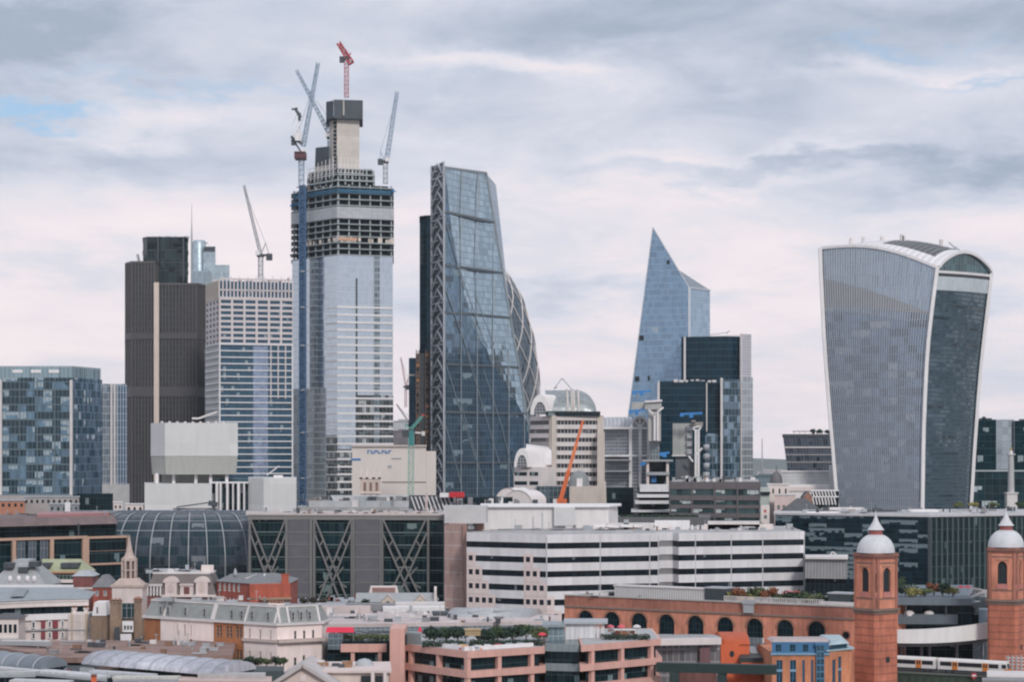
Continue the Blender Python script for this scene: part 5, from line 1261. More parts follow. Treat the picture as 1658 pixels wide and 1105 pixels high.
r = thing('hedge_terrace', 'dark grey terrace block with clipped hedge in front of the brown offices', 'terrace', X(1080, 850), 850)
m = MB(); m.prism(fp((1000, 850), (1150, 850), (1150, 880), (1000, 880)), 0, Z(838, 850)); m.build('wall', plain('slate_grey', (.12, .125, .13)), r)
tmp = MB()
for i in range(90): leaves(tmp, (X(1005+1.4*i, 851), 851.5, Z(836.5, 850)), (.8, .8, .7), 9, .35)
tmp.build('hedge', L_dark, r)
# ------------------------------------------------------------------ white concrete boxes
Y = 900.
M_wc = plain('white_concrete', (.60, .605, .60), .85, .06, .15, .07, seam=(14, 8.7), seamc=.9)
r = thing('white_box_block', 'windowless white concrete boxes stacked on short columns in front of the gridded tower', 'building', X(340, Y), Y)
ft = fp((244, 912), (267, 900), (385, 903), (385, 935), (244, 935))
m = MB(); m.prism(ft, Z(739, Y), Z(685, Y)); m.build('upper_box', M_wc, r)
m = MB(); m.prism(offset(ft, -.7), Z(769, Y), Z(739, Y), top=offset(ft, -.15)); m.build('tapered_soffit', plain('soffit_concrete', (.40, .405, .375), .85, .06), r)
m = MB(); m.prism(fp((262, 912), (366, 912), (366, 930), (262, 930)), Z(785, Y), Z(768, Y)); m.build('recessed_wall', plain('recess_grey', (.42, .43, .42)), r)
for px in (254, 281, 317, 341, 367):
    m = MB(); x, y = XY(px, 905); m.box(x-.6, x+.6, y, y+1.4, Z(790, Y), Z(767, Y)); m.build('column', M_white, r)
m = MB(); m.prism(fp((234, 898), (343, 900), (343, 940), (234, 940)), 0, Z(783.5, Y)); m.build('lower_box', M_wc, r)
m = MB(); m.prism(fp((402, 905), (427, 896), (480, 898), (480, 940), (402, 940)), 0, Z(774.5, Y)); m.build('right_box', M_wc, r)
m = MB(); m.prism(fp((343, 908), (402, 908), (402, 935), (343, 935)), 0, Z(776, Y)); m.build('link_glazing', glass('link_glass', (.04, .085, .11), .3, .1, (3, 4), (.1, .2), (.1, .13, .15), jit=.04, var=.8, blind=(.4, .45, .48), bp=.1), r)
for px, w in ((351, 4), (357, 3), (368, 3.4), (377, 2), (386, 4), (395, 2)):
    m = MB(); x, y = XY(px, 902); m.box(x-w*.13, x+w*.13, y, y+2.4, 0, Z(782, Y)); m.build('fin', M_white, r)
m = MB(); m.prism(fp((343, 903), (402, 903), (402, 910), (343, 910)), Z(783.5, Y), Z(781, Y)); m.build('link_roof', M_white, r)
m = MB(); m.prism(fp((443, 905), (458, 905), (458, 915), (443, 915)), Z(774.5, Y), Z(770.5, Y)); m.build('roof_plant', M_white, r)
m = MB(); m.beam(P(311, 678, 905), P(322, 678, 905), .8); m.beam(P(322, 678, 905), P(352, 667, 905), .8); m.build('roof_pipe', M_pale, r)
m = MB(); m.beam(P(432, 770, 905), P(452, 755, 905), .5); m.build('roof_davit', M_pale, r)
for i in range(9):
    px = 262+i*12.5; m = MB(); x, y = XY(px, 915); m.box(x-.5, x+.5, y, y+1, Z(685, Y), Z(682.5-RN.random(), Y)); m.build('roof_unit', M_pale, r)
r = thing('dark_roof_deck', 'dark slanted roof canopy at the foot of the white concrete boxes', 'canopy', X(335, 860), 860)
m = MB(); m.beam(P(286, 822, 860), P(342, 814, 860), 1.1, .5); m.beam(P(338, 815, 860), P(352, 818, 860), 2.0); m.build('slab', M_dsteel, r)
m = MB(); m.prism(fp((280, 861), (355, 861), (355, 870), (280, 870)), 0, Z(824, 860)); m.build('base', M_roofg, r)
# small stone roofs between
for i, (x0, x1, py, Y, mt, lab) in enumerate(((204, 232, 818, 870, M_cream, 'low cream stone block left of the white boxes'), (184, 198, 815, 872, M_cream, 'narrow cream turret beside the dark side podium'), (-20, 40, 812, 880, plain('brick_orange_wall', (.42, .19, .12)), 'orange brick block at the left edge above the gold framed offices'), (38, 128, 806, 890, plain('warm_grey_wall', (.36, .335, .33)), 'plain warm grey block right of the orange brick block'), (80, 128, 818, 868, plain('cool_grey_wall', (.25, .27, .28)), 'low grey plant block with white unit before the warm grey block'))):
    r = thing('low_block', lab, 'building', X((x0+x1)/2, Y), Y)
    ft = fp((x0, Y), (x1, Y), (x1, Y+12), (x0, Y+12)); m = MB(); m.prism(ft, 0, Z(py, Y)); m.build('wall', mt, r)
    m = MB(); m.prism(offset(ft, .35), Z(py, Y), Z(py-1.4, Y)); m.build('cornice', M_steel if i > 1 else M_pale, r)
    n = max(2, int((x1-x0)/9))
    for j in range(n):
        m = MB(); w = (x1-x0)/n*Y/F; m.ebox(ft[0], ft[1], w*(j+.3), w*(j+.7), Z(py+9, Y), Z(py+4, Y), 0, .12); m.build('window', M_dglass, r)
    if x0 == 80:
        m = MB(); m.prism(fp((105, Y-2), (114, Y-2), (114, Y), (105, Y)), 0, Z(814, Y)); m.build('white_unit', M_white, r)

# ------------------------------------------------------------------ ribbed glass dome building
Y = 800.
r = thing('ribbed_glass_dome', 'dark glass domed building with curved pale ribs left of the braced offices', 'building', X(300, Y), Y)
tops = [128, 152, 176, 197, 218, 239, 260, 284, 308, 329, 350, 374, 398, 422]; bots = [60, 92, 125, 160, 190, 219, 243, 274, 305, 336, 365, 401, 440, 478]
def dome(i, f, o=0):
    """i along the building (0..13), f 0 at the top edge to 1 where the wall turns vertical, 2 at the ground"""
    i0 = min(12, int(i)); a = i-i0; tp = tops[i0]*(1-a)+tops[i0+1]*a; bt = bots[i0]*(1-a)+bots[i0+1]*a
    t = min(f, 1)*math.pi/2; yy = 812-20*math.sin(t)
    x = X(tp, 812)+(X(bt, 792)-X(tp, 812))*math.sin(t); z = Z(833, 812)-19*(1-math.cos(t))
    if f > 1: z *= (2-f)
    n = Vector((0, -math.sin(t), math.cos(t))); return Vector((x, yy, z))+n*o
fs = [j/14 for j in range(15)]+[1.25, 1.5, 2]
m = MB(); rows = []; uv = []
for f in fs:
    row = [dome(i/4, f) for i in range(53)]; rows.append(row); uv.append([(i/4*5.2, -f*24) for i in range(53)])
m.grid(rows, 0, True, uv)
m.build('glazing', glass('dome_glass', (.05, .065, .08), .5, .15, (1.3, 3.0), (.06, .18), (.06, .075, .09), jit=.035, var=.45, run=3, dark=(.015, .035, .045), dp=.3, blind=(.16, .18, .20), bp=.06), r)
for i in range(14):
    m = MB()
    for f0, f1 in zip(fs, fs[1:]): m.beam(dome(min(i, 12.999), f0, .3), dome(min(i, 12.999), f1, .3), .36, .4)
    m.build('curved_rib', plain('dome_rib', (.32, .34, .36), .5), r)
for f, o, w in ((.33, .1, .3), (.52, .1, .35)):
    m = MB()
    for i in range(52): m.beam(dome(i/4, f, o), dome((i+1)/4, f, o), w)
    m.build('ring_rail', plain('ring_grey', (.28, .32, .35), .5), r)
m = MB(); m.prism(fp((120, 812), (425, 812), (425, 850), (120, 850)), 0, Z(831, 812)); m.build('roof_slab', plain('dome_roof', (.13, .15, .17), .6), r)
for i in range(15):
    m = MB(); x0 = 190+i*14.5; m.prism(fp((x0, 816), (x0+11, 816), (x0+13, 830), (x0+2, 830)), Z(831, 812), Z(828.5, 812)); m.build('skylight', plain('skylight_slate', (.10, .13, .17), .3), r)

# ------------------------------------------------------------------ cross braced offices
Y = 760.
r = thing('braced_offices', 'dark glass offices with diagonal steel bracing and grey louvred panels', 'office building', X(560, Y), Y)
A, B = XY(402, 760), XY(722, 752); ft = [A, B, XY(722, 800), XY(402, 800)]; L = dist(A, B); kx = L/320.
S = lambda px: (px-402)*kx
gX = glass('braced_glass', (.007, .022, .028), .15, .08, (1.7, 4.45), (.06, .22), (.05, .10, .10), jit=.05, var=.9, blind=(.16, .22, .22), bp=.05, run=2, wob=.03)
m = MB(); m.prism(offset(ft, -.9), 0, Z(840, Y)); m.build('glazing', gX, r)
m = MB(); m.ebox(A, B, 0, L, Z(842, Y), Z(835, Y), -3, .5); m.build('roof_beam', plain('bronze_grey', (.20, .195, .19), .5, .1), r)
m = MB(); m.prism(offset(ft, .9), Z(835, Y), Z(832.5, Y)); m.build('roof_edge', plain('roof_edge_pink', (.46, .40, .38)), r)
M_fr = plain('steel_frame_grey', (.165, .163, .16), .5, .1)
mlp = ribbed('louvre_grey', (.085, .085, .095), (.125, .125, .138), .55, 1, .5)
for x0, x1 in ((466, 504), (574, 617)):
    for i in range(8):
        m = MB(); y0 = 842+20.2*i; m.ebox(A, B, S(x0), S(x1), Z(y0+19.2, Y), Z(y0+1.0, Y), -.8, .35); m.build('louvre_panel', mlp, r)
        m = MB(); m.ebox(A, B, S(x0), S(x1), Z(y0+1.0, Y), Z(y0-1.0, Y), -.8, .5); m.build('panel_rail', M_fr, r)
    for xx in (x0-1, x1+1): m = MB(); m.ebox(A, B, S(xx)-.45, S(xx)+.45, 0, Z(842, Y), -.8, .9); m.build('column', M_fr, r)
for xx in (405, 510, 571, 620, 694): m = MB(); m.ebox(A, B, S(xx)-.4, S(xx)+.4, 0, Z(842, Y), -.8, .9); m.build('column', M_fr, r)
for x0, x1 in ((404, 465), (506, 572), (619, 721)):
    for i in range(1, 8):
        m = MB(); y0 = 842+20.2*i; m.ebox(A, B, S(x0), S(x1), Z(y0+1.1, Y), Z(y0-.9, Y), -.85, -.45); m.build('floor_edge', plain('floor_edge_teal', (.11, .15, .155)), r)
bp = lambda px, py, o=.75: Vector((*at(A, B, S(px), o), Z(py, Y)))
for x0, x1 in ((405, 465), (510, 571), (620, 692)):
    w = x1-x0; q = lambda f, py: bp(x0+w*f, py)
    lines = [((.03, 842), (.98, 985)), ((.0, 862), (.80, 990)), ((.97, 842), (.02, 985)), ((1.0, 862), (.20, 990))]
    for a_, b_ in lines:
        m = MB(); m.beam(q(*a_), q(*b_), .62, .62); m.build('diagonal_brace', M_fr, r)
    for fa, fb in (((.26, 873), (.13, 886)), ((.74, 873), (.87, 886)), ((.42, 898), (.28, 911)), ((.58, 898), (.72, 911)), ((.37, 918), (.63, 918)), ((.62, 931), (.78, 918)), ((.30, 944), (.14, 951)), ((.70, 944), (.86, 951))):
        m = MB(); m.beam(q(*fa), q(*fb), .5, .5); m.build('brace_link', M_fr, r)
m = MB()
for i in range(30):
    px = RN.uniform(490, 718); x, y = XY(px, 764); m.box(x-RN.uniform(.3, 1.2), x+RN.uniform(.3, 1.2), y, y+1.5, Z(833, Y), Z(831.5-RN.random()*1.5, Y))
m.build('roof_clutter', plain('clutter_pink', (.42, .33, .30)), r)

# ------------------------------------------------------------------ gold framed offices at the left
Y = 730.
r = thing('gold_framed_offices', 'dark glass offices with pinkish gold frames and a brown roof at the left edge', 'office building', X(90, Y), Y)
M_gold = plain('pink_gold', (.52, .345, .255), .45, .08, metal=.15)
A, B = XY(-25, 718), XY(140, 745); L = dist(A, B); S = lambda px: (px+25)/165*L
gG = glass('gold_office_glass', (.007, .02, .025), .15, .08, (2.0, 4.2), (.08, .3), (.04, .07, .075), jit=.04, var=.9, blind=(.14, .20, .22), bp=.05)
m = MB(); m.prism([A, B, XY(140, 780), XY(-25, 780)], 0, Z(874, 735)); m.build('glazing', gG, r)
zt = Z(873, 718)
m = MB(); m.ebox(A, B, 0, L, zt-.9, zt+.0, -.2, 1.0); m.build('gold_beam', M_gold, r)
for px, w in ((20, .7), (81, .7), (137, 1.3)):
    m = MB(); m.ebox(A, B, S(px)-w, S(px)+w, 0, zt-.9, -.2, .9); m.build('gold_column', M_gold, r)
for px in (32, 50, 69):
    m = MB(); m.ebox(A, B, S(px)-1.5, S(px)+1.5, 0, zt-1.2, .05, .4); m.build('grey_panel', glass('grey_panel_glass', (.13, .16, .19), .4, .15, (1.4, 8), (.2, .2), (.2, .22, .24), jit=.03), r)
A2, B2 = XY(140, 746), XY(207, 757); L2 = dist(A2, B2)
m = MB(); m.prism([A2, B2, XY(207, 790), XY(140, 790)], 0, Z(871, 752)); m.build('right_glazing', gG, r)
z2 = Z(868.5, 752)
m = MB(); m.ebox(A2, B2, -.6, L2+.4, z2-.8, z2, -.2, 1.0); m.build('gold_beam', M_gold, r)
m = MB(); m.ebox(A2, B2, 1, L2, Z(915, 752), Z(912, 752), -.1, .8); m.build('gold_beam', M_gold, r)
m = MB(); m.ebox(A2, B2, 1, L2, Z(893, 752), Z(892, 752), -.1, .4); m.build('thin_rail', plain('gold_dull', (.25, .18, .14)), r)
m = MB(); m.ebox(A2, B2, L2-.7, L2+.4, 0, z2, -.2, 1.0); m.build('gold_column', M_gold, r)
# upper recessed storey and roof
m = MB(); m.prism(fp((-25, 724), (188, 760), (188, 790), (-25, 790)), 0, Z(848, 735)); m.build('upper_glazing', gG, r)
m = MB(); m.prism(fp((-25, 719), (126, 745), (190, 757), (190, 792), (-25, 792)), Z(852, 735), Z(840, 735), top=fp((-25, 728), (126, 752), (184, 764), (184, 790), (-25, 790))); m.build('roof', plain('brown_roof', (.15, .105, .10), .7, .3, .2, .2, seam=(5, 9), patch=.25), r)
m = MB(); m.prism(fp((60, 745), (176, 768), (176, 788), (60, 788)), Z(840, 735), Z(835.5, 735)); m.build('roof_tier', plain('pinkish_roof', (.33, .17, .17), .7), r)
m = MB(); m.prism(fp((126, 742), (128.5, 742), (128.5, 746), (126, 746)), Z(873, 735), Z(849, 735)); m.build('fin', M_dsteel, r)

# ------------------------------------------------------------------ white striped offices
r = thing('white_striped_offices', 'long white offices with continuous dark window bands and stepped pinkish corner panels', 'office building', X(1000, 720), 720)
A, B, Cc = XY(755.5, 716), XY(885, 700), XY(1303, 732)
M_ws = plain('stripe_white', (.63, .62, .63), .6, .08, .15, .16, seam=(4.6, 0), seamc=.95)
M_wp = plain('panel_pink', (.68, .57, .545), .7, .06)
def on(a, b, px):
    """distance along a->b seen in pixel column px"""
    k_ = (px-HX)/F; dx_, dy_ = b[0]-a[0], b[1]-a[1]; t = (a[0]-k_*a[1])/(k_*dy_-dx_); return t*dist(a, b)
LA, LB = dist(A, B), dist(B, Cc); s1, s2 = on(B, Cc, 1068), on(B, Cc, 1099)
R1, R2 = at(B, Cc, s1), at(B, Cc, s2); R1i, R2i = at(B, Cc, s1, -5), at(B, Cc, s2, -5)
ft = [A, B, R1, R1i, R2i, R2, Cc, (Cc[0]+2, 790), (A[0]-2, 790)]
zt = 38.0; hs_ = 4.72
gW = glass('ribbon_glass', (.014, .022, .03), .2, .1, (1.55, 4.72), (.05, 0), (.03, .035, .04), jit=.03, var=.6, blind=(.14, .16, .175), bp=.04)
m = MB(); m.prism(offset([A, B, Cc, (Cc[0]+2, 790), (A[0]-2, 790)], -5.4), 0, zt-1); m.build('core', M_roofg, r)
edges = [(A, B), (B, R1), (R1, R1i), (R1i, R2i), (R2i, R2), (R2, Cc)]
for i in range(6):
    ztop = zt-hs_*i-(0 if i else 0)
    z1 = ztop if i == 0 else ztop-.0; z0 = zt-2.75-hs_*i if i == 0 else zt-2.75-hs_*i
    ztp = zt if i == 0 else zt-hs_*i-.05
    m = MB(); q = offset(ft, .0)
    for a_, b_ in edges: m.wall(a_, b_, zt-2.75-hs_*i, ztp)
    for a_, b_ in edges:                                            # undersides and tops of the bands
        a2, b2 = at(a_, b_, 0, -.45), at(a_, b_, dist(a_, b_), -.45)
        m.face([(*a_, z0), (*b_, z0), (*b2, z0), (*a2, z0)]); m.face([(*a_, ztp), (*b_, ztp), (*b2, ztp), (*a2, ztp)])
    m.build('spandrel_band', M_ws, r)
    for a_, b_ in edges:
        a2, b2 = at(a_, b_, 0, -.42), at(a_, b_, dist(a_, b_), -.42)
        m = MB(); m.wall(a2, b2, zt-hs_*(i+1)-.1, zt-2.7-hs_*i); m.build('ribbon_window', gW, r)
m = MB(); m.wall((A[0]-2, 790), A, 0, zt); m.wall(Cc, (Cc[0]+2, 790), 0, zt); m.build('end_wall', M_ws, r)
for px, e in ((885, 0), (972, 1), (1052, 1), (1066, 1), (1126, 1), (1184, 1), (1235, 1), (1302, 1)):
    a_, b_ = ((A, B), (B, Cc))[e]; s = LA-.05 if e == 0 else on(B, Cc, px); m = MB()
    m.ebox(a_, b_, s-.16, s+.16, zt-hs_*5, zt-.6, -.3, .06); m.build('joint_mullion', plain('joint_grey', (.48, .48, .49)), r)
m = MB(); m.face([(*q_, zt-.04) for q_ in ft]); m.build('roof', plain('pale_roof', (.36, .35, .35), .9, .3, .15, .1, seam=(7, 5), patch=.35), r)
# stepped pinkish panels with square windows
for a_, b_, x0, n0, rowsn in ((A, B, 756, 1, 4), (A, B, 848.5, 1, 5)):
    for rr in range(rowsn):
        n = rr+n0; sA = on(a_, b_, x0); w = 2.62*n+.9
        zc = zt-2.75-hs_*(rr+1)-hs_*0; z_lo, z_hi = zc-hs_+2.45, zc+1.5
        z_win0, z_win1 = zt-hs_*(rr+2)+.12, zt-2.8-hs_*(rr+1)
        seg = []
        if sA+w > LA and x0 > 800:
            seg = [(a_, b_, sA, LA-.0), (B, Cc, 0.0, w-(LA-sA))]
        else: seg = [(a_, b_, sA, sA+w)]
        m = MB(); wins = []
        for k in range(n):
            c0 = sA+.65+2.62*k; wins.append((c0, c0+1.75))
        for (ea, eb, t0, t1) in seg:
            base = 0 if ea is A else -(LA)
            pa, pb = at(ea, eb, t0, .12), at(ea, eb, t1, .12)
            hh = [(max(0, u0+base-t0), min(t1-t0, u1+base-t0), z_win0, z_win1) for u0, u1 in wins if u1+base-t0 > .1 and u0+base < t1-.1]
            m.holes(pa, pb, z_win0-2.0, z_win1+1.1, hh, .45)
            panes(r, pa, pb, hh, glass('square_window', (.022, .03, .04), .1, .1, (5, 5), (0, 0), jit=.03), None, .3)
        m.build('stepped_panel', M_wp, r)
# pinkish brick stair tower
Y = 733
M_pb2 = brick('pale_pink_brick', (.43, .30, .27), (.38, .255, .23), band=(4.7, .10, (.46, .38, .36)))
m = MB(); ft2 = fp((719.5, 733), (756, 729), (757.5, 745), (720, 745)); m.prism(ft2, 0, Z(848, Y)); m.build('stair_tower', M_pb2, r)
m = MB(); m.prism(fp((748.5, 728.4), (756.2, 727.8), (756.2, 729), (748.5, 729.6)), 0, Z(849, Y)); m.build('stair_tower_corner', brick('deep_pink_brick', (.36, .22, .18), (.32, .19, .16)), r)
m = MB(); m.prism(fp((719.5, 732), (787, 732), (790, 750), (719.5, 750)), Z(848, Y), Z(820.5, Y)); m.build('louvred_head', ribbed('head_louvre', (.50, .49, .49), (.42, .42, .42), .5, 1, .5), r)
m = MB(); m.prism(fp((770, 738), (782, 738), (784, 742), (770, 742)), Z(868, Y), Z(845, Y)); m.build('brick_return', brick('deep_pink_brick', (.36, .22, .18), (.32, .19, .16)), r)
# roof plant
Y = 755
m = MB(); m.prism(fp((780, 755), (985, 757), (1004, 775), (1004, 790), (780, 790)), 0, Z(822, Y), top=fp((780, 755), (985, 757), (1000, 775), (1000, 790), (780, 790))); m.build('plant_wall', plain('plant_white', (.68, .655, .645), .7, .06), r)
m = MB(); m.prism(fp((778, 753.5), (987, 755.5), (1006, 774), (1006, 791), (778, 791)), Z(822, Y), Z(819.5, Y)); m.build('plant_coping', M_white, r)
m = MB(); m.prism(fp((897, 754), (931, 754.4), (931, 756), (897, 756)), Z(852, Y), Z(822, Y)); m.build('grey_louvre', ribbed('pale_louvre', (.50, .50, .50), (.56, .56, .56), .5, 1), r)
m = MB(); m.prism(fp((785, 746), (1060, 752), (1060, 760), (785, 760)), 30, Z(860, 750)); m.build('roof_step', M_pale, r)
for x0, x1, y0, y1, mt in ((806, 876, 862, 858, M_roofg), (890, 945, 862, 857, M_roofg), (768, 772, 868, 850, M_steel), (862, 864, 852, 838, M_steel), (877, 879, 852, 832, M_steel), (984, 1060, 862, 848, M_pale), (1060, 1117, 862, 844, M_white), (1072, 1080, 864, 856, M_roofg), (1140, 1252, 862, 850, M_cream), (1146, 1230, 850, 845, M_pale), (1128, 1140, 862, 852, M_pale), (1010, 1018, 850, 843, M_steel)):
    m = MB(); Yq = 742 if x0 < 960 else 752; m.prism(fp((x0, Yq), (x1, Yq), (x1, Yq+6), (x0, Yq+6)), 34, Z(y1, Yq)); m.build('roof_plant', mt, r)
for i in range(26):
    m = MB(); px = RN.uniform(940, 1250); x, y = XY(px, 748+RN.random()*2); w = RN.uniform(.3, 1.6); m.box(x-w, x+w, y, y+1.2, 36, Z(862-RN.uniform(2, 11), 748)); m.build('roof_unit', RN.choice((M_white, M_pale, M_steel, M_cream)), r)
for i in range(4):
    m = MB(); a_ = P(960+i*22, 852, 750); b_ = P(980+i*22, 848+RN.random()*6, 751); m.beam(a_, b_, 1.0); m.build('roof_duct', M_white, r)

r = thing('ribbed_metal_shed', 'grey ribbed metal block attached right of the white striped offices', 'plant room', X(1338, 720), 720)
m = MB(); m.prism(fp((1303.5, 720), (1372, 716), (1372, 735), (1303.5, 735)), Z(938, 718), Z(906, 718)); m.build('wall', ribbed('shed_ribs', (.22, .22, .225), (.29, .29, .295), 1.1, 0, .5), r)
m = MB(); m.prism(fp((1303.5, 718.5), (1373, 714.5), (1373, 735), (1303.5, 735)), Z(906, 718), Z(902.5, 718)); m.build('roof', M_pale, r)
m = MB(); m.prism(fp((1304, 722), (1370, 718), (1370, 735), (1304, 735)), 0, Z(938, 718)); m.build('glazed_base', M_dglass, r)
m = MB(); m.beam(P(1342, 903, 722), P(1348, 894, 722), .4); m.beam(P(1348, 894, 722), P(1358, 902, 722), .4); m.build('roof_hatch', M_pale, r)

# ------------------------------------------------------------------ chequered dark offices right
Y = 745.
r = thing('chequered_offices', 'dark glass offices patterned with random grey panels behind the brick towers', 'office building', X(1450, Y), Y)
A, B, Cc = XY(1255, 812), XY(1505, 780), XY(1700, 805)
zt = Z(838, 780); zta = zt
gq = glass('chequer_glass', (.006, .02, .03), .15, .1, (1.45, 1.75), (.04, .12), (.012, .03, .036), jit=.03, var=.8, blind=(.15, .195, .215), bp=.42, run=5)
m = MB(); m.prism([A, B, XY(1505, 840), XY(1255, 840)], 0, zt); m.build('panelled_front', gq, r)
m = MB(); m.prism([XY(1505.3, 780), Cc, XY(1700, 840), XY(1505.3, 840)], 0, zt-.2); m.build('mullioned_side', glass('mullion_glass', (.008, .025, .028), .18, .1, (1.25, 4.6), (.14, .25), (.06, .085, .085), jit=.04, var=.6, blind=(.1, .14, .15), bp=.05), r)
L = dist(B, Cc)
for i in range(20):
    m = MB(); s = .4+i*2.5
    if s < L: m.ebox(B, Cc, s-.12, s+.12, 0, zt-.4, 0, .5); m.build('fin', plain('fin_teal', (.13, .17, .17), .5), r)
m = MB(); m.ebox(A, B, dist(A, B)-.5, dist(A, B)+.3, 0, zt, 0, .4); m.build('corner_post', M_dsteel, r)
m = MB(); m.prism(offset([A, B, Cc, XY(1700, 840), XY(1255, 840)], .5), zt, zt+.7); m.build('roof_slab', plain('roof_slab_pale', (.46, .45, .46), .8), r)
m = MB(); m.prism(fp((1300, 815), (1506, 792), (1700, 815), (1700, 840), (1300, 840)), zt+.7, Z(831, 792)); m.build('roof_screen', plain('screen_grey', (.40, .41, .42), .7), r)
for x0, x1, py, Yq, mt in ((1306, 1470, 829, 808, M_white), (1330, 1400, 823, 814, M_pale), (1470, 1520, 826, 804, M_white), (1395, 1460, 826.5, 803, M_dsteel), (1512, 1700, 826, 822, plain('roof_slab_pale', (.46, .45, .46))), (1262, 1310, 834, 822, M_dsteel)):
    m = MB(); m.prism(fp((x0, Yq), (x1, Yq), (x1-6, Yq+9), (x0+9, Yq+9)), Z(py, Yq)-.9, Z(py, Yq)); m.build('roof_canopy', mt, r)
for i in range(22):
    m = MB(); px = 1516+i*7; x, y = XY(px, 818); m.box(x-.5, x+.5, y, y+1, Z(836, 818), Z(828, 818)); m.build('roof_louvre', M_white, r)
for i, (px, w, mt, lab) in enumerate(((1552, 9, L_olive, 'olive shrub at the left end of the roof garden under the dark glass block'), (1578, 12, L_yel, 'yellowish shrub second from left in the high roof garden'), (1606, 11, L_olive, 'olive shrub left of the stone column'), (1650, 10, L_green, 'green shrub right of the stone column'))):
    bush('roof_shrub', lab, 'shrub', X(px, 830), 830, Z(823, 830), (w*.23, 2, 1.2), mt, 220, .4, 'shrubs in the high roof garden')
# ------------------------------------------------------------------ brick station wall
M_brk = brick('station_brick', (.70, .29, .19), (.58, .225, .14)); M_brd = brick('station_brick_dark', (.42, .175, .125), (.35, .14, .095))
A, B = XY(914, 606), XY(1386, 557); L = dist(A, B); zt = 24.0
r = thing('brick_station_wall', 'long red brick station flank with a row of round arched windows', 'station', X(1150, 580), 580)
gA_ = glass('station_glass', (.008, .022, .03), .15, .08, (1.1, 1.6), (.08, .08), (.04, .06, .06), jit=.05, var=.8)
cs = [on(A, B, px) for px in (948, 990.5, 1034.5, 1079, 1126, 1174, 1222, 1271, 1322)]
R_ = 2.5; zsp, zlo = 17.3, 13.9
m = MB()
g_ = lambda s, z, o=0: (*at(A, B, s, o), z)
zc = zt-3.1
bounds = [0]+[(a+b)/2 for a, b in zip(cs, cs[1:])]+[(cs[-1]+5.2)]
for i, c in enumerate(cs):
    s0, s1 = bounds[i], bounds[i+1]; N_ = 14
    arc = [(c-R_*math.cos(math.pi*j/N_), zsp+R_*1.05*math.sin(math.pi*j/N_)) for j in range(N_+1)]
    for (xa, za), (xb, zb_) in zip(arc, arc[1:]):
        m.face([g_(xa, za), g_(xb, zb_), g_(xb, zc), g_(xa, zc)], 0, [(xa, za), (xb, zb_), (xb, zc), (xa, zc)])
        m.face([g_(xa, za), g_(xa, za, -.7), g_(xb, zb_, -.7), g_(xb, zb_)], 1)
    for a_, b_ in ((s0, c-R_), (c+R_, s1)): m.face([g_(a_, 0), g_(b_, 0), g_(b_, zc), g_(a_, zc)], 0, [(a_, 0), (b_, 0), (b_, zc), (a_, zc)])
    m.face([g_(c-R_, 0), g_(c+R_, 0), g_(c+R_, zlo), g_(c-R_, zlo)], 0, [(0, 0), (4, 0), (4, zlo), (0, zlo)])
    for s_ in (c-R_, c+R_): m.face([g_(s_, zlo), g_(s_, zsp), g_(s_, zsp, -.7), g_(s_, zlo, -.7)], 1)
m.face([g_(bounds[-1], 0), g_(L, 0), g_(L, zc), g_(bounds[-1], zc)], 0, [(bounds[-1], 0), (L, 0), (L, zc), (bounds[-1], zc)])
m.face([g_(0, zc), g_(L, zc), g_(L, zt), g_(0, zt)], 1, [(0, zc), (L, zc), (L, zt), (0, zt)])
E0, E1 = at(A, B, 0, -42), at(A, B, L, -42)
for p_, q_ in ((E0, A), (B, E1), (E1, E0)): m.wall(p_, q_, 0, zt-.15)
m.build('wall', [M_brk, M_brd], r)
for c in cs:
    N_ = 14; m = MB()
    arc = [(c-R_*math.cos(math.pi*j/N_), zsp+R_*1.05*math.sin(math.pi*j/N_)) for j in range(N_+1)]
    m.face([g_(c-R_, zlo, -.55), g_(c+R_, zlo, -.55)]+[g_(x, z, -.55) for x, z in reversed(arc)], 0, None); 
    w_ = m.build('arched_window', gA_, r)
    m = MB()
    ou = [(c-(R_+.55)*math.cos(math.pi*j/N_), zsp+(R_+.55)*1.05*math.sin(math.pi*j/N_)) for j in range(N_+1)]
    for j in range(N_): m.face([g_(*arc[j], .08), g_(*arc[j+1], .08), g_(*ou[j+1], .08), g_(*ou[j], .08)]); m.face([g_(*ou[j], .08), g_(*ou[j+1], .08), g_(*ou[j+1]), g_(*ou[j])])
    m.build('arch_surround', brick('arch_brick', (.33, .165, .11), (.38, .19, .125)), r)
m = MB(); m.ebox(A, B, 0, L, zc-.2, zc+.35, 0, .35); m.build('string_course', plain('grime_stone', (.24, .17, .14)), r)
m = MB(); m.ebox(A, B, 0, L, zt, zt+.35, -.8, .3); m.build('coping', plain('coping_stone', (.38, .35, .33)), r)
m = MB(); cx_ = on(A, B, 1370); pts = [g_(cx_+.95*math.cos(t*math.pi/10), 16.6+.95*math.sin(t*math.pi/10), .06) for t in range(20)]; m.face(pts); m.build('round_window', gA_, r)
m = MB(); ou = [g_(cx_+1.4*math.cos(t*math.pi/10), 16.6+1.4*math.sin(t*math.pi/10), .04) for t in range(20)]; m.face(ou); m.build('round_surround', M_brd, r)
s_ = on(A, B, 1214); m = MB(); m.ebox(A, B, s_-1.5, s_+1.5, zt-2.6, zt-.2, .36, 1.0); m.ebox(A, B, s_-1.8, s_+1.8, zt-.2, zt+.9, .36, 1.2); m.build('rainwater_box', M_lead, r)
m = MB(); D0, D1 = at(A, B, 0, -42), at(A, B, L, -42); m.face([g_(0, zt-.1), g_(L, zt-.1), (*D1, zt-.1), (*D0, zt-.1)]); m.build('roof_deck', plain('deck_grey', (.20, .20, .195), .9, .3, .2, .1, seam=(6, 4), patch=.4), r)
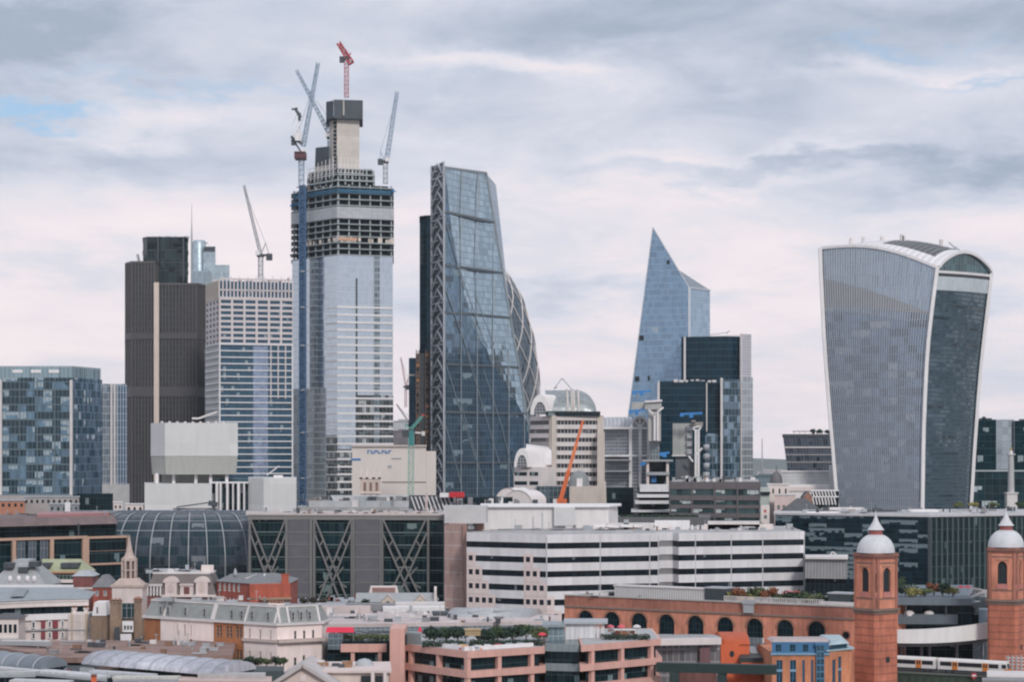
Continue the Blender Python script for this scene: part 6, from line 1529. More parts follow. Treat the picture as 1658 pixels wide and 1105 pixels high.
for c in cs[6:]:
    m = MB(); m.ebox(A, B, c-R_, c+R_, zlo-1.2, zlo+.9, .1, .5); m.build('balcony', glass('balcony_glass', (.20, .24, .26), .3, .2, (1.2, 5), (.1, 0), (.3, .3, .3)), r)
    for s_ in (c-R_-.3, c+R_+.1): m = MB(); m.ebox(A, B, s_, s_+.25, zlo-1.2, zlo+.9, .1, .6); m.build('balcony_post', M_white, r)
# roof edge: louvred plant screen, plant boxes, balustrade
a_, b_ = at(A, B, on(A, B, 985), -3.5), at(A, B, on(A, B, 1131), -3.5)
m = MB(); m.ebox(a_, b_, 0, None, zt-.1, zt+3.0, -3, 0); m.build('louvred_screen', ribbed('screen_louvre', (.36, .355, .35), (.55, .54, .535), .75, 0, .5), r)
m = MB(); m.ebox(a_, b_, -.3, dist(a_, b_)+.3, zt+3.0, zt+3.4, -3.2, .3); m.build('screen_cap', M_pale, r)
for x0, x1, h in ((1133, 1166, 3.4), (1333, 1369, 3.2)):
    a_, b_ = at(A, B, on(A, B, x0), -3), at(A, B, on(A, B, x1), -3)
    m = MB(); m.ebox(a_, b_, 0, None, zt-.1, zt+h, -5, 0); m.build('roof_cabin', plain('cabin_dark', (.035, .05, .055), .5), r)
    m = MB(); m.ebox(a_, b_, -.2, dist(a_, b_)+.2, zt+h, zt+h+.35, -5.2, .2); m.build('cabin_roof', M_lead, r)
a_, b_ = at(A, B, on(A, B, 1168), -1.6), at(A, B, on(A, B, 1330), -1.6); m = MB(); LL = dist(a_, b_)
for z in (zt+.25, zt+1.5): m.ebox(a_, b_, 0, LL, z, z+.16, -.1, .1)
n = 52
for i in range(n): s_ = LL*i/n; m.ebox(a_, b_, s_, s_+.22, zt+.41, zt+1.5, -.08, .08)
m.build('balustrade', M_pale, r)
m = MB(); a2, b2 = at(A, B, on(A, B, 1368), -1.2), at(A, B, L, -1.2); m.ebox(a2, b2, -8, None, zt-.1, zt+1.2, -1.5, 0); m.build('roof_kerb', M_pale, r)
cols = [('yellow', L_yel), ('green', L_green), ('dark green', L_dark), ('rusty red', L_rust), ('olive', L_olive)]
pl_ = [1176, 1189, 1203, 1217, 1231, 1246, 1261, 1277, 1292, 1306, 1320, 1374]
desc = ['first from the left by the left roof cabin', 'tucked behind the yellow one', 'third from the left along the balustrade', 'above the rainwater box', 'just right of the rainwater box', 'near the middle of the balustrade', 'right of the middle of the balustrade', 'fourth from the right cabin', 'third from the right cabin', 'second from the right cabin', 'touching the right roof cabin', 'beyond the right cabin by the brick tower']
for i, px in enumerate(pl_):
    s_ = on(A, B, px); x, y = at(A, B, s_, -RN.uniform(4, 7)); nm, mt = cols[(i*3+i//4) % 5]
    bush('garden_shrub', 'bushy %s roof shrub %s' % (nm, desc[i]), 'shrub', x, y, zt, (RN.uniform(2.4, 3.4), 2.2, RN.uniform(1.5, 2.4)), mt, 420, .3, 'shrubs of the station roof garden')
for px, lab in ((1190, 'tan planter box left on the station roof garden'), (1206, 'tan planter box beside the third shrub of the station roof garden')):
    x, y = at(A, B, on(A, B, px), -3.2); r2 = thing('planter', lab, 'planter', x, y, zt); m = MB(); m.prism([(x-.9, y-.5), (x+.9, y-.5), (x+.9, y+.5), (x-.9, y+.5)], zt, zt+1.5, top=[(x-1.1, y-.6), (x+1.1, y-.6), (x+1.1, y+.6), (x-1.1, y+.6)]); m.build('box', plain('tan_box', (.55, .42, .30)), r2)
    m = MB(); leaves(m, (x, y, zt+1.8), (1, .6, .6), 50, .25); m.build('foliage', L_yel, r2)
for px, lab, c in ((1252, 'pale red parasol left of centre in the station roof garden', (.52, .16, .17)), (1266, 'deep red parasol in the middle of the station roof garden', (.45, .07, .07))):
    x, y = at(A, B, on(A, B, px), -9); r2 = thing('parasol', lab, 'parasol', x, y, zt, 'parasols on the roofs'); m = MB(); m.lathe(x, y, [(2.1, zt+2.6), (1.2, zt+3.0), (.05, zt+3.4)], 8, smooth=False); m.build('canopy', plain('parasol_%d' % px, c), r2)
    m = MB(); m.lathe(x, y, [(.06, zt), (.06, zt+3)], 6); m.build('pole', M_steel, r2)

# ------------------------------------------------------------------ brick towers with domes
def brick_tower(px, Y, label, rot):
    cx, cy = X(px, Y), Y; r = thing('domed_brick_tower', label, 'tower', cx, cy, 0, 'domed brick towers of the station')
    def oc(R_, c=.17):
        h = R_*.9; q = [(-h*(1-c), -h), (h*(1-c), -h), (h, -h*(1-c)), (h, h*(1-c)), (h*(1-c), h), (-h*(1-c), h), (-h, h*(1-c)), (-h, -h*(1-c))]
        return [(cx+x, cy+y) for x, y in q]
    zz = lambda py: Z(py, 525)
    m = MB(); m.prism(oc(4.55), 0, zz(995)); m.build('base', brick('tower_brick', (.60, .205, .125), (.45, .145, .09), band=(1.9, .2, (.36, .13, .085))), r)
    for i in range(8):
        pass
    m = MB(); m.prism(oc(4.8), zz(996), zz(987)); m.prism(oc(5.2), zz(991), zz(987.5)); m.build('cornice', plain('sooty_stone', (.20, .14, .115)), r)
    # belfry stage with arched openings on each side
    R2 = 4.3; o = oc(R2); z0, z1 = zz(987), zz(906)
    m = MB(); zs, zl = zz(931), zz(960)
    for i in range(8):
        a, b = o[i], o[(i+1) % 8]; w = dist(a, b); c = w/2; rr = 1.3 if i % 2 == 0 else .06
        g = lambda s, z, q=0: (*at(a, b, s, q), z)
        arc = [(c-rr*math.cos(math.pi*j/8), zs+rr*1.2*math.sin(math.pi*j/8)) for j in range(9)]
        for (xa, za), (xb, zb) in zip(arc, arc[1:]): m.face([g(xa, za), g(xb, zb), g(xb, z1), g(xa, z1)]); m.face([g(xa, za), g(xb, zb), g(xb, zb, -.6), g(xa, za, -.6)])
        for s0, s1 in ((0, c-rr), (c+rr, w)): m.face([g(s0, z0), g(s1, z0), g(s1, z1), g(s0, z1)])
        m.face([g(c-rr, z0), g(c+rr, z0), g(c+rr, zl), g(c-rr, zl)])
        for s0 in (c-rr, c+rr): m.face([g(s0, zl), g(s0, zs), g(s0, zs, -.6), g(s0, zl, -.6)])
    m.build('belfry', M_brk, r)
    for i in range(8):
        a, b = o[i], o[(i+1) % 8]; w = dist(a, b); c = w/2; rr = 1.3 if i % 2 == 0 else .06
        arc = [(c-rr*math.cos(math.pi*j/8), zs+rr*1.2*math.sin(math.pi*j/8)) for j in range(9)]
        m = MB(); m.face([(*at(a, b, c-rr, -.5), zl), (*at(a, b, c+rr, -.5), zl)]+[(*at(a, b, s, -.5), z) for s, z in reversed(arc)]); m.build('belfry_opening', M_void, r)
        m = MB(); m.ebox(a, b, c-rr-.12, c+rr+.12, zl-1.4, zl, .02, .25); m.build('apron_panel', plain('pink_terracotta', (.46, .19, .16)), r)
        m = MB(); m.ebox(a, b, -.38, .38, z0, z1, -.2, .22); m.build('corner_pilaster', M_brd, r)
        m = MB(); m.ebox(a, b, c-rr-.35, c+rr+.35, zs+1.2*rr+.25, zs+1.2*rr+.6, .02, .2); m.build('hood_mould', plain('arch_brick_pale', (.42, .24, .17)), r)
    for q in (972, 914): m = MB(); m.prism(oc(R2+.15), zz(q), zz(q-2)); m.build('string_course', plain('sooty_stone', (.2, .14, .115)), r)
    m = MB(); m.prism(oc(R2+.35), zz(906), zz(897)); m.prism(oc(R2+.62), zz(903), zz(899)); m.build('upper_cornice', plain('maroon_brick', (.24, .11, .085)), r)
    m = MB(); n = 24; zd = zz(897); H = zz(866)-zd
    prof = [(4.75*math.cos(t*math.pi/2/9*.93)**.9, zd+H*math.sin(t*math.pi/2/9*.93)/math.sin(math.pi/2*.93)) for t in range(10)]
    m.lathe(cx, cy, prof, 24); m.build('dome', plain('dome_lead_white', (.56, .57, .59), .55, .14, .5, .12), r)
    m = MB(); m.lathe(cx, cy, [(1.7, zz(868)), (1.7, zz(862)), (1.9, zz(861)), (1.9, zz(860))], 12, smooth=False); m.build('lantern', plain('lantern_red', (.32, .10, .09)), r)
    m = MB(); m.lathe(cx, cy, [(2.15, zz(860)), (1.9, zz(858)), (1.25, zz(852)), (.7, zz(845)), (.3, zz(838)), (.12, zz(833)), (.1, zz(826)), (.0, zz(825))], 16); m.build('spire', plain('spire_lead', (.55, .555, .57), .55, .12, .5), r)
    m = MB(); m.beam((cx, cy, zz(832)), (cx, cy, zz(820)), .16); m.lathe(cx, cy, [(0, zz(829)), (.35, zz(827.5)), (0, zz(826))], 8); m.build('finial', M_dsteel, r)
    m = MB(); a, b = oc(4.55)[7], oc(4.55)[0]
    a, b = oc(4.55)[0], oc(4.55)[1]; s = dist(a, b)/2
    m.ebox(a, b, s-.7, s+.7, zz(1075), zz(1066), .0, .05); m.build('low_window', M_void, r)
    r.rotation_euler.z = rot
    # children were written in world space around the base, so the turn is about the tower's own axis
    return r
brick_tower(1418, 530, 'nearer left brick tower with white dome beside the arched station wall', math.radians(36))
brick_tower(1629, 563, 'right brick tower with white dome cut by the picture edge', math.radians(62))

# ------------------------------------------------------------------ dark glass block with white curved balcony
Y = 580.
r = thing('balcony_block', 'dark glass block with a white curved balcony between the two brick towers', 'office building', X(1525, Y), Y)
m = MB(); m.prism(fp((1440, 586), (1575, 584), (1598, 600), (1598, 640), (1440, 640)), 0, Z(980, Y)); m.build('glazing', glass('balcony_block_glass', (.008, .024, .03), .15, .08, (2.2, 3.4), (.1, .3), (.05, .08, .09), jit=.05, var=.8, blind=(.3, .35, .37), bp=.03), r)
m = MB(); m.prism(fp((1438, 580), (1574, 578), (1576, 600), (1576, 640), (1438, 640)), Z(980.5, Y), Z(969.5, Y)); m.build('roof_slab', plain('slab_bluegrey', (.115, .145, .17), .6), r)
m = MB(); m.prism(fp((1438, 581), (1551, 580), (1551, 586), (1438, 586)), Z(1012, Y), Z(996, Y)); m.build('parapet_band', plain('band_bluegrey', (.085, .11, .13), .6), r)
def curve(u, o): px = 1436+(1612-1436)*u; yy = 574-9*math.sin(math.pi*min(1, .25+.62*u))+o; return X(px, 574)*1.0, yy
for py0, py1, off, mt, nm in ((1041, 1019, 0, plain('balcony_white', (.60, .585, .57), .6, .06), 'curved_balcony'), (1048, 1043, 3.0, M_steel, 'balcony_soffit')):
    m = MB(); n = 20; q = [curve(i/n, off) for i in range(n+1)]; bk_ = [(X(1605, 600), 600), (X(1436, 600), 600)]
    lift = lambda i: Z(py1, 570)+(2.2 if nm == 'curved_balcony' else .8)*(i/n)**1.6
    drop = lambda i: Z(py0, 570)+(1.4)*(i/n)**2
    for i in range(n):
        m.face([(*q[i], drop(i)), (*q[i+1], drop(i+1)), (*q[i+1], lift(i+1)), (*q[i], lift(i))], 0, None, True)
        q2 = [curve(i/n, off+.5), curve((i+1)/n, off+.5)]
        m.face([(*q[i], lift(i)), (*q[i+1], lift(i+1)), (*q2[1], lift(i+1)), (*q2[0], lift(i))])
        m.face([(*q2[0], drop(i)), (*q2[1], drop(i+1)), (*q2[1], lift(i+1)), (*q2[0], lift(i))])
        m.face([(*q[i], drop(i)), (*q[i+1], drop(i+1)), (q[i+1][0], 598, drop(i+1)), (q[i][0], 598, drop(i))])
    m.face([(*q[n], drop(n)), (q[n][0], 598, drop(n)), (q[n][0], 598, lift(n)), (*q[n], lift(n))])
    m.build(nm, mt, r)
for px in (1459, 1492, 1505, 1549, 1590):
    m = MB(); x, y = XY(px, 580); m.lathe(x, y, [(.4, 0), (.4, Z(1040, Y))], 10); m.build('column', M_steel, r)
for px in (1467, 1532):
    m = MB(); x, y = XY(px, 579.5); m.box(x-.15, x+.15, y, y+.3, Z(996, Y), Z(980, Y)); m.build('post', M_dsteel, r)
m = MB(); m.prism(fp((1585, 582), (1599, 582), (1599, 588), (1585, 588)), Z(1016, Y), Z(989, Y)); m.build('blue_grey_panel', plain('panel_bluegrey', (.17, .22, .27), .5), r)
for px in (1472, 1504):
    m = MB(); x, z = X(px, 582), Z(998, 582); m.lathe(x, 582, [(1.5, z), (1.4, z+.8), (.9, z+1.3), (0, z+1.5)], 12); m.build('roof_pod', M_pale, r)
zr = Z(969.5, Y)
for i, (px, o, rad, mt, lab) in enumerate(((1452, 6, (2.2, 2, 1.8), L_dark, 'dark green shrub against the left brick tower on the balcony block'), (1466, 9, (2.6, 2, 2.2), L_green, 'tall green shrub second from the left brick tower'), (1482, 5, (2.2, 1.6, 1.2), L_yel, 'yellowish shrub left of centre on the balcony block roof'), (1497, 6, (2.0, 1.6, 1.0), L_olive, 'low olive shrub at the middle of the balcony block roof'), (1526, 7, (1.7, 1.7, 1.7), L_dark, 'round dark clipped bush on the balcony block roof'), (1512, 10, (1.8, 1.6, 1.6), L_rust, 'rusty shrub left of the round dark bush'), (1543, 6, (1.9, 1.6, 1.3), L_yel, 'yellow shrub right of the round dark bush'))):
    bush('terrace_shrub', lab, 'shrub', X(px, 580+o), 580+o, zr, [q*1.25 for q in rad], mt, 420, .28, 'shrubs on the balcony block')
for px, lab in ((1556, 'red parasol left of two on the balcony block roof'), (1567, 'red parasol right of two on the balcony block roof')):
    x, y = XY(px, 590); r2 = thing('parasol', lab, 'parasol', x, y, zr, 'parasols on the roofs'); m = MB(); m.lathe(x, y, [(1.2, zr+2.3), (.7, zr+2.6), (.05, zr+2.9)], 8, smooth=False); m.build('canopy', plain('parasol_red', (.45, .04, .06)), r2); m = MB(); m.lathe(x, y, [(.06, zr), (.06, zr+2.5)], 6); m.build('pole', M_steel, r2)
r = thing('glass_stair_roof', 'slanted white glass canopy next to the right brick tower', 'canopy', X(1580, 585), 585, zr)
m = MB(); m.beam(P(1568, 966, 584), P(1575, 953, 584), .3); m.beam(P(1575, 953, 584), P(1600, 958, 584), .4); m.beam(P(1572, 968, 584), P(1594, 958, 584), .5); m.build('frame', M_pale, r)
m = MB(); m.face([P(1570, 966, 585), P(1576, 955, 585), P(1598, 959, 586), P(1598, 968, 586)]); m.build('glass', glass('canopy_glass', (.4, .44, .46), .5, .2, (1, 1), (.1, .1), (.5, .5, .5)), r)

# ------------------------------------------------------------------ railway
r = thing('railway_viaduct', 'green steel railway bridge girder in front of the train', 'bridge', X(1540, 545), 545)
tA, tB = XY(1438, 561.5), XY(1700, 538.5); rail = 7.3
m = MB(); m.ebox(at(tA, tB, -3, 0), tB, 0, None, rail-1.6, rail-.15, -9, 3.6); m.build('deck', plain('bridge_deck', (.10, .10, .095), .9), r)
m = MB(); gA1, gB1 = XY(1428, 549), XY(1613, 536); m.ebox(gA1, gB1, 0, None, 4.4, 7.6, 0, .5); m.ebox(gA1, gB1, 0, None, 7.6, 7.95, -.2, .8); m.ebox(gA1, gB1, 0, None, 4.1, 4.4, -.2, .8); m.build('girder', plain('girder_green', (.045, .07, .05), .6, .2), r)
for i in range(14):
    m = MB(); s = 1+i*2.1; m.ebox(gA1, gB1, s, s+.2, 4.4, 7.6, .5, .72); m.build('girder_stiffener', plain('girder_green', (.045, .07, .05)), r)
m = MB(); m.prism([at(tA, tB, -3, 3), at(tA, tB, 60, 3), at(tA, tB, 60, -8), at(tA, tB, -3, -8)], 0, rail-1.7); m.build('pier', M_brd, r)
r = thing('round_sign', 'small round red and white sign on the green bridge girder', 'sign', X(1577, 538), 537.5, Z(1095, 537.5))
m = MB(); x, z = X(1577, 537.2), Z(1095, 537.2); m.face([(x+.75*math.cos(t*math.pi/10), 537.2, z+.75*math.sin(t*math.pi/10)) for t in range(20)]); m.box(x-.1, x+.1, 537.25, 538.6, z-1.2, z); m.build('disc', M_red, r)
m = MB(); m.box(x-.5, x+.5, 537.1, 537.17, z-.2, z+.2); m.build('bar', M_white, r)
def carriage(s0, s1, label, cab):
    r = thing('train_carriage', label, 'train', *at(tA, tB, (s0+s1)/2, 0), rail, 'carriages of the commuter train')
    q = lambda s, o, z: (*at(tA, tB, s, o), z)
    m = MB(); w = 1.4; prof = [(w, rail+.9), (w, rail+2.9), (w-.12, rail+3.35), (w-.5, rail+3.7), (0, rail+3.82), (-w+.5, rail+3.7), (-w, rail+2.9), (-w, rail+.9)]
    e0, e1 = s0, s1
    for (a, za), (b, zb) in zip(prof, prof[1:]+prof[:1]):
        sl = lambda z: e1-(.5*max(0, z-rail-2)/1.8 if cab else 0)
        m.face([q(e0, a, za), q(sl(za), a, za), q(sl(zb), b, zb), q(e0, b, zb)])
    m.face([q(e0, a, z) for a, z in prof]); m.face([q(e1-(.5*max(0, z-rail-2)/1.8 if cab else 0), a, z) for a, z in prof])
    m.build('body', plain('train_white', (.66, .645, .63), .4, .05), r)
    n = 3; ln = (s1-s0-(2.4 if cab else .8)); 
    ds = [s0+.6+ln*(i+.5)/2 for i in range(2)]
    cuts = [s0+.7]+[v for d in ds for v in (d-.9, d+.9)]+[s1-(2.4 if cab else .7)]
    for i in range(0, len(cuts), 2):
        m = MB(); m.ebox(tA, tB, cuts[i], cuts[i+1], rail+1.85, rail+2.95, w, w+.03); m.build('window_strip', plain('train_window', (.02, .028, .034), .1), r)
    for d in ds:
        m = MB(); m.ebox(tA, tB, d-.75, d+.75, rail+.95, rail+3.05, w+.01, w+.07); dd = m.build('door', plain('train_orange', (.60, .20, .04), .5), r)
        m = MB()
        for o in (-.5, .12): m.ebox(tA, tB, d+o, d+o+.38, rail+1.9, rail+2.8, w+.075, w+.09)
        m.build('door_window', plain('train_window', (.02, .028, .034), .1), dd)
    m = MB(); m.ebox(tA, tB, s0+.3, s1-.3, rail+.3, rail+.9, -1.1, 1.2); m.build('underframe', M_dsteel, r)
    for s in (s0+2.2, s1-3.2):
        for k_ in (0, 1.8):
            c = at(tA, tB, s+k_, 1.0); m = MB(); m.face([(c[0]+.42*math.cos(t*math.pi/8), c[1]-.25, rail+.38+.42*math.sin(t*math.pi/8)) for t in range(16)]); m.face([(c[0]+.42*math.cos(t*math.pi/8), c[1]-.1, rail+.38+.42*math.sin(t*math.pi/8)) for t in range(16)])
            for t in range(16): m.face([(c[0]+.42*math.cos(u*math.pi/8), c[1]+o, rail+.38+.42*math.sin(u*math.pi/8)) for u, o in ((t, -.25), (t+1, -.25), (t+1, -.1), (t, -.1))])
            m.build('wheel', M_void, r)
    if cab:
        m = MB(); m.face([q(s1+.04, -1.0, rail+1.9), q(s1+.04, 1.0, rail+1.9), q(s1-.3, 1.0, rail+3.1), q(s1-.3, -1.0, rail+3.1)]); m.ebox(tA, tB, s1-1.5, s1-.35, rail+1.95, rail+2.95, w, w+.04); m.build('cab_window', plain('train_window', (.02, .028, .034), .1), r)
        m = MB(); m.ebox(tA, tB, s1-.9, s1+.06, rail+.6, rail+1.8, -1.42, w+.05); m.build('orange_nose', plain('train_orange', (.60, .20, .04)), r)
sJ = on(tA, tB, 1520)
carriage(sJ-19, sJ-.4, 'rear white train carriage with orange doors emerging from behind the brick tower', False)
carriage(sJ+.2, on(tA, tB, 1634), 'leading white train carriage with dark cab and orange nose', True)
r = thing('platform_canopy', 'white platform canopies and rails at the lower right corner', 'canopy', X(1640, 530), 530)
m = MB(); m.prism(fp((1598, 524), (1700, 522), (1700, 534), (1598, 536)), Z(1095, 528), Z(1092, 528)); m.build('roof', M_pale, r)
m = MB(); m.prism(fp((1590, 518), (1700, 516), (1700, 523), (1590, 524)), 0, Z(1101, 520)); m.build('platform', M_roofg, r)
for i, py in enumerate((1066, 1071, 1077, 1083)):
    m = MB(); m.beam(P(1628+i*4, py, 550), P(1700, py+2, 548), .35); m.build('rail_beam', M_pale, r)
for i in range(6):
    m = MB(); m.beam(P(1632+i*7, 1062, 549), P(1632+i*7, 1090, 549), .3); m.build('post', M_steel, r)
for px in (1466, 1612):
    r2 = thing('lamp_post', 'thin grey signal post left, behind the train' if px < 1500 else 'pale lamp post beside the right brick tower foot', 'lamp post', X(px, 575), 575, 6); m = MB(); m.lathe(X(px, 575), 575, [(.12, 6), (.1, Z(1042, 575))], 6); m.build('pole', M_pale, r2); m = MB(); x = X(px, 575); z = Z(1042, 575); m.box(x-1.0, x+1.0, 574.8, 575.2, z, z+.3); m.build('lamp_head', M_pale, r2)

# ------------------------------------------------------------------ orange building, blue roofed brick building, footbridge
Y = 525.
r = thing('orange_barrel_building', 'vivid orange building with a rounded roof end and dark sloping roof', 'building', X(1205, Y), Y)
M_or = plain('vivid_orange', (.62, .125, .045), .6, .06)
x0, x1, x2 = X(1165, Y), X(1195, Y), X(1250, Y); zt = Z(1028, Y); ze = Z(1043, Y)
m = MB(); m.box(x0, x1, 522, 540, 0, ze)
rows = []; n = 10
for j in range(n+1):
    t = math.pi*j/n; rows.append([(x0+(x1-x0)*.04, 531-9*math.cos(t), ze+(zt-ze)*math.sin(t)), (x1+2.6, 531-9*math.cos(t), ze+(zt-ze)*math.sin(t))])
m.grid(rows); m.face([a for a, b in rows]); m.face([b for a, b in rows]); m.box(x1, x1+2.6, 522.4, 539, 0, ze-.1)
m.build('barrel_wing', M_or, r)
m = MB(); m.box(x1, x2, 519, 540, 0, Z(1073, Y)); m.build('wall', M_or, r)
m = MB(); m.face([(x1-.4, 517.5, Z(1066, 518)), (x2, 517.5, Z(1066, 518)), (x2, 538, Z(1043, 538)), (x1+2.2, 538, Z(1043, 538))]); m.box(x1-.4, x2, 517.4, 518.4, Z(1073, 518), Z(1066, 518)); m.build('sloping_roof', plain('black_slate', (.035, .04, .042), .6), r)
for i in range(3):
    m = MB(); a, b = x1+3+i*2.4, x1+4.8+i*2.4; f = lambda y: Z(1066, 518)+(Z(1043, 538)-Z(1066, 518))*(y-517.5)/20.5+.12
    m.face([(a, 523, f(523)), (b, 523, f(523)), (b+.3, 533, f(533)), (a+.3, 533, f(533))]); m.build('skylight', plain('skylight_grey', (.20, .21, .22), .3), r)
m = MB(); cx_ = X(1185, 522); m.face([(cx_+.6*math.cos(t*math.pi/8), 521.95, Z(1060, 522)+.8*math.sin(t*math.pi/8)) for t in range(16)]); m.build('round_window', M_void, r)
m = MB(); m.box(x1-2.5, x2, 515, 517, Z(1090, 516), Z(1079, 516)); m.build('lower_roof', plain('black_slate', (.035, .04, .042)), r)
m = MB(); m.box(x1, x2, 517.5, 519, Z(1079, 518), Z(1073.5, 518)); m.build('orange_band', M_or, r)

Y = 500.
r = thing('blue_attic_building', 'orange brick building with a bright blue attic storey and tall blue windows', 'building', X(1314, Y), Y)
A, B = XY(1250, 500), XY(1343, 500); Cc = XY(1379, 506); L = dist(A, B)
M_ob = brick('orange_brick', (.60, .24, .125), (.52, .20, .10)); M_bb2 = plain('attic_blue', (.045, .15, .29), .5, .15); M_lb = plain('pale_blue', (.17, .30, .42), .5)
ze = Z(1061, Y)
hs = []
for px, w in ((1257, 10), (1279, 10), (1299, 4), (1313, 4)): hs.append(((px-1250)/F*Y, (px-1250+w)/F*Y, 0.5, Z(1070, Y)))
m = MB(); m.holes(A, B, 0, ze, hs, .4); a2, b2 = B, Cc
L2 = dist(B, Cc); hs2 = [(1.1, 2.4, .5, Z(1070, Y)), (3.4, 4.7, .5, Z(1066, Y))]; m.holes(B, Cc, 0, ze+.6, hs2, .4); m.face([(*Cc, 0), (Cc[0], 530, 0), (Cc[0], 530, ze+.6), (*Cc, ze+.6)]); m.prism([(A[0]+.5, 501), (Cc[0]-.5, 507.5), (Cc[0]-.5, 529), (A[0]+.5, 529)], 0, ze-.2); m.wall((A[0], 530), A, 0, ze); m.build('wall', M_ob, r)
gb = glass('blue_window', (.02, .05, .07), .2, .08, (.8, 1.4), (.1, .1), (.05, .12, .18), jit=.04)
panes(r, A, B, hs, gb, M_bb2, .3); panes(r, B, Cc, hs2, gb, M_bb2, .3)
for h in hs[:2]+[hs2[1]]:
    a_, b_ = (A, B) if h in hs else (B, Cc); m = MB(); m.ebox(a_, b_, h[0], h[1], Z(1089, Y), Z(1085, Y), -.25, .05); m.build('window_spandrel', M_lb, r)
m = MB(); m.ebox(A, B, (1321-1250)/F*Y, (1334-1250)/F*Y, 0, Z(1046, Y), 0, .8); m.build('oriel', glass('oriel_glass', (.03, .07, .10), .2, .08, (.9, 1.6), (.16, .3), (.06, .18, .30), jit=.05), r)
m = MB(); m.ebox(A, B, (1319-1250)/F*Y, (1336-1250)/F*Y, Z(1046, Y), Z(1042, Y), -.5, 1.0); m.build('oriel_cap', M_bb2, r)
hs = [((px-1250)/F*Y, (px-1250+9)/F*Y, Z(1056, Y), Z(1045, Y)) for px in (1256, 1279, 1300)]
m = MB(); m.holes(at(A, B, 0, -.3), at(A, B, L, -.3), ze, Z(1041, Y), hs, .3); m.build('attic', M_bb2, r); panes(r, at(A, B, 0, -.3), at(A, B, L, -.3), hs, gb, None, .25)
m = MB(); m.ebox(A, B, -.3, L, ze-.1, ze+.4, -.2, .4); m.build('eave', M_lb, r)
m = MB(); m.prism([at(A, B, 0, -.6), at(A, B, L, -.6), (B[0], 511), (A[0], 511)], Z(1041, Y), Z(1037.5, Y), top=[at(A, B, .8, -2), at(A, B, L, -2), (B[0], 510), (A[0]+.8, 510)]); m.build('roof', plain('roof_pinkgrey', (.40, .34, .33)), r)
m = MB(); m.prism([at(A, B, L-.8, .6), at(B, Cc, L2+.3, .6), (Cc[0]+.4, 520), (B[0]-.5, 520)], Z(1056, Y), Z(1053.5, Y)); m.prism([at(A, B, L-.2, .1), at(B, Cc, L2-1, .1), (Cc[0]-.6, 520), (B[0], 520)], Z(1046, Y), Z(1039, Y), top=[at(A, B, L+.4, -1), at(B, Cc, L2-1.6, -1), (Cc[0]-1, 518), (B[0]+.6, 518)]); m.build('corner_roof', plain('pale_aqua', (.36, .46, .50), .5), r)
m = MB(); m.prism([at(A, B, L+.2, -.3), at(B, Cc, L2-1.4, -.3), (Cc[0]-1, 519), (B[0]+.4, 519)], ze+.5, Z(1046, Y)); m.build('corner_glazing', gb, r)

Y = 485.
r = thing('footbridge', 'dark green footbridge beam on posts left of the orange building', 'bridge', X(1150, Y), Y)
m = MB(); m.ebox(XY(1062, 490), XY(1256, 484), 0, None, Z(1093, Y), Z(1078, Y), -2.5, 0); m.build('deck', plain('bottle_green', (.012, .03, .028), .6), r)
for px in (1092, 1170):
    m = MB(); x, y = XY(px, 487); m.box(x-1, x+1, y, y+1.6, 0, Z(1093, Y)); m.build('post', plain('bottle_green', (.012, .03, .028)), r)
Y = 520.
r = thing('grey_link_block', 'grey glazed block with white roof beam between the pink granite offices and orange building', 'building', X(1120, Y), Y)
m = MB(); m.prism(fp((1060, 520), (1166, 522), (1166, 527), (1060, 527)), 0, Z(1046, Y)); m.build('wall', glass('link_grey_glass', (.16, .155, .165), .2, .25, (1.5, 3.2), (.25, .6), (.26, .25, .26), jit=.03, var=.5, blind=(.45, .45, .45), bp=.08), r)
m = MB(); m.ebox(XY(1068, 516), XY(1168, 519), 0, None, Z(1044, Y), Z(1034, Y), -1.5, 0); m.build('roof_beam', plain('beam_white', (.66, .60, .59)), r)
m = MB(); m.prism(fp((1040, 518), (1168, 521), (1168, 529), (1040, 529)), Z(1036, Y), Z(1033, Y), top=fp((1040, 519), (1150, 522), (1150, 529), (1040, 529))); m.build('roof', plain('deck_light', (.30, .30, .30), .9, .3, .3, .1, seam=(4, 3), patch=.3), r)
m = MB(); m.prism(fp((1133, 519.5), (1150, 519.5), (1150, 522), (1133, 522)), 0, Z(1049, Y)); m.build('maroon_panel', plain('maroon_panel', (.17, .09, .10)), r)
m = MB(); m.prism(fp((1100, 517.5), (1160, 517.5), (1160, 519), (1100, 519)), 0, Z(1078, Y)); m.build('brick_base', brick('dark_red_brick', (.20, .09, .075), (.16, .07, .06)), r)
# ------------------------------------------------------------------ helpers for old houses
M_slate = plain('slate_grey_roof', (.17, .175, .18), .75, .2, .4, .2); M_slate2 = plain('pale_slate_roof', (.31, .32, .325), .75, .18, .4, .2)
M_redb = brick('deep_red_brick', (.33, .085, .06), (.28, .07, .05)); M_maroon = brick('maroon_brickwork', (.20, .07, .065), (.24, .09, .08))
M_win = glass('old_window', (.03, .04, .045), .05, .1, (.7, .9), (.1, .1), (.4, .4, .4), jit=.03)
M_brn = brick('brown_brick', (.27, .19, .135), (.22, .15, .11))
def chimney(r, x, y, z0, h, mat, w=.9, pots=3):
    m = MB(); m.box(x-w, x+w, y-.5, y+.5, z0, z0+h); m.box(x-w-.15, x+w+.15, y-.65, y+.65, z0+h-.35, z0+h); o = m.build('chimney', mat, r)
    for i in range(pots): m = MB(); px = x-w*.7+1.4*w*i/max(1, pots-1); m.lathe(px, y, [(.18, z0+h), (.14, z0+h+.7)], 8); m.build('chimney_pot', plain('terracotta', (.36, .17, .11)), o)
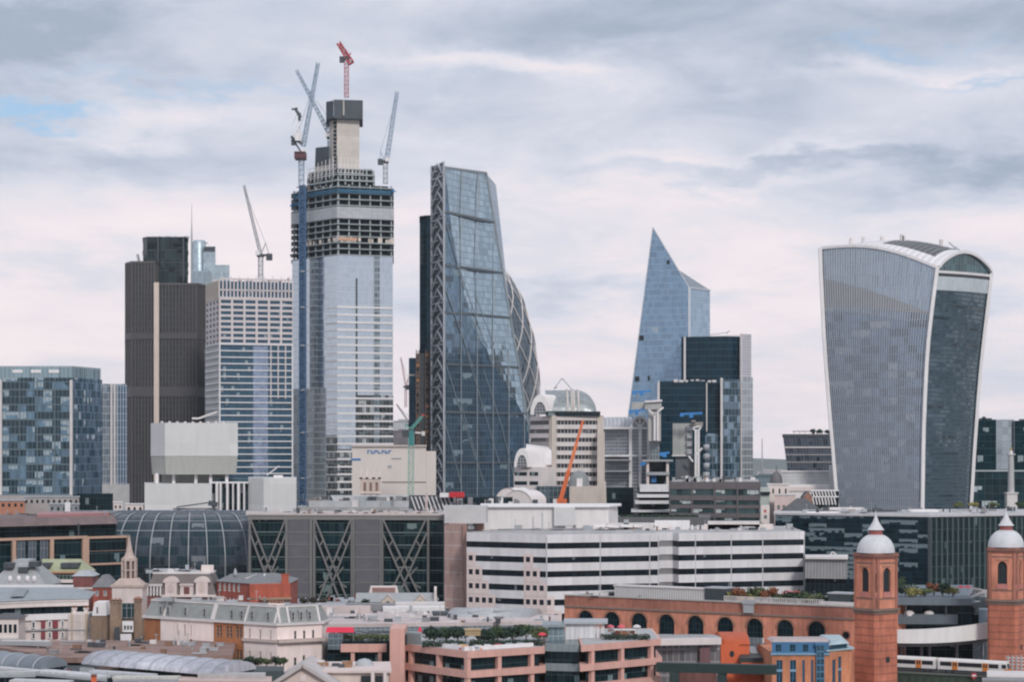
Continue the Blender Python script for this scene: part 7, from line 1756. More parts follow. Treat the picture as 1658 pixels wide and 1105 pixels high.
def hip(r, ft, z0, z1, inset, mat, name='roof', out=.4):
    m = MB(); m.prism(offset(ft, out), z0, z1, top=offset(ft, -inset)); return m.build(name, mat, r)
def rect(x0, x1, Y, d): return fp((x0, Y), (x1, Y))+[(X(x1, Y), Y+d), (X(x0, Y), Y+d)]

# grey dormered roof far left
Y = 650.
r = thing('dormered_house', 'pale grey roofed building with four round white dormers at the left edge', 'house', X(35, Y), Y)
ft = rect(-20, 74, Y, 22); m = MB(); m.prism(ft, 0, Z(950, Y)); m.build('wall', M_pale, r)
hip(r, ft, Z(950, Y), Z(912, Y+8), 6, M_slate2)
for px in (15, 29, 43, 54):
    m = MB(); x = X(px, Y); z = Z(939, Y); m.lathe(x, Y+1.2, [(0, z-1), (.75, z-.9), (.75, z+.3), (.5, z+.9), (0, z+1.1)], 10); m.build('round_dormer', M_white, r)
for px, py in ((10, 915), (51, 913), (34, 922)):
    m = MB(); x = X(px, Y); z = Z(py, Y+5); m.box(x-1.5, x+1.5, Y+2.5, Y+7, z-1, z+.6); m.build('skylight', M_dsteel, r)
m = MB(); m.prism(offset(ft, -6.5), Z(912, Y+8), Z(907, Y+8)); m.build('roof_plant', M_lead, r)
Y = 690.
r = thing('green_roofed_hall', 'low hall with a yellow-green roof and dark skylights in front of the gold framed offices', 'house', X(100, Y), Y)
ft = rect(72, 137, Y, 16); m = MB(); m.prism(ft, 0, Z(930, Y)); m.build('wall', glass('hall_glass', (.03, .05, .05), .1, .1, (1.2, 2.5), (.2, .2), (.2, .22, .2)), r)
m = MB(); m.prism(offset(ft, .5), Z(928.5, Y), Z(907, Y+9), top=fp((68, Y+9), (131, Y+9), (131, Y+14), (68, Y+14))); m.build('roof', plain('lichen_roof', (.34, .36, .23), .8, .25, .5, .2), r)
for px in (76, 108, 122):
    m = MB(); x = X(px, Y+4); m.box(x-1.5, x+1.5, Y+1.5, Y+6.5, Z(921, Y), Z(913, Y)); m.build('skylight', M_dsteel, r)
m = MB(); m.ebox(ft[0], ft[1], 0, None, Z(929, Y), Z(926, Y), .5, .8); m.build('orange_gutter', plain('orange_gutter', (.45, .23, .13)), r)
m = MB(); m.ebox(ft[0], ft[1], -4, 16, Z(944, Y), Z(939, Y), 0, 2); m.build('terrace', M_cream, r)
# red block and slates
Y = 632.
r = thing('red_brick_block', 'small dark red brick block with a pale grey cap left of the stone spire', 'house', X(134, Y), Y)
ft = rect(118, 150, Y, 9); m = MB(); m.prism(ft, 0, Z(934, Y)); m.build('wall', M_maroon, r); m = MB(); m.prism(offset(ft, .4), Z(934, Y), Z(926, Y), top=offset(ft, -1.5)); m.build('cap_roof', M_lead, r)
m = MB(); m.prism(offset(ft, .15), Z(955, Y), Z(952, Y)); m.build('string_course', M_pale, r)
r = thing('red_gabled_house', 'low red house with white window left of the spire base', 'house', X(160, 622), 622)
ft = rect(150, 184, 622, 9); hs = [(.8, 1.8, Z(966, 622), Z(957, 622)), (3.2, 4.2, Z(966, 622), Z(957, 622))]; m = MB(); m.holes(ft[0], ft[1], 0, Z(952, 622), hs, .3); m.prism(offset(ft, -.4), 0, Z(952.5, 622)); m.build('wall', M_redb, r); panes(r, ft[0], ft[1], hs, M_win, M_white, .2)
hip(r, ft, Z(952, 622), Z(931, 628), 2.4, M_slate)
# church lantern spire
Y = 600.
r = thing('church_spire', 'pinkish stone church lantern with pointed spire rising before the glass dome', 'church tower', X(209, Y), Y)
cx = X(209, Y); M_sp = plain('spire_stone', (.45, .36, .32), .85, .2, .5, .2)
m = MB(); m.box(cx-4.3, cx+4.3, Y-3, Y+5, 0, Z(951, Y)); m.build('base_block', plain('portland_cream', (.62, .54, .51), .8, .15), r)
m = MB(); m.box(cx-4.7, cx+4.7, Y-3.4, Y+5.4, Z(951, Y), Z(947, Y)); m.prism([(cx-4.2, Y-3), (cx+4.2, Y-3), (cx+4.2, Y+4), (cx-4.2, Y+4)], Z(947, Y), Z(937, Y), top=[(cx-2.4, Y-1.8), (cx+2.4, Y-1.8), (cx+2.4, Y+2.6), (cx-2.4, Y+2.6)]); m.build('stepped_cornice', M_sp, r)
oc = [(cx+1.95*math.cos(math.pi/8+i*math.pi/4), Y+.4+1.95*math.sin(math.pi/8+i*math.pi/4)) for i in range(8)]
m = MB(); z0, z1 = Z(940, Y), Z(908, Y); m.prism([(cx+(p[0]-cx)*.72, Y+.4+(p[1]-Y-.4)*.72) for p in oc], z0, z1); m.build('lantern_core', plain('lantern_shade', (.13, .09, .085)), r)
for i, p in enumerate(oc): m = MB(); m.box(p[0]-.3, p[0]+.3, p[1]-.3, p[1]+.3, z0, z1); m.build('lantern_column', M_sp, r)
for za, zb in ((z0-.3, z0+.5), (Z(925, Y), Z(923, Y)), (z1-.2, z1+.6)): m = MB(); m.prism(offset(oc, .35) if oc[0][1] < oc[1][1] else oc, za, zb); m.build('lantern_cornice', M_sp, r)
m = MB(); m.lathe(cx, Y+.4, [(2.0, z1+.6), (1.5, Z(902, Y)), (1.0, Z(895, Y)), (.75, Z(888, Y)), (.35, Z(876, Y)), (.05, Z(866, Y))], 8, smooth=False); m.build('spire', M_sp, r)
# ornate house
Y = 610.
r = thing('ornate_mansard_house', 'ornate dark mansard house with pinkish round gabled dormers and white trim', 'house', X(295, Y), Y)
ft = rect(234, 350, Y, 16); L = dist(ft[0], ft[1]); k = Y/F; s = lambda px: (px-234)*k
hs = [(s(x0), s(x0)+1.1, Z(984, Y), Z(971, Y)) for x0 in (258, 268, 278, 318, 330)]
m = MB(); m.holes(ft[0], ft[1], 0, Z(967, Y), hs, .35); m.prism(offset(ft, -.5), 0, Z(968, Y)); m.build('wall', M_maroon, r); panes(r, ft[0], ft[1], hs, M_win, M_white, .25)
for px in (264, 274, 284, 312, 325, 338): m = MB(); m.ebox(ft[0], ft[1], s(px)-.35, s(px)+.35, Z(988, Y), Z(967, Y), 0, .25); m.build('pilaster', M_cream, r)
m = MB(); m.ebox(ft[0], ft[1], s(262), L, Z(967.5, Y), Z(964, Y), -.2, .8); m.build('cornice', M_cream, r)
m = MB(); m.prism(ft, Z(964, Y), Z(931, Y), top=offset(ft, -2.2)); m.build('mansard_roof', plain('mansard_brown', (.15, .13, .125), .7), r)
q = offset(ft, -2.0); m = MB(); m.prism(q, Z(931, Y), Z(928.5, Y)); m.build('roof_balustrade', M_pale, r)
for x0, x1, py, mt in ((236, 262, 925, M_lead), (248, 290, 923, M_pale), (292, 318, 924, M_lead), (326, 346, 917, M_cream), (300, 306, 917, M_lead)):
    m = MB(); m.prism(fp((x0, Y+6), (x1, Y+6), (x1, Y+11), (x0, Y+11)), Z(931, Y), Z(py, Y+6)); m.build('roof_house', mt, r)
for px in (277, 327):
    m = MB(); a = s(px); m.ebox(ft[0], ft[1], a-1.7, a+1.7, Z(964, Y), Z(944, Y), -1.6, .45); 
    c = at(ft[0], ft[1], a, .45); zc = Z(944, Y)
    arc = [(c[0]+2.3*math.cos(math.pi*j/10), zc+1.7*math.sin(math.pi*j/10)) for j in range(11)]
    m.face([(x, c[1]-.1, z) for x, z in arc])
    for (xa, za), (xb, zb) in zip(arc, arc[1:]): m.face([(xa, c[1]-.1, za), (xa, c[1]+2.4, za), (xb, c[1]+2.4, zb), (xb, c[1]-.1, zb)])
    d_ = m.build('round_gable_dormer', plain('pinkish_trim', (.64, .54, .52)), r)
    m = MB(); zz_ = Z(953, Y); m.face([(c[0]+.85*math.cos(t*math.pi/10), c[1]-.16, zz_+1.25*math.sin(t*math.pi/10)) for t in range(20)]); m.build('oval_panel', plain('oval_cream', (.56, .47, .43)), d_)
m = MB(); m.ebox(ft[0], ft[1], s(292), s(313), Z(964, Y), Z(949, Y), -1.6, .3); m.ebox(ft[0], ft[1], s(291), s(314), Z(949, Y), Z(946.5, Y), -1.6, .6); o = m.build('square_dormer', plain('pinkish_trim', (.64, .54, .52)), r); m = MB(); m.ebox(ft[0], ft[1], s(298), s(307), Z(963, Y), Z(951, Y), .3, .38); m.build('dormer_window', M_maroon, o)
for i in range(5): m = MB(); m.ebox(ft[0], ft[1], s(238+i*5.2), s(240+i*5.2), Z(966, Y), Z(950, Y), -.6, .2); m.build('white_column', M_white, r)
m = MB(); m.ebox(ft[0], ft[1], s(235), s(263), Z(950, Y), Z(947, Y), -1.6, .3); m.build('colonnade_beam', M_pale, r)
m = MB(); m.prism(fp((350, 606), (363, 606), (363, 616), (350, 616)), 0, Z(968, 606)); m.build('cream_annex', M_cream, r)
# red brick house
Y = 600.
r = thing('red_brick_house', 'bright red brick house with slate hipped roof and white sash windows', 'house', X(415, Y), Y)
A, B, Cc = XY(351, 612), XY(405, 600), XY(470, 604); ft = [A, B, Cc, (Cc[0], 625), (A[0], 625)]; LA = dist(A, B)
hs = [(1.0+2.3*i, 2.3+2.3*i, Z(961, Y), Z(948, Y)) for i in range(5)]+[(2.2+1.9*i, 3.1+1.9*i, Z(981, Y), Z(971, Y)) for i in range(5)]
hs = [h for h in hs if h[1] < LA-.2]
zt = Z(946, Y)
m = MB(); m.holes(A, B, 0, zt, hs, .3); m.wall(B, Cc, 0, zt); m.wall(Cc, ft[3], 0, zt); m.prism(offset(ft, -.6), 0, zt-.2); m.build('wall', M_redb, r); panes(r, A, B, hs, M_win, M_white, .2, ft=.2)
m = MB(); m.prism(offset(ft, .4), zt, Z(931, 610), top=fp((375, 614), (412, 612), (452, 612), (448, 618), (380, 618))); m.build('roof', M_slate, r)
m = MB(); m.prism(fp((404, 597), (470, 600), (470, 606), (404, 602)), 0, Z(946, Y)); m.build('front_gable', brick('bright_red_brick', (.46, .11, .065), (.40, .095, .06)), r)
m = MB(); m.prism(fp((424, 596), (470, 599), (470, 600), (424, 597)), Z(985, Y), Z(971, Y)); m.build('shop_opening', plain('brown_shade', (.10, .06, .05)), r)
m = MB(); m.prism(fp((420, 596.4), (472, 599.6), (472, 600), (420, 597)), Z(971, Y), Z(968, Y)); m.build('lintel', plain('tan_lintel', (.34, .24, .17)), r)
chimney(r, X(461, 600), 601, Z(950, Y), Z(930, Y)-Z(950, Y), brick('bright_red_brick', (.46, .11, .065), (.40, .095, .06)), 1.0, 0)
m = MB(); a = P(421, 947, 603); m.beam(P(398, 938, 607), P(416, 931, 612), .3); m.beam(P(424, 945, 603), P(429, 931, 612), .45); m.build('roof_hip', M_pale, r)
m = MB(); x, z = X(381, 612), Z(932, 612); m.lathe(x, 612, [(.5, z), (.5, z+1), (.1, z+2)], 8); m.build('finial', M_lead, r)
# grey clutter right of the red house
for i, (x0, x1, py, Y, mt, lab) in enumerate(((472, 560, 978, 640, plain('slate_grey', (.12, .125, .13)), 'dark low roof right of the red brick house'), (545, 600, 975, 660, plain('cool_grey', (.46, .48, .5)), 'light grey low roof before the braced offices'))):
    r = thing('low_roof_block', lab, 'building', X((x0+x1)/2, Y), Y); ft = rect(x0, x1, Y, 12); m = MB(); m.prism(ft, 0, Z(py, Y)); m.build('wall', mt, r)
    m = MB(); m.prism(offset(ft, .4), Z(py, Y), Z(py, Y)+.5); m.build('roof_edge', M_steel, r)
    for j in range(9): m = MB(); px = RN.uniform(x0, x1); x, y = XY(px, Y+2); m.box(x-.7, x+.7, y, y+1, Z(py, Y), Z(py, Y)+RN.uniform(.6, 2.2)); m.build('roof_unit', RN.choice((M_steel, M_pale, M_dsteel, M_redb)), r)
    if i == 0:
        for j in range(3): bush('rooftop_tree', ('first from the left of three dark bare-looking trees right of the red house', 'middle of three dark trees right of the red house', 'right one of three dark trees right of the red house')[j], 'tree', X(492+j*16, 632), 632, Z(985, 632), (1.8, 1.6, 1.6), leafmat('leaf_brown', (.05, .045, .03)), 160, .3, 'dark trees right of the red house', trunk=.6)
# grey hipped building with curved cream eaves
Y = 560.
r = thing('curved_eave_building', 'grey-blue roofed building with curved cream eaves over maroon and white windows', 'building', X(70, Y), Y)
A, B = XY(-25, 552), XY(142, 566); L = dist(A, B)
def cv(s, o): f = s/L; return at(A, B, s, o+2.2*math.sin(math.pi*f)*-1)
def band(z0, z1, o, mt, nm, d=1.0):
    m = MB(); n = 18; q = [cv(L*i/n, o) for i in range(n+1)]; q2 = [cv(L*i/n, o-d) for i in range(n+1)]
    m.prism(q+q2[::-1], z0, z1); m.build(nm, mt, r)
band(Z(984, Y), Z(973, Y), .8, M_cream, 'cream_eave', 4); band(Z(977.5, Y), Z(976.5, Y), .9, M_steel, 'eave_gutter', .3)
band(Z(1000, Y), Z(983, Y), -.6, M_dglass, 'glazed_storey', 6); band(Z(1006, Y), Z(996, Y), .3, M_white, 'white_parapet', 1.5)
band(0, Z(1004, Y), -.4, M_cream, 'wall', 8)
n = 18; m = MB(); fr_ = [cv(L*i/n, 1.1) for i in range(n+1)]
zt = Z(973, Y)
for i in range(n):
    a, b = fr_[i], fr_[i+1]; f0, f1 = i/n, (i+1)/n
    xa, xb = X(-60, 585)+(X(118, 590)-X(-60, 585))*f0, X(-60, 585)+(X(118, 590)-X(-60, 585))*f1
    m.face([(*a, zt), (*b, zt), (xb, 588, Z(952, 588)), (xa, 588, Z(952, 588))])
m.face([(*fr_[n], zt), (X(150, 590), 595, zt), (X(118, 590), 588, Z(952, 588))]); m.build('roof', plain('bluegrey_roof', (.26, .295, .31), .6, .2, .2, .25), r)
m = MB(); m.face([P(17, 969, 562), P(38, 969, 564), P(47, 955, 583), P(26, 955, 583)]); o = m.build('roof_panel', plain('panel_grey', (.22, .24, .255), .6), r); o.location.z += .35
m = MB(); m.prism(fp((-20, 588), (119, 590), (119, 600), (-20, 600)), 0, Z(952, 588)); m.build('back_wall', M_pale, r)
def sq(px): return on(A, B, px)
for px, w, kind in ((34, 6, 0), (41, 7, 1), (58, 9, 1), (74, 7, 0), (84, 8, 1), (93, 9, 0), (104, 7, 1)):
    for zc, h in ((1013, 13), (1031, 12)):
        if kind == 0:
            m = MB(); s0 = sq(px); n = 1; a_, b_ = cv(s0-w*.08, .0), cv(s0+w*.08, .0); m.ebox(a_, b_, 0, None, Z(zc+h/2, Y), Z(zc-h/2, Y), -.2, .03); m.build('maroon_panel', plain('maroon_render', (.22, .045, .06)), r)
        else:
            a_, b_ = cv(sq(px-w*.35), .0), cv(sq(px+w*.35), .0); m = MB(); Lw = dist(a_, b_); z0, z1 = Z(zc+h/2-.5, Y), Z(zc-h/2+.5, Y)
            m.ebox(a_, b_, 0, Lw, z0, z1, -.3, .06); m.build('window_frame', M_white, r); m = MB(); m.ebox(a_, b_, .22, Lw-.22, z0+.25, z1-.25, .065, .09); m.build('window', M_win, r)
band(Z(1023, Y), Z(1021, Y), .25, M_steel, 'storey_band', .8)
r = thing('cream_corner_wing', 'low cream wing with dark windows at the far left edge', 'building', X(5, 545), 545)
ft = rect(-20, 30, 545, 10); hs = [(2.9+1.25*i, 3.75+1.25*i, Z(1026, 545), Z(1012, 545)) for i in range(4)]
m = MB(); m.holes(ft[0], ft[1], 0, Z(1003, 545), hs, .3); m.prism(offset(ft, -.4), 0, Z(1004, 545)); m.build('wall', M_cream, r); panes(r, ft[0], ft[1], hs, M_dglass, None, .25)
hip(r, ft, Z(1003, 545), Z(996, 547), 2.5, plain('dark_slate', (.09, .095, .1)))
m = MB(); m.ebox(ft[0], ft[1], 0, None, Z(1036, 545), Z(1033, 545), 0, .5); m.build('ledge', M_pale, r)
r = thing('cream_blank_house', 'plain cream house with thin pink pipes right of the maroon windows', 'house', X(124, 553), 553)
ft = rect(110, 146, 553, 10); m = MB(); m.prism(ft, 0, Z(996, 553)); m.build('wall', plain('cream_tiles', (.62, .545, .51), .8, .1, seam=(3, 3.4), seamc=.85), r); m = MB(); m.ebox(ft[0], ft[1], .9, 1.2, 0, Z(990, 553), 0, .25); m.ebox(ft[0], ft[1], 4.6, 5.2, 0, Z(994, 553), 0, .3); m.build('pipe', plain('pipe_tan', (.5, .40, .30)), r)
m = MB(); m.ebox(ft[0], ft[1], 0, None, Z(1022, 553), Z(1020, 553), 0, .2); m.build('string_course', M_steel, r)
for px in (118, 137): chimney(r, X(px, 553), 555, Z(996, 553), 1.6, M_cream, .5, 2)
# brown chimney houses
Y = 545.
r = thing('white_gabled_dormer_house', 'narrow house with a white trapezoid gable above tan brick', 'house', X(161, Y), Y)
ft = rect(147, 175, Y, 9); m = MB(); m.prism(ft, 0, Z(998, Y)); m.build('wall', M_brn, r); m = MB(); a, b = XY(149, Y-.2), XY(173, Y-.2)
m.prism([a, b, (b[0], Y+6), (a[0], Y+6)], Z(998, Y), Z(976, Y), top=[XY(153, Y-.2), XY(171, Y-.2), (X(171, Y), Y+6), (X(153, Y), Y+6)]); m.build('white_gable', M_white, r); m = MB(); m.prism(fp((156, Y-.35), (158.5, Y-.35), (158.5, Y-.15), (156, Y-.15)), Z(994, Y), Z(984, Y)); m.build('window', M_win, r)
m = MB(); m.prism(fp((144, Y), (180, Y), (180, Y+9), (144, Y+9)), Z(999, Y), Z(997, Y)); m.build('eave', M_dsteel, r)
r = thing('brown_chimney_house', 'brown brick house between two massive chimney stacks below the stone spire', 'house', X(204, 542), 542)
ft = rect(176, 233, 542, 10); m = MB(); m.prism(ft, 0, Z(1002, 542)); m.build('wall', M_brn, r)
for x0, x1, py in ((178, 197, 974), (217, 230, 972)):
    m = MB(); m.prism(fp((x0, 540), (x1, 540), (x1, 545), (x0, 545)), 0, Z(py, 540)); m.prism(fp((x0-.8, 539.8), (x1+.8, 539.8), (x1+.8, 545.2), (x0-.8, 545.2)), Z(py+3, 540), Z(py, 540)); o = m.build('chimney', M_brn, r)
    for j in range(3): m = MB(); x = X(x0+3+j*(x1-x0-6)/2, 542); m.lathe(x, 542, [(.3, Z(py, 540)), (.22, Z(py-4, 540))], 8); m.build('chimney_pot', plain('terracotta', (.36, .17, .11)), o)
m = MB(); m.prism(fp((197.2, 541), (217, 541), (217, 541.8), (197.2, 541.8)), Z(1002, 541), Z(978, 541)); m.build('tall_window', glass('tall_window_glass', (.03, .06, .07), .2, .1, (1.2, 2.5), (.12, .1), (.3, .33, .35), jit=.05), r)
m = MB(); m.prism(fp((198, 539), (216, 539), (216, 542), (198, 542)), Z(1024, 540), Z(1007, 540)); o = m.build('white_dormer', M_white, r)
for j in range(3): m = MB(); m.prism(fp((200.5+j*5, 538.8), (203.8+j*5, 538.8), (203.8+j*5, 539), (200.5+j*5, 539)), Z(1020, 540), Z(1013, 540)); m.build('dormer_window', M_win, o)
m = MB(); m.prism(fp((195, 536), (213, 536), (213, 539), (195, 539)), 0, Z(1028, 538)); m.build('white_bay', M_white, r)
m = MB(); m.prism(fp((186, 537), (194, 537), (194, 541), (186, 541)), 0, Z(1017, 538)); m.build('dark_door', M_dsteel, r)

# ------------------------------------------------------------------ cream mansard terrace
r = thing('mansard_terrace', 'long cream and orange terrace with grey mansard roof and small arched windows', 'terrace', X(400, 505), 505)
A, B, Cc = XY(234, 522), XY(449, 497), XY(521, 503); LA, LB = dist(A, B), dist(B, Cc)
M_tc = plain('terrace_cream', (.80, .685, .65), .8, .1, .4, .15); M_to = brick('terrace_orange', (.42, .17, .075), (.36, .14, .06))
ze, zr, zs = Z(1013, 497), Z(990, 497)+.6, Z(1040, 497)
secs = [(234, 260, M_to, []), (260, 346, M_tc, [(287, 2.2), (299, 2.6), (309, 2.2)]), (346.5, 394, M_to, [(352, 4), (357, 4), (368, 4), (373.5, 4), (384, 4), (389, 4)]), (394.5, 449, M_tc, [(404, 2.8), (421, 3), (438, 2.4)])]
for x0, x1, mt, ws in secs:
    a, b = on(A, B, x0), on(A, B, x1); pa, pb = at(A, B, a), at(A, B, b); hs = []
    for px, w in ws:
        s0 = on(A, B, px-w/2)-a; s1 = on(A, B, px+w/2)-a
        hs.append((s0, s1, ze-4.1+(0 if mt is M_tc else .3), ze-1.3 if mt is M_tc else ze-1.0))
        if x0 > 300: hs.append((s0, s1, zs-5.2, zs-2.7))
    m = MB(); m.holes(pa, pb, 0, ze, hs, .35); m.build('front_wall', mt, r); panes(r, pa, pb, hs, M_win, None, .3)
hs = [(on(B, Cc, px-1.6), on(B, Cc, px+1.8), ze-4.4, ze-1.6) for px in (478, 492.5, 507)]+[(on(B, Cc, px-2), on(B, Cc, px+2), zs-6.2, zs-4.0) for px in (478, 492, 509)]
hs[4] = (hs[4][0], hs[4][1], zs-6.6, zs-3.6)
m = MB(); m.holes(B, Cc, 0, ze, hs, .35); m.wall(Cc, (Cc[0]+1, 511), 0, ze); m.prism(offset([A, B, Cc, (Cc[0]+1, 511), (B[0], 508), (A[0]+1, 531)], -.6), 0, ze-.3); m.build('end_wall', M_tc, r); panes(r, B, Cc, hs, M_win, None, .3)
ft = [A, B, Cc, (Cc[0]+1, 511), (B[0], 508), (A[0]+1, 531)]
m = MB(); m.prism(offset(ft, .55), ze-.2, ze+.35); m.build('eave_cornice', M_pale, r)
m = MB(); m.ebox(B, Cc, -.2, LB+2.6, zs-.3, zs+.5, 0, 1.3); m.ebox(A, B, on(A, B, 394), LA, zs-.3, zs+.4, 0, .6); m.build('string_course', plain('course_tan', (.50, .42, .38)), r)
m = MB(); m.prism(ft, ze+.35, zr, top=offset(ft, -1.5)); m.build('mansard_roof', plain('mansard_grey', (.25, .265, .26), .7, .15, .3, .2), r)
m = MB(); m.prism(offset(ft, -1.3), zr, zr+.35); m.build('roof_edge', M_pale, r)
m = MB(); m.face([(p[0], p[1], zr+.36) for p in offset(ft, -1.6)]); m.build('flat_roof', plain('deck_light', (.30, .30, .30), .9, .3, .3, .1, seam=(4, 3), patch=.3), r)
slope = lambda a, b, px, f: (lambda s: Vector((*at(a, b, s, .06-1.5*f), ze+.35+(zr-ze-.35)*f)))(on(a, b, px))
for e, pxs in (((A, B), (266, 343, 346, 397, 445)), ((B, Cc), (453, 468, 517))):
    for px in pxs: m = MB(); m.beam(slope(*e, px, 0), slope(*e, px, 1), .5); m.build('party_rib', M_pale, r)
for e, pxs in (((A, B), (260, 272, 300, 331, 375, 391, 408, 434)), ((B, Cc), (474, 487, 501))):
    for px in pxs:
        s = on(e[0], e[1], px); m = MB(); m.ebox(e[0], e[1], s-.42, s+.42, ze+.9, zr-.7, -.9, .05); o = m.build('dormer', M_slate2, r)
        m = MB(); m.ebox(e[0], e[1], s-.28, s+.28, ze+1.1, zr-1.1, .055, .08); m.build('dormer_window', M_win, o)
for px in (428, 440): chimney(r, *at(A, B, on(A, B, px), -3), zr-.2, 1.1, M_tc, .9, 3)
for px in (295, 352, 470): m = MB(); x, y = at(A, B, min(LA-2, on(A, B, px)), -5); m.box(x-1.2, x+1.2, y, y+1.5, zr, zr+.9); m.build('roof_unit', M_lead, r)
for i, px in enumerate((318, 341, 388, 402, 418, 432, 446, 459)):
    bush('street_shrub', 'dark shrub at the foot of the cream mansard terrace, number %s from the left' % ('one two three four five six seven eight'.split()[i]), 'shrub', X(px, 485), 485, Z(1080, 485), (1.5, 1.4, RN.uniform(.8, 1.4)), (L_dark, L_green, L_olive)[i % 3], 150, .28, 'shrubs before the mansard terrace')

# ------------------------------------------------------------------ low station roofs at the lower left
Y = 480.
r = thing('brown_flat_roof', 'broad pinkish brown flat roof at the lower left', 'station building', X(190, Y), Y)
zt = Z(1066, 468); q = [P(95, 1066, 468), P(165, 1064, 470), P(370, 1052, 487)]
m = MB(); pts = [(X(-30, 500), 500), (X(60, 480), 478), (X(92, 468), 468), (X(165, 468), 469), (X(372, 470), 474), (X(372, 500), 512), (X(150, 512), 512), (X(-30, 512), 512)]
m.prism(pts, zt-1.2, zt); m.build('roof', plain('pinkbrown_felt', (.24, .155, .13), .9, .35, .25, .1, seam=(9, 4), patch=.35), r)
m = MB(); m.prism(offset(pts, -2.5), 0, zt-1.2); m.build('wall', M_dglass, r)
for i in range(9): m = MB(); px = RN.uniform(150, 330); x, y = XY(px, 500+RN.random()*9); m.box(x-RN.uniform(.3, 1), x+RN.uniform(.3, 1), y, y+1, zt, zt+RN.uniform(.4, 1.0)); m.build('roof_unit', RN.choice((M_pale, M_steel, M_dsteel)), r)
r = thing('long_skylight', 'long grey-white ridge skylight on the left of the brown flat roof', 'skylight', X(38, 492), 492, zt)
m = MB(); a, b = P(4, 1042, 499), P(78, 1043, 492); m.beam(a, b, 2.6, 1.0); m.build('frame', M_steel, r); m = MB(); m.beam(a+Vector((0, 0, .55)), b+Vector((0, 0, .55)), 1.4, .3); m.build('glass', M_pale, r)
def vault(name, label, cat, p0, p1, wid, hgt, mt, ribs=0, base=0, n=14):
    """long barrel roof from p0 to p1 (ground points with eave height)"""
    r = thing(name, label, cat, (p0.x+p1.x)/2, (p0.y+p1.y)/2)
    d = (p1-p0); L_ = d.length; d.normalize(); nrm = Vector((d.y, -d.x, 0)).normalized(); rows = []
    for j in range(n+1):
        t = math.pi*j/n; o = nrm*(wid*math.cos(t))+Vector((0, 0, hgt*math.sin(t))); rows.append([p0+o, p0.lerp(p1, .5)+o, p1+o])
    m = MB(); m.grid(rows); m.face([a[0] for a in rows]); m.face([a[2] for a in rows]); m.build('roof', mt, r)
    for i in range(ribs):
        f = (i+.5)/ribs; m = MB()
        for j in range(n): m.beam(rows[j][0].lerp(rows[j][2], f)+Vector((0, 0, .08)), rows[j+1][0].lerp(rows[j+1][2], f)+Vector((0, 0, .08)), .3, .2)
        m.build('roof_rib', M_lead, r)
    m = MB(); c = [p0+nrm*wid*.85, p1+nrm*wid*.85, p1-nrm*wid*.85, p0-nrm*wid*.85]; m.prism([(v.x, v.y) for v in c], base, min(p0.z, p1.z)); m.build('wall', M_dglass, r)
    return r
M_wsh = plain('white_sheet_roof', (.45, .45, .50), .5, .3, .3, .45)
vault('curved_station_roof', 'white curved ribbed station roof left of centre at the bottom', 'station roof', P(165, 1071, 462), P(385, 1090, 449), 8.0, 2.3, M_wsh, 9)
vault('grey_curved_roof', 'bluish grey curved roof at the lower left edge', 'station roof', P(-60, 1066, 462), P(88, 1082, 451), 4.5, 2.2, plain('bluegrey_sheet', (.19, .22, .25), .5, .15), 6)
for i, (q0, q1, w, c, lab) in enumerate((((-20, 1080, 452), (176, 1097, 440), 4.2, (.52, .53, .54), 'long white platform canopy sloping right at the bottom left'), ((-20, 1091, 440), (60, 1090, 438), 3.0, (.40, .42, .42), 'short grey platform canopy at the bottom left edge'), ((20, 1103, 425), (115, 1106, 424), 4.0, (.47, .48, .48), 'pale platform canopy lowest at the bottom left'), ((150, 1088, 444), (250, 1095, 438), 2.6, (.44, .45, .47), 'narrow pale canopy before the white curved station roof'), ((185, 1098, 432), (290, 1098, 430), 2.6, (.50, .49, .45), 'cream canopy strip under the white curved roof'))):
    r = thing('platform_canopy', lab, 'canopy', X((q0[0]+q1[0])/2, q0[2]), q0[2], 0, 'platform canopies at the lower left')
    a, b = P(*q0), P(*q1); m = MB(); m.beam(a, b, w, .5); m.build('roof', plain('canopy_%d' % i, c, .6, .2, .4, .3), r)
    m = MB(); m.beam(a-Vector((0, w/2, .5)), b-Vector((0, w/2, .5)), .3, .6); m.build('fascia', M_steel, r)
    for f in (.15, .5, .85): m = MB(); p = a.lerp(b, f); m.lathe(p.x, p.y, [(.16, 0), (.16, p.z-.2)], 8); m.build('post', M_dsteel, r)
r = thing('station_shed', 'dark station shed under the white canopies at the bottom left', 'station building', X(150, 455), 455)
m = MB(); m.prism(fp((-30, 458), (300, 452), (460, 456), (460, 466), (-30, 470)), 0, Z(1088, 455)); m.build('wall', plain('shed_dark', (.04, .055, .06), .7, .3), r)
for i in range(12): m = MB(); px = 90+i*24+RN.uniform(-6, 6); x, y = XY(px, 454); m.box(x-RN.uniform(.5, 2), x+RN.uniform(.5, 2), y, y+1.5, Z(1092, 455), Z(1088, 455)+RN.uniform(.2, 1.1)); m.build('roof_unit', RN.choice((M_steel, M_pale, M_roofg, M_maroon)), r)
r = thing('orange_signal_box', 'small bright orange box among the platform canopies', 'signal box', X(152, 420), 420); m = MB(); m.prism(fp((147.5, 420), (156.5, 420), (156.5, 422), (147.5, 422)), 0, Z(1096, 420)); m.build('wall', M_or, r); m = MB(); m.prism(fp((147, 419.7), (157, 419.7), (157, 422.3), (147, 422.3)), Z(1096, 420), Z(1094.5, 420)); m.build('lid', plain('dark_lid', (.15, .06, .04)), r)
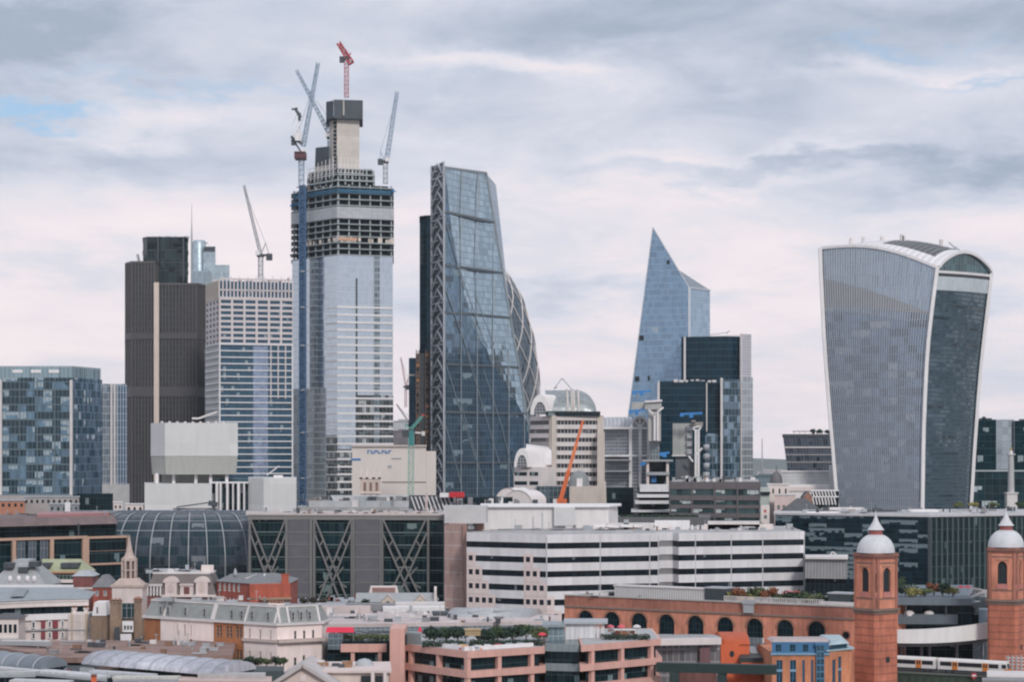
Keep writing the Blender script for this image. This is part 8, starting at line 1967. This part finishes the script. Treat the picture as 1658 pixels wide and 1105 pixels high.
r = thing('pinkish_roof_slab', 'pinkish low roof at the bottom between canopies and pediment house', 'building', X(340, 440), 440); m = MB(); m.prism(fp((225, 438), (440, 436), (440, 446), (225, 446)), 0, Z(1101, 440)); m.build('wall', plain('pink_roof', (.50, .38, .35)), r); m = MB(); m.prism(fp((320, 442), (430, 441), (430, 445), (320, 445)), Z(1101, 440), Z(1092, 442)); m.build('roof_tier', plain('canopy_grey2', (.38, .37, .37)), r)

# ------------------------------------------------------------------ cream pediment house at the bottom
Y = 455.
r = thing('pediment_house', 'cream classical house with a triangular pediment at the bottom edge', 'house', X(520, Y), Y)
M_pd = plain('pediment_cream', (.62, .52, .47), .8, .12)
x0, xa, x1 = X(436, 450), X(490, 450), X(546, 450); z0, za = Z(1112, 450), Z(1079, 450)
m = MB(); m.box(x0, x1, 450.6, 470, 0, z0); m.face([(x0, 450.5, z0), (x1, 450.5, z0), (xa, 450.5, za)]); m.build('wall', M_pd, r)
m = MB()
for p, q in (((x0-1, z0-.4), (xa, za+.3)), ((xa, za+.3), (x1+1, z0-.4))): m.face([(p[0], 449.6, p[1]+.1), (q[0], 449.6, q[1]+.1), (q[0], 470, q[1]+.1), (p[0], 470, p[1]+.1)]); m.beam((p[0], 449.6, p[1]-.2), (q[0], 449.6, q[1]-.2), .8, .7)
m.build('pediment_roof', plain('pediment_grey', (.45, .42, .41)), r)
m = MB(); m.box(xa-.7, xa+.7, 450.3, 450.5, za-3.4, za-2.0); m.build('round_panel', M_cream, r)
m = MB(); m.prism(fp((500, 458), (630, 458), (628, 476), (500, 476)), 0, Z(1088, 458)); m.build('side_wing', M_pd, r)
m = MB(); m.prism(fp((498, 457), (634, 457), (632, 477), (498, 477)), Z(1090, 458), Z(1086, 458)); m.build('wing_cornice', plain('pediment_pale', (.60, .50, .47)), r)
for px in (603, 623): m = MB(); m.lathe(X(px, 456), 456.6, [(.45, 0), (.4, Z(1091, 456))], 10); m.build('column', M_cream, r)
m = MB(); m.prism(fp((585, 457.2), (600, 457.2), (600, 457.9), (585, 457.9)), 0, Z(1096, 457)); m.prism(fp((608, 457.2), (619, 457.2), (619, 457.9), (608, 457.9)), 0, Z(1096, 457)); m.build('dark_bay', M_void, r)
m = MB(); cx, z = X(590, 468), Z(1086, 458); m.lathe(cx, 468, [(2.1, z), (1.9, z+.7), (1.2, z+1.3), (0, z+1.6)], 14); m.build('roof_dome', M_lead, r)
for i in range(12): m = MB(); px = RN.uniform(514, 572); x, y = XY(px, 463+RN.random()*4); m.box(x-RN.uniform(.3, 1.1), x+RN.uniform(.3, 1.1), y, y+1, Z(1087, 458), Z(1086, 458)+RN.uniform(.4, 1.5)); m.build('roof_unit', RN.choice((plain('wood_brown', (.30, .17, .10)), M_steel, M_pale, M_dsteel)), r)

# ------------------------------------------------------------------ long pale roofs in the centre
Y = 640.
r = thing('gabled_cream_hall', 'long cream Victorian hall with two small gables and grey roof before the braced offices', 'hall', X(640, Y), Y)
ft = rect(577, 706, Y, 14); k = Y/F; s = lambda px: (px-577)*k
hs = [(s(px)-.35, s(px)+.35, Z(984, Y), Z(979, Y)) for px in (590, 602, 612, 641, 652, 664, 690, 699)]
m = MB(); m.holes(ft[0], ft[1], 0, Z(976, Y), hs, .3); m.prism(offset(ft, -.4), 0, Z(976.5, Y)); m.build('wall', M_cream, r); panes(r, ft[0], ft[1], hs, M_win, None, .2)
m = MB(); m.prism(offset(ft, .4), Z(976, Y), Z(961, Y+7), top=fp((577, Y+6), (704, Y+6), (704, Y+8), (577, Y+8))); m.build('roof', M_slate2, r)
for px in (628, 680):
    m = MB(); c = at(ft[0], ft[1], s(px), .6); w = 1.9; m.face([(c[0]-w, c[1], Z(985, Y)), (c[0]+w, c[1], Z(985, Y)), (c[0]+w, c[1], Z(974, Y)), (c[0], c[1], Z(965, Y)), (c[0]-w, c[1], Z(974, Y))]); m.face([(c[0]-w-.2, c[1]-.2, Z(974.5, Y)), (c[0], c[1]-.2, Z(964, Y)), (c[0], c[1]+6, Z(964, Y)), (c[0]-w-.2, c[1]+2, Z(974.5, Y))]); m.face([(c[0]+w+.2, c[1]-.2, Z(974.5, Y)), (c[0], c[1]-.2, Z(964, Y)), (c[0], c[1]+6, Z(964, Y)), (c[0]+w+.2, c[1]+2, Z(974.5, Y))]); o = m.build('gable', plain('gable_cream', (.56, .47, .41)), r)
    m = MB(); m.face([(c[0]+.7*math.cos(t*math.pi/8), c[1]-.08, Z(978, Y)+.8*math.sin(t*math.pi/8)) for t in range(16)]); m.build('gable_window', M_win, o)
m = MB(); m.prism(fp((596, Y+8), (646, Y+8), (646, Y+13), (596, Y+13)), Z(970, Y), Z(951, Y+8), top=fp((600, Y+8), (643, Y+8), (643, Y+13), (600, Y+13))); m.build('upper_lantern', M_cream, r); m = MB(); m.prism(fp((603, Y+7.7), (640, Y+7.7), (640, Y+8), (603, Y+8)), Z(962, Y), Z(955, Y)); m.build('lantern_slats', plain('maroon_slats', (.26, .15, .14)), r)
m = MB(); m.prism(fp((703, Y-.4), (707, Y-.4), (707, Y+14), (703, Y+14)), 0, Z(955, Y)); m.build('end_gable', M_cream, r)
bush('street_tree', 'dark tree in front of the gabled cream hall', 'tree', X(592, 628), 628, Z(992, 628), (1.5, 1.3, 1.6), L_dark, 160, .3, None, trunk=.8)
Y = 560.
r = thing('broad_pale_roof', 'broad pale pinkish roof with bluish glass edge in the lower middle', 'market roof', X(680, Y), Y)
zt = Z(1010, Y)
m = MB(); pts = [XY(512, 556), XY(905, 566), (X(905, 585), 590), (X(505, 600), 606)]; m.prism(pts, zt-.9, zt); m.build('roof', plain('pinkwhite_roof', (.50, .43, .415), .85, .28, .1, .15, seam=(13, 6), patch=.22), r)
m = MB(); m.prism([XY(515, 558), XY(903, 568), (X(903, 585), 588), (X(508, 598), 604)], 0, zt-2.4); m.build('wall', M_dglass, r)
m = MB(); m.ebox(XY(512, 555.5), XY(905, 565.5), 0, None, zt-2.4, zt-.9, -1.5, -.4); m.build('glass_edge', glass('edge_glass', (.25, .31, .35), .4, .2, (1.3, 3), (.15, .2), (.3, .33, .35), jit=.05), r)
for x0, x1, y0, y1, yq, mt in ((508, 600, 990, 983, 596, plain('pinkwhite_roof', (.55, .475, .455))), (620, 720, 988, 984, 604, M_white), (700, 742, 996, 992, 585, M_dsteel), (765, 786, 1000, 997, 580, M_dsteel), (800, 815, 1004, 1001, 576, M_dsteel), (540, 640, 984, 979, 610, M_roofg), (640, 720, 987, 977, 611, M_pale), (510, 560, 986, 979, 604, M_lead)):
    m = MB(); m.prism(fp((x0, yq), (x1, yq), (x1, yq+5), (x0, yq+5)), zt-1, Z(y1, yq)); m.build('roof_step', mt, r)
for i in range(24): m = MB(); px = RN.uniform(515, 730); x, y = XY(px, 592+RN.random()*10); m.box(x-RN.uniform(.2, .9), x+RN.uniform(.2, .9), y, y+1, zt, zt+RN.uniform(.3, 1.8)); m.build('roof_unit', RN.choice((M_pale, M_steel, M_white, M_dsteel)), r)
r = vault('curved_pale_pavilion', 'pale grey gently curved roof in front of the white striped offices', 'pavilion', P(735, 1000, 592), P(868, 1002, 588), 11, 2.6, plain('pavilion_white', (.42, .425, .43), .6, .2, .3, .3), 0)
for px, py in ((758, 992), (800, 990)): m = MB(); m.beam(P(px, py, 583), P(px+34, py-1.5, 585), 1.0, .5); m.build('roof_step', M_lead, r)

# ------------------------------------------------------------------ pink granite offices with roof garden
r = thing('pink_granite_offices', 'pink granite offices with dark ribbon windows and a planted roof terrace at the bottom', 'office building', X(800, 480), 480)
M_pg = plain('pink_granite', (.60, .345, .29), .6, .08, .4, .1, seam=(2.2, 0), seamc=.9)
gP2 = glass('granite_office_glass', (.007, .02, .025), .15, .08, (1.5, 3.4), (.08, .2), (.03, .05, .055), jit=.05, var=.9, blind=(.15, .23, .24), bp=.10, run=1, wob=.04)
A, B, Cc = XY(640, 492), XY(757, 470), XY(882, 482); zt = Z(1056, 470); fh = 32*470/F
ft = [A, B, Cc, (Cc[0], 520), (A[0], 520)]; LA, LB = dist(A, B), dist(B, Cc)
m = MB(); m.prism(offset(ft, -1.3), 0, zt-.6); m.build('glazing', gP2, r)
for i in range(4):
    m = MB(); q = offset(ft, .2 if i else 0); m.prism(q, zt-fh*i-1.55, zt-fh*i); m.build('granite_band', M_pg, r)
for a, b, pxs in ((A, B, (662, 707)), (B, Cc, (758, 810, 863))):
    for px in pxs: s = min(max(on(a, b, px), .5), dist(a, b)-.5); m = MB(); m.ebox(a, b, s-.5, s+.5, 0, zt-1.5, -1.4, -.2); m.build('granite_pier', M_pg, r)
m = MB(); x0, x1 = XY(631, 485), XY(655, 484); m.prism([x0, x1, (x1[0], 498), (x0[0], 498)], 0, Z(1019, 485)); m.build('stair_tower', M_pg, r)
m = MB(); m.prism(fp((654, 489), (682, 486), (682, 494), (654, 494)), zt, Z(1026, 488)); m.build('stair_head', plain('head_grey', (.20, .23, .24), .5), r)
m = MB(); m.prism(fp((653, 485.6), (659, 485.4), (659, 486), (653, 486)), zt, Z(1028, 487)); m.build('dark_door', M_void, r)
m = MB(); m.face([(p[0], p[1], zt+.02) for p in offset(ft, -.5)]); m.build('terrace_deck', plain('terrace_grey', (.36, .36, .36), .9), r)
for a, b, s0, s1 in ((A, B, on(A, B, 690), LA-.3), (B, Cc, .3, LB-2)):
    m = MB(); m.ebox(a, b, s0, s1, zt, zt+.85, -2.2, -1.6); m.build('white_parapet', M_white, r)
# glazed link and right wing
Dd, Ee, Ff = XY(882.5, 486), XY(938, 484), XY(941, 478); Gg = XY(1070, 495)
m = MB(); m.prism([Dd, Ee, (Ee[0], 520), (Dd[0], 520)], 0, Z(1044, 485)); m.build('link_glazing', gP2, r)
for i in range(4): z = Z(1056, 485)-fh*i*1.02; m = MB(); m.ebox(Dd, Ee, 0, None, z, z+1.75, 0, .3); m.build('link_panel', plain('link_grey', (.22, .265, .285), .4, .1, seam=(1.4, 0)), r)
zw = Z(1046, 478); LW = dist(Ff, Gg); fw = [Ff, Gg, (Gg[0], 525), (Ff[0], 525)]
m = MB(); m.prism(offset(fw, -1.2), 0, zw-.5); m.build('wing_glazing', gP2, r)
for i in range(4): m = MB(); m.prism(offset(fw, [0, .3, .1, .1][i]), zw-fh*i*1.0-1.5, zw-fh*i*1.0); m.build('granite_band', M_pg, r)
for px in (961, 1009, 1057): s = on(Ff, Gg, px); m = MB(); m.ebox(Ff, Gg, s-.5, s+.5, 0, zw-1.4, -1.3, -.15); m.build('granite_pier', M_pg, r)
m = MB(); m.face([(p[0], p[1], zw+.02) for p in offset(fw, -.5)]); m.build('wing_deck', plain('terrace_grey', (.36, .36, .36)), r)
# left low wing
Aq, Bq_ = XY(530, 500), XY(634, 500)
m = MB(); m.prism([Aq, Bq_, (Bq_[0], 530), (Aq[0], 530)], 0, Z(1040, 500)); m.build('low_wing_glazing', gP2, r)
zl = Z(1043, 500); m = MB(); m.ebox(XY(552, 499), XY(626, 499), 0, None, zl-1.9, zl, 0, .8); m.build('granite_band', M_pg, r)
for px in (571, 615): x, y = XY(px, 498.6); m = MB(); m.box(x-.45, x+.45, y, y+1, 0, zl-1.9); m.build('granite_pier', M_pg, r)
m = MB(); m.prism(fp((531, 498.4), (554, 498.4), (554, 500), (531, 500)), Z(1052, 500), Z(1027, 500)); m.build('bay_glazing', glass('bay_glass', (.14, .19, .22), .4, .15, (1.2, 1.6), (.1, .2), (.2, .24, .26), jit=.05), r)
zl2 = Z(1040, 500)
# terrace furniture and planting
for x0, x1, Yq, z, c, lab in ((527, 573, 501, zl2, (.62, .02, .06), 'long bright red awning on the low left wing of the granite offices'), (676, 683, 492, zt+3.4, (.60, .02, .05), 'small red awning by the stair head of the granite offices')):
    r2 = thing('awning', lab, 'awning', X((x0+x1)/2, Yq), Yq, z); zz = Z(1021, Yq); m = MB(); a, b = XY(x0, Yq), XY(x1, Yq)
    m.prism([a, b, (b[0], Yq+2.5), (a[0], Yq+2.5)], zz-.6, zz+.5, top=[(a[0]+.3, Yq+1.0), (b[0]-.3, Yq+1.0), (b[0]-.3, Yq+2.2), (a[0]+.3, Yq+2.2)]); m.build('fabric', plain('awning_red_%d' % x0, c, .6, .1), r2)
    for x in (a[0]+.2, b[0]-.2): m = MB(); m.lathe(x, Yq+1, [(.06, z), (.06, zz)], 6); m.build('post', M_steel, r2)
trees = [(703, 482, 2.9, L_dark, 'broad dark green tree first from the left on the granite roof terrace'), (722, 488, 2.6, L_green, 'mid green tree second from the left on the granite roof terrace'), (741, 484, 3.0, L_dark, 'tall dark tree left of the tan bench roof'), (788, 480, 2.7, L_dark, 'dark tree right of the tan bench roof'), (806, 485, 3.0, L_green, 'fresh green tree between two dark ones on the granite roof terrace'), (830, 483, 3.1, L_dark, 'tall dark tree left of the olive tree'), (852, 488, 3.0, L_green, 'green tree beside the olive tree on the granite roof terrace'), (872, 486, 2.6, L_olive, 'olive tree at the right end of the granite roof terrace')]
for px, Yq, h, mt, lab in trees: bush('terrace_tree', lab, 'tree', X(px, Yq+10), Yq+10, zt, (h*.95, 2.2, h*.62), mt, 900, .26, 'trees of the granite roof terrace', trunk=.35, clumps=9)
for x0, x1, lab in ((684, 752, 'left clipped hedge on the granite roof terrace'), (760, 880, 'long right clipped hedge on the granite roof terrace'), (975, 1052, 'clipped hedge along the right wing of the granite offices'), (556, 632, 'loose hedge on the low left wing of the granite offices')):
    zz = zt if x0 < 900 else zw; Yq = 481 if x0 < 755 else 484 if x0 < 900 else 492
    if x0 == 556: zz, Yq = zl2, 505
    r2 = thing('hedge', lab, 'hedge', X((x0+x1)/2, Yq), Yq, zz, 'terrace hedges'); m = MB(); n = int((x1-x0)/4)
    for i in range(n): leaves(m, (X(x0+(x1-x0)*(i+.5)/n, Yq), Yq+RN.uniform(-.3, .3), zz+.7), (.6, .8, .85), 44, .2)
    m.build('foliage', L_dark if x0 != 556 else L_olive, r2)
r2 = thing('bench_shelter', 'tan slatted shelter among the trees of the granite roof terrace', 'shelter', X(765, 487), 487, zt); m = MB(); m.prism(fp((753, 486), (778, 486), (778, 489), (753, 489)), Z(1030, 487), Z(1021, 487)); m.build('screen', ribbed('tan_slats', (.38, .27, .15), (.25, .18, .1), .5, 1), r2); m = MB(); m.prism(fp((752, 485.8), (779, 485.8), (779, 489.2), (752, 489.2)), Z(1021, 487), Z(1019.5, 487)); m.build('roof', plain('tan_roof', (.42, .30, .17)), r2)
for px in (754, 777): m = MB(); x, y = XY(px, 487); m.box(x-.1, x+.1, y-.1, y+.1, zt, Z(1021, 487)); m.build('post', M_dsteel, r2)
tl = [(690, 'blue and white', (.42, .50, .60)), (704, 'white', (.6, .6, .6)), (716, 'grey', (.3, .33, .35)), (729, 'tan', (.5, .36, .2)), (751, 'orange', (.62, .27, .13)), (767, 'dark red', (.35, .05, .06)), (788, 'cream', (.55, .48, .40)), (803, 'pale grey', (.48, .5, .52)), (820, 'silver', (.5, .53, .55)), (838, 'grey-blue', (.3, .36, .42)), (856, 'off white', (.58, .57, .55))]
for i, (px, nm, c) in enumerate(tl):
    a, b = (A, B) if px < 757 else (B, Cc); x, y = at(a, b, on(a, b, px), -3.4)
    r2 = thing('terrace_table', '%s cloth table with stools on the granite roof terrace' % nm, 'table', x, y, zt, 'tables of the granite roof terrace')
    m = MB(); m.prism([(x-.8, y-.5), (x+.8, y-.5), (x+.8, y+.5), (x-.8, y+.5)], zt+.7, zt+.95, top=[(x-.75, y-.45), (x+.75, y-.45), (x+.75, y+.45), (x-.75, y+.45)]); m.build('table_top', plain('cloth_%d' % i, c), r2); m = MB(); m.lathe(x, y, [(.3, zt), (.08, zt+.1), (.08, zt+.7)], 8); m.build('pedestal', M_steel, r2)
    for sx in (-1.2, 1.2): m = MB(); m.lathe(x+sx, y, [(.2, zt), (.22, zt+.5), (0, zt+.52)], 8); m.build('stool', plain('cloth_%d' % ((i*3+4) % 11), c), r2)
r2 = thing('white_pavilion', 'white panelled roof pavilion between the granite blocks', 'pavilion', X(945, 497), 497, zw); zz = Z(1011, 497)
m = MB(); m.prism(fp((915, 497), (964, 497), (964, 506), (915, 506)), zw-.5, zz); m.build('wall', plain('pavilion_panel', (.62, .62, .635), .6, .06, seam=(1.1, 0), seamc=.7), r2); m = MB(); m.prism(fp((913, 496), (984, 496), (984, 507), (913, 507)), zz, zz+.5); m.build('roof', M_lead, r2)
for px in (968, 976): m = MB(); x, y = XY(px, 497); m.box(x-.35, x+.35, y, y+.4, zw, zz); m.build('post', M_pale, r2)
r2 = thing('glass_lobby', 'bluish glass roof lobby left of the white pavilion', 'pavilion', X(900, 496), 496, zt); m = MB(); m.prism(fp((887, 496), (914, 496), (914, 505), (887, 505)), Z(1046, 490), Z(1016, 496)); m.build('wall', glass('lobby_glass', (.22, .30, .34), .4, .15, (1.2, 2.4), (.12, .2), (.35, .4, .42), jit=.04), r2); m = MB(); m.prism(fp((878, 495), (916, 495), (916, 506), (878, 506)), Z(1016, 496), Z(1012, 496)); m.build('roof', plain('lobby_roof', (.25, .29, .31)), r2)
for px, c, lab in ((988, (.55, .12, .16), 'pinkish red parasol left on the right wing terrace'), (1006, (.58, .10, .12), 'red parasol right on the right wing terrace'), (1031, (.6, .58, .57), 'white parasol on the right wing terrace'), (878, (.55, .05, .07), 'red box parasol at the right end of the terrace trees')):
    Yq = 500 if px > 900 else 486; zz = zw if px > 900 else zt; x = X(px, Yq); h = 3.0
    r2 = thing('parasol', lab, 'parasol', x, Yq, zz, 'parasols on the roofs'); m = MB(); m.lathe(x, Yq, [(1.05, zz+h-.7), (.8, zz+h-.3), (.05, zz+h)], 8, smooth=False); m.build('canopy', plain('parasol_%d' % px, c), r2); m = MB(); m.lathe(x, Yq, [(.06, zz), (.06, zz+h-.2)], 6); m.build('pole', M_steel, r2)
r2 = thing('terrace_bar', 'low brown timber bar on the right wing terrace', 'bar', X(1015, 503), 503, zw); m = MB(); m.prism(fp((996, 503), (1028, 503), (1028, 505), (996, 505)), zw, zw+1.3); m.build('counter', plain('timber_brown', (.28, .13, .07)), r2); m = MB(); m.prism(fp((994, 502.7), (1030, 502.7), (1030, 505.3), (994, 505.3)), zw+1.3, zw+1.45); m.build('bar_top', M_pale, r2)
# ------------------------------------------------------------------ small things on the bigger roofs
def clutter(name, px0, px1, Y0, Y1, z, n, mats, s=1.0):
    r = bpy.data.objects[name]
    for i in range(n):
        Y = RN.uniform(Y0, Y1); x = X(RN.uniform(px0, px1), Y); k_ = RN.random(); mt = RN.choice(mats); m = MB()
        if k_ < .45:
            w, d, h = RN.uniform(.3, 1.3)*s, RN.uniform(.4, 1.2)*s, RN.uniform(.3, 1.3)*s
            m.box(x-w, x+w, Y-d, Y+d, z, z+h); m.box(x-w-.08, x+w+.08, Y-d-.08, Y+d+.08, z+h, z+h+.1); m.build('roof_unit', mt, r)
        elif k_ < .65:
            m.lathe(x, Y, [(.22*s, z), (.22*s, z+1.0*s), (.4*s, z+1.1*s), (.1, z+1.4*s)], 8); m.build('vent_cowl', mt, r)
        elif k_ < .8:
            L_ = RN.uniform(2, 7)*s; m.beam((x, Y, z+.3), (x+L_, Y+RN.uniform(-1, 1), z+.3), .28*s); m.build('pipe_run', mt, r)
        elif k_ < .9:
            h = RN.uniform(1.5, 3.6)*s; m.beam((x, Y, z), (x, Y, z+h), .12); m.beam((x-.5, Y, z+h*.85), (x+.5, Y, z+h*.85), .08); m.build('aerial', M_steel, r)
        else:
            m.box(x-1.4*s, x+1.4*s, Y-1.2*s, Y+1.2*s, z, z+.22); m.build('rooflight', M_dglass, r)
mix_ = (M_steel, M_dsteel, M_roofg, M_pale, M_lead, plain('rust_brown', (.22, .13, .09)))
clutter('broad_pale_roof', 520, 890, 562, 585, Z(1010, 560), 46, mix_)
clutter('brown_flat_roof', 60, 360, 474, 508, Z(1066, 468), 40, mix_)
clutter('brick_station_wall', 945, 1370, 596, 618, 23.9, 40, mix_)
clutter('white_striped_offices', 775, 1290, 738, 775, 38, 60, mix_, 1.2)
clutter('braced_offices', 410, 715, 762, 795, Z(832.5, 760), 50, mix_, 1.1)
clutter('gold_framed_offices', 5, 175, 765, 785, Z(839, 735), 24, mix_)
clutter('mansard_terrace', 245, 440, 515, 525, Z(990, 497)+.9, 20, mix_, .8)
clutter('chequered_offices', 1300, 1650, 796, 830, Z(831, 792), 40, mix_, 1.2)
clutter('pink_granite_offices', 985, 1060, 500, 518, Z(1046, 478), 10, mix_, .8)
clutter('brown_banded_offices', 1090, 1225, 906, 925, Z(778, 900), 26, mix_, 1.2)
clutter('low_grey_roof_block', 485, 680, 934, 955, Z(812, 930), 40, mix_, 1.3)
clutter('ornate_mansard_house', 240, 345, 614, 622, Z(928.5, 610), 16, mix_, .8)
clutter('unfinished_skyscraper', 480, 632, 1322, 1355, Z(296, 1300), 26, mix_, 1.5)
clutter('gridded_tower', 345, 470, 1165, 1190, Z(452, 1150), 16, mix_, 1.4)
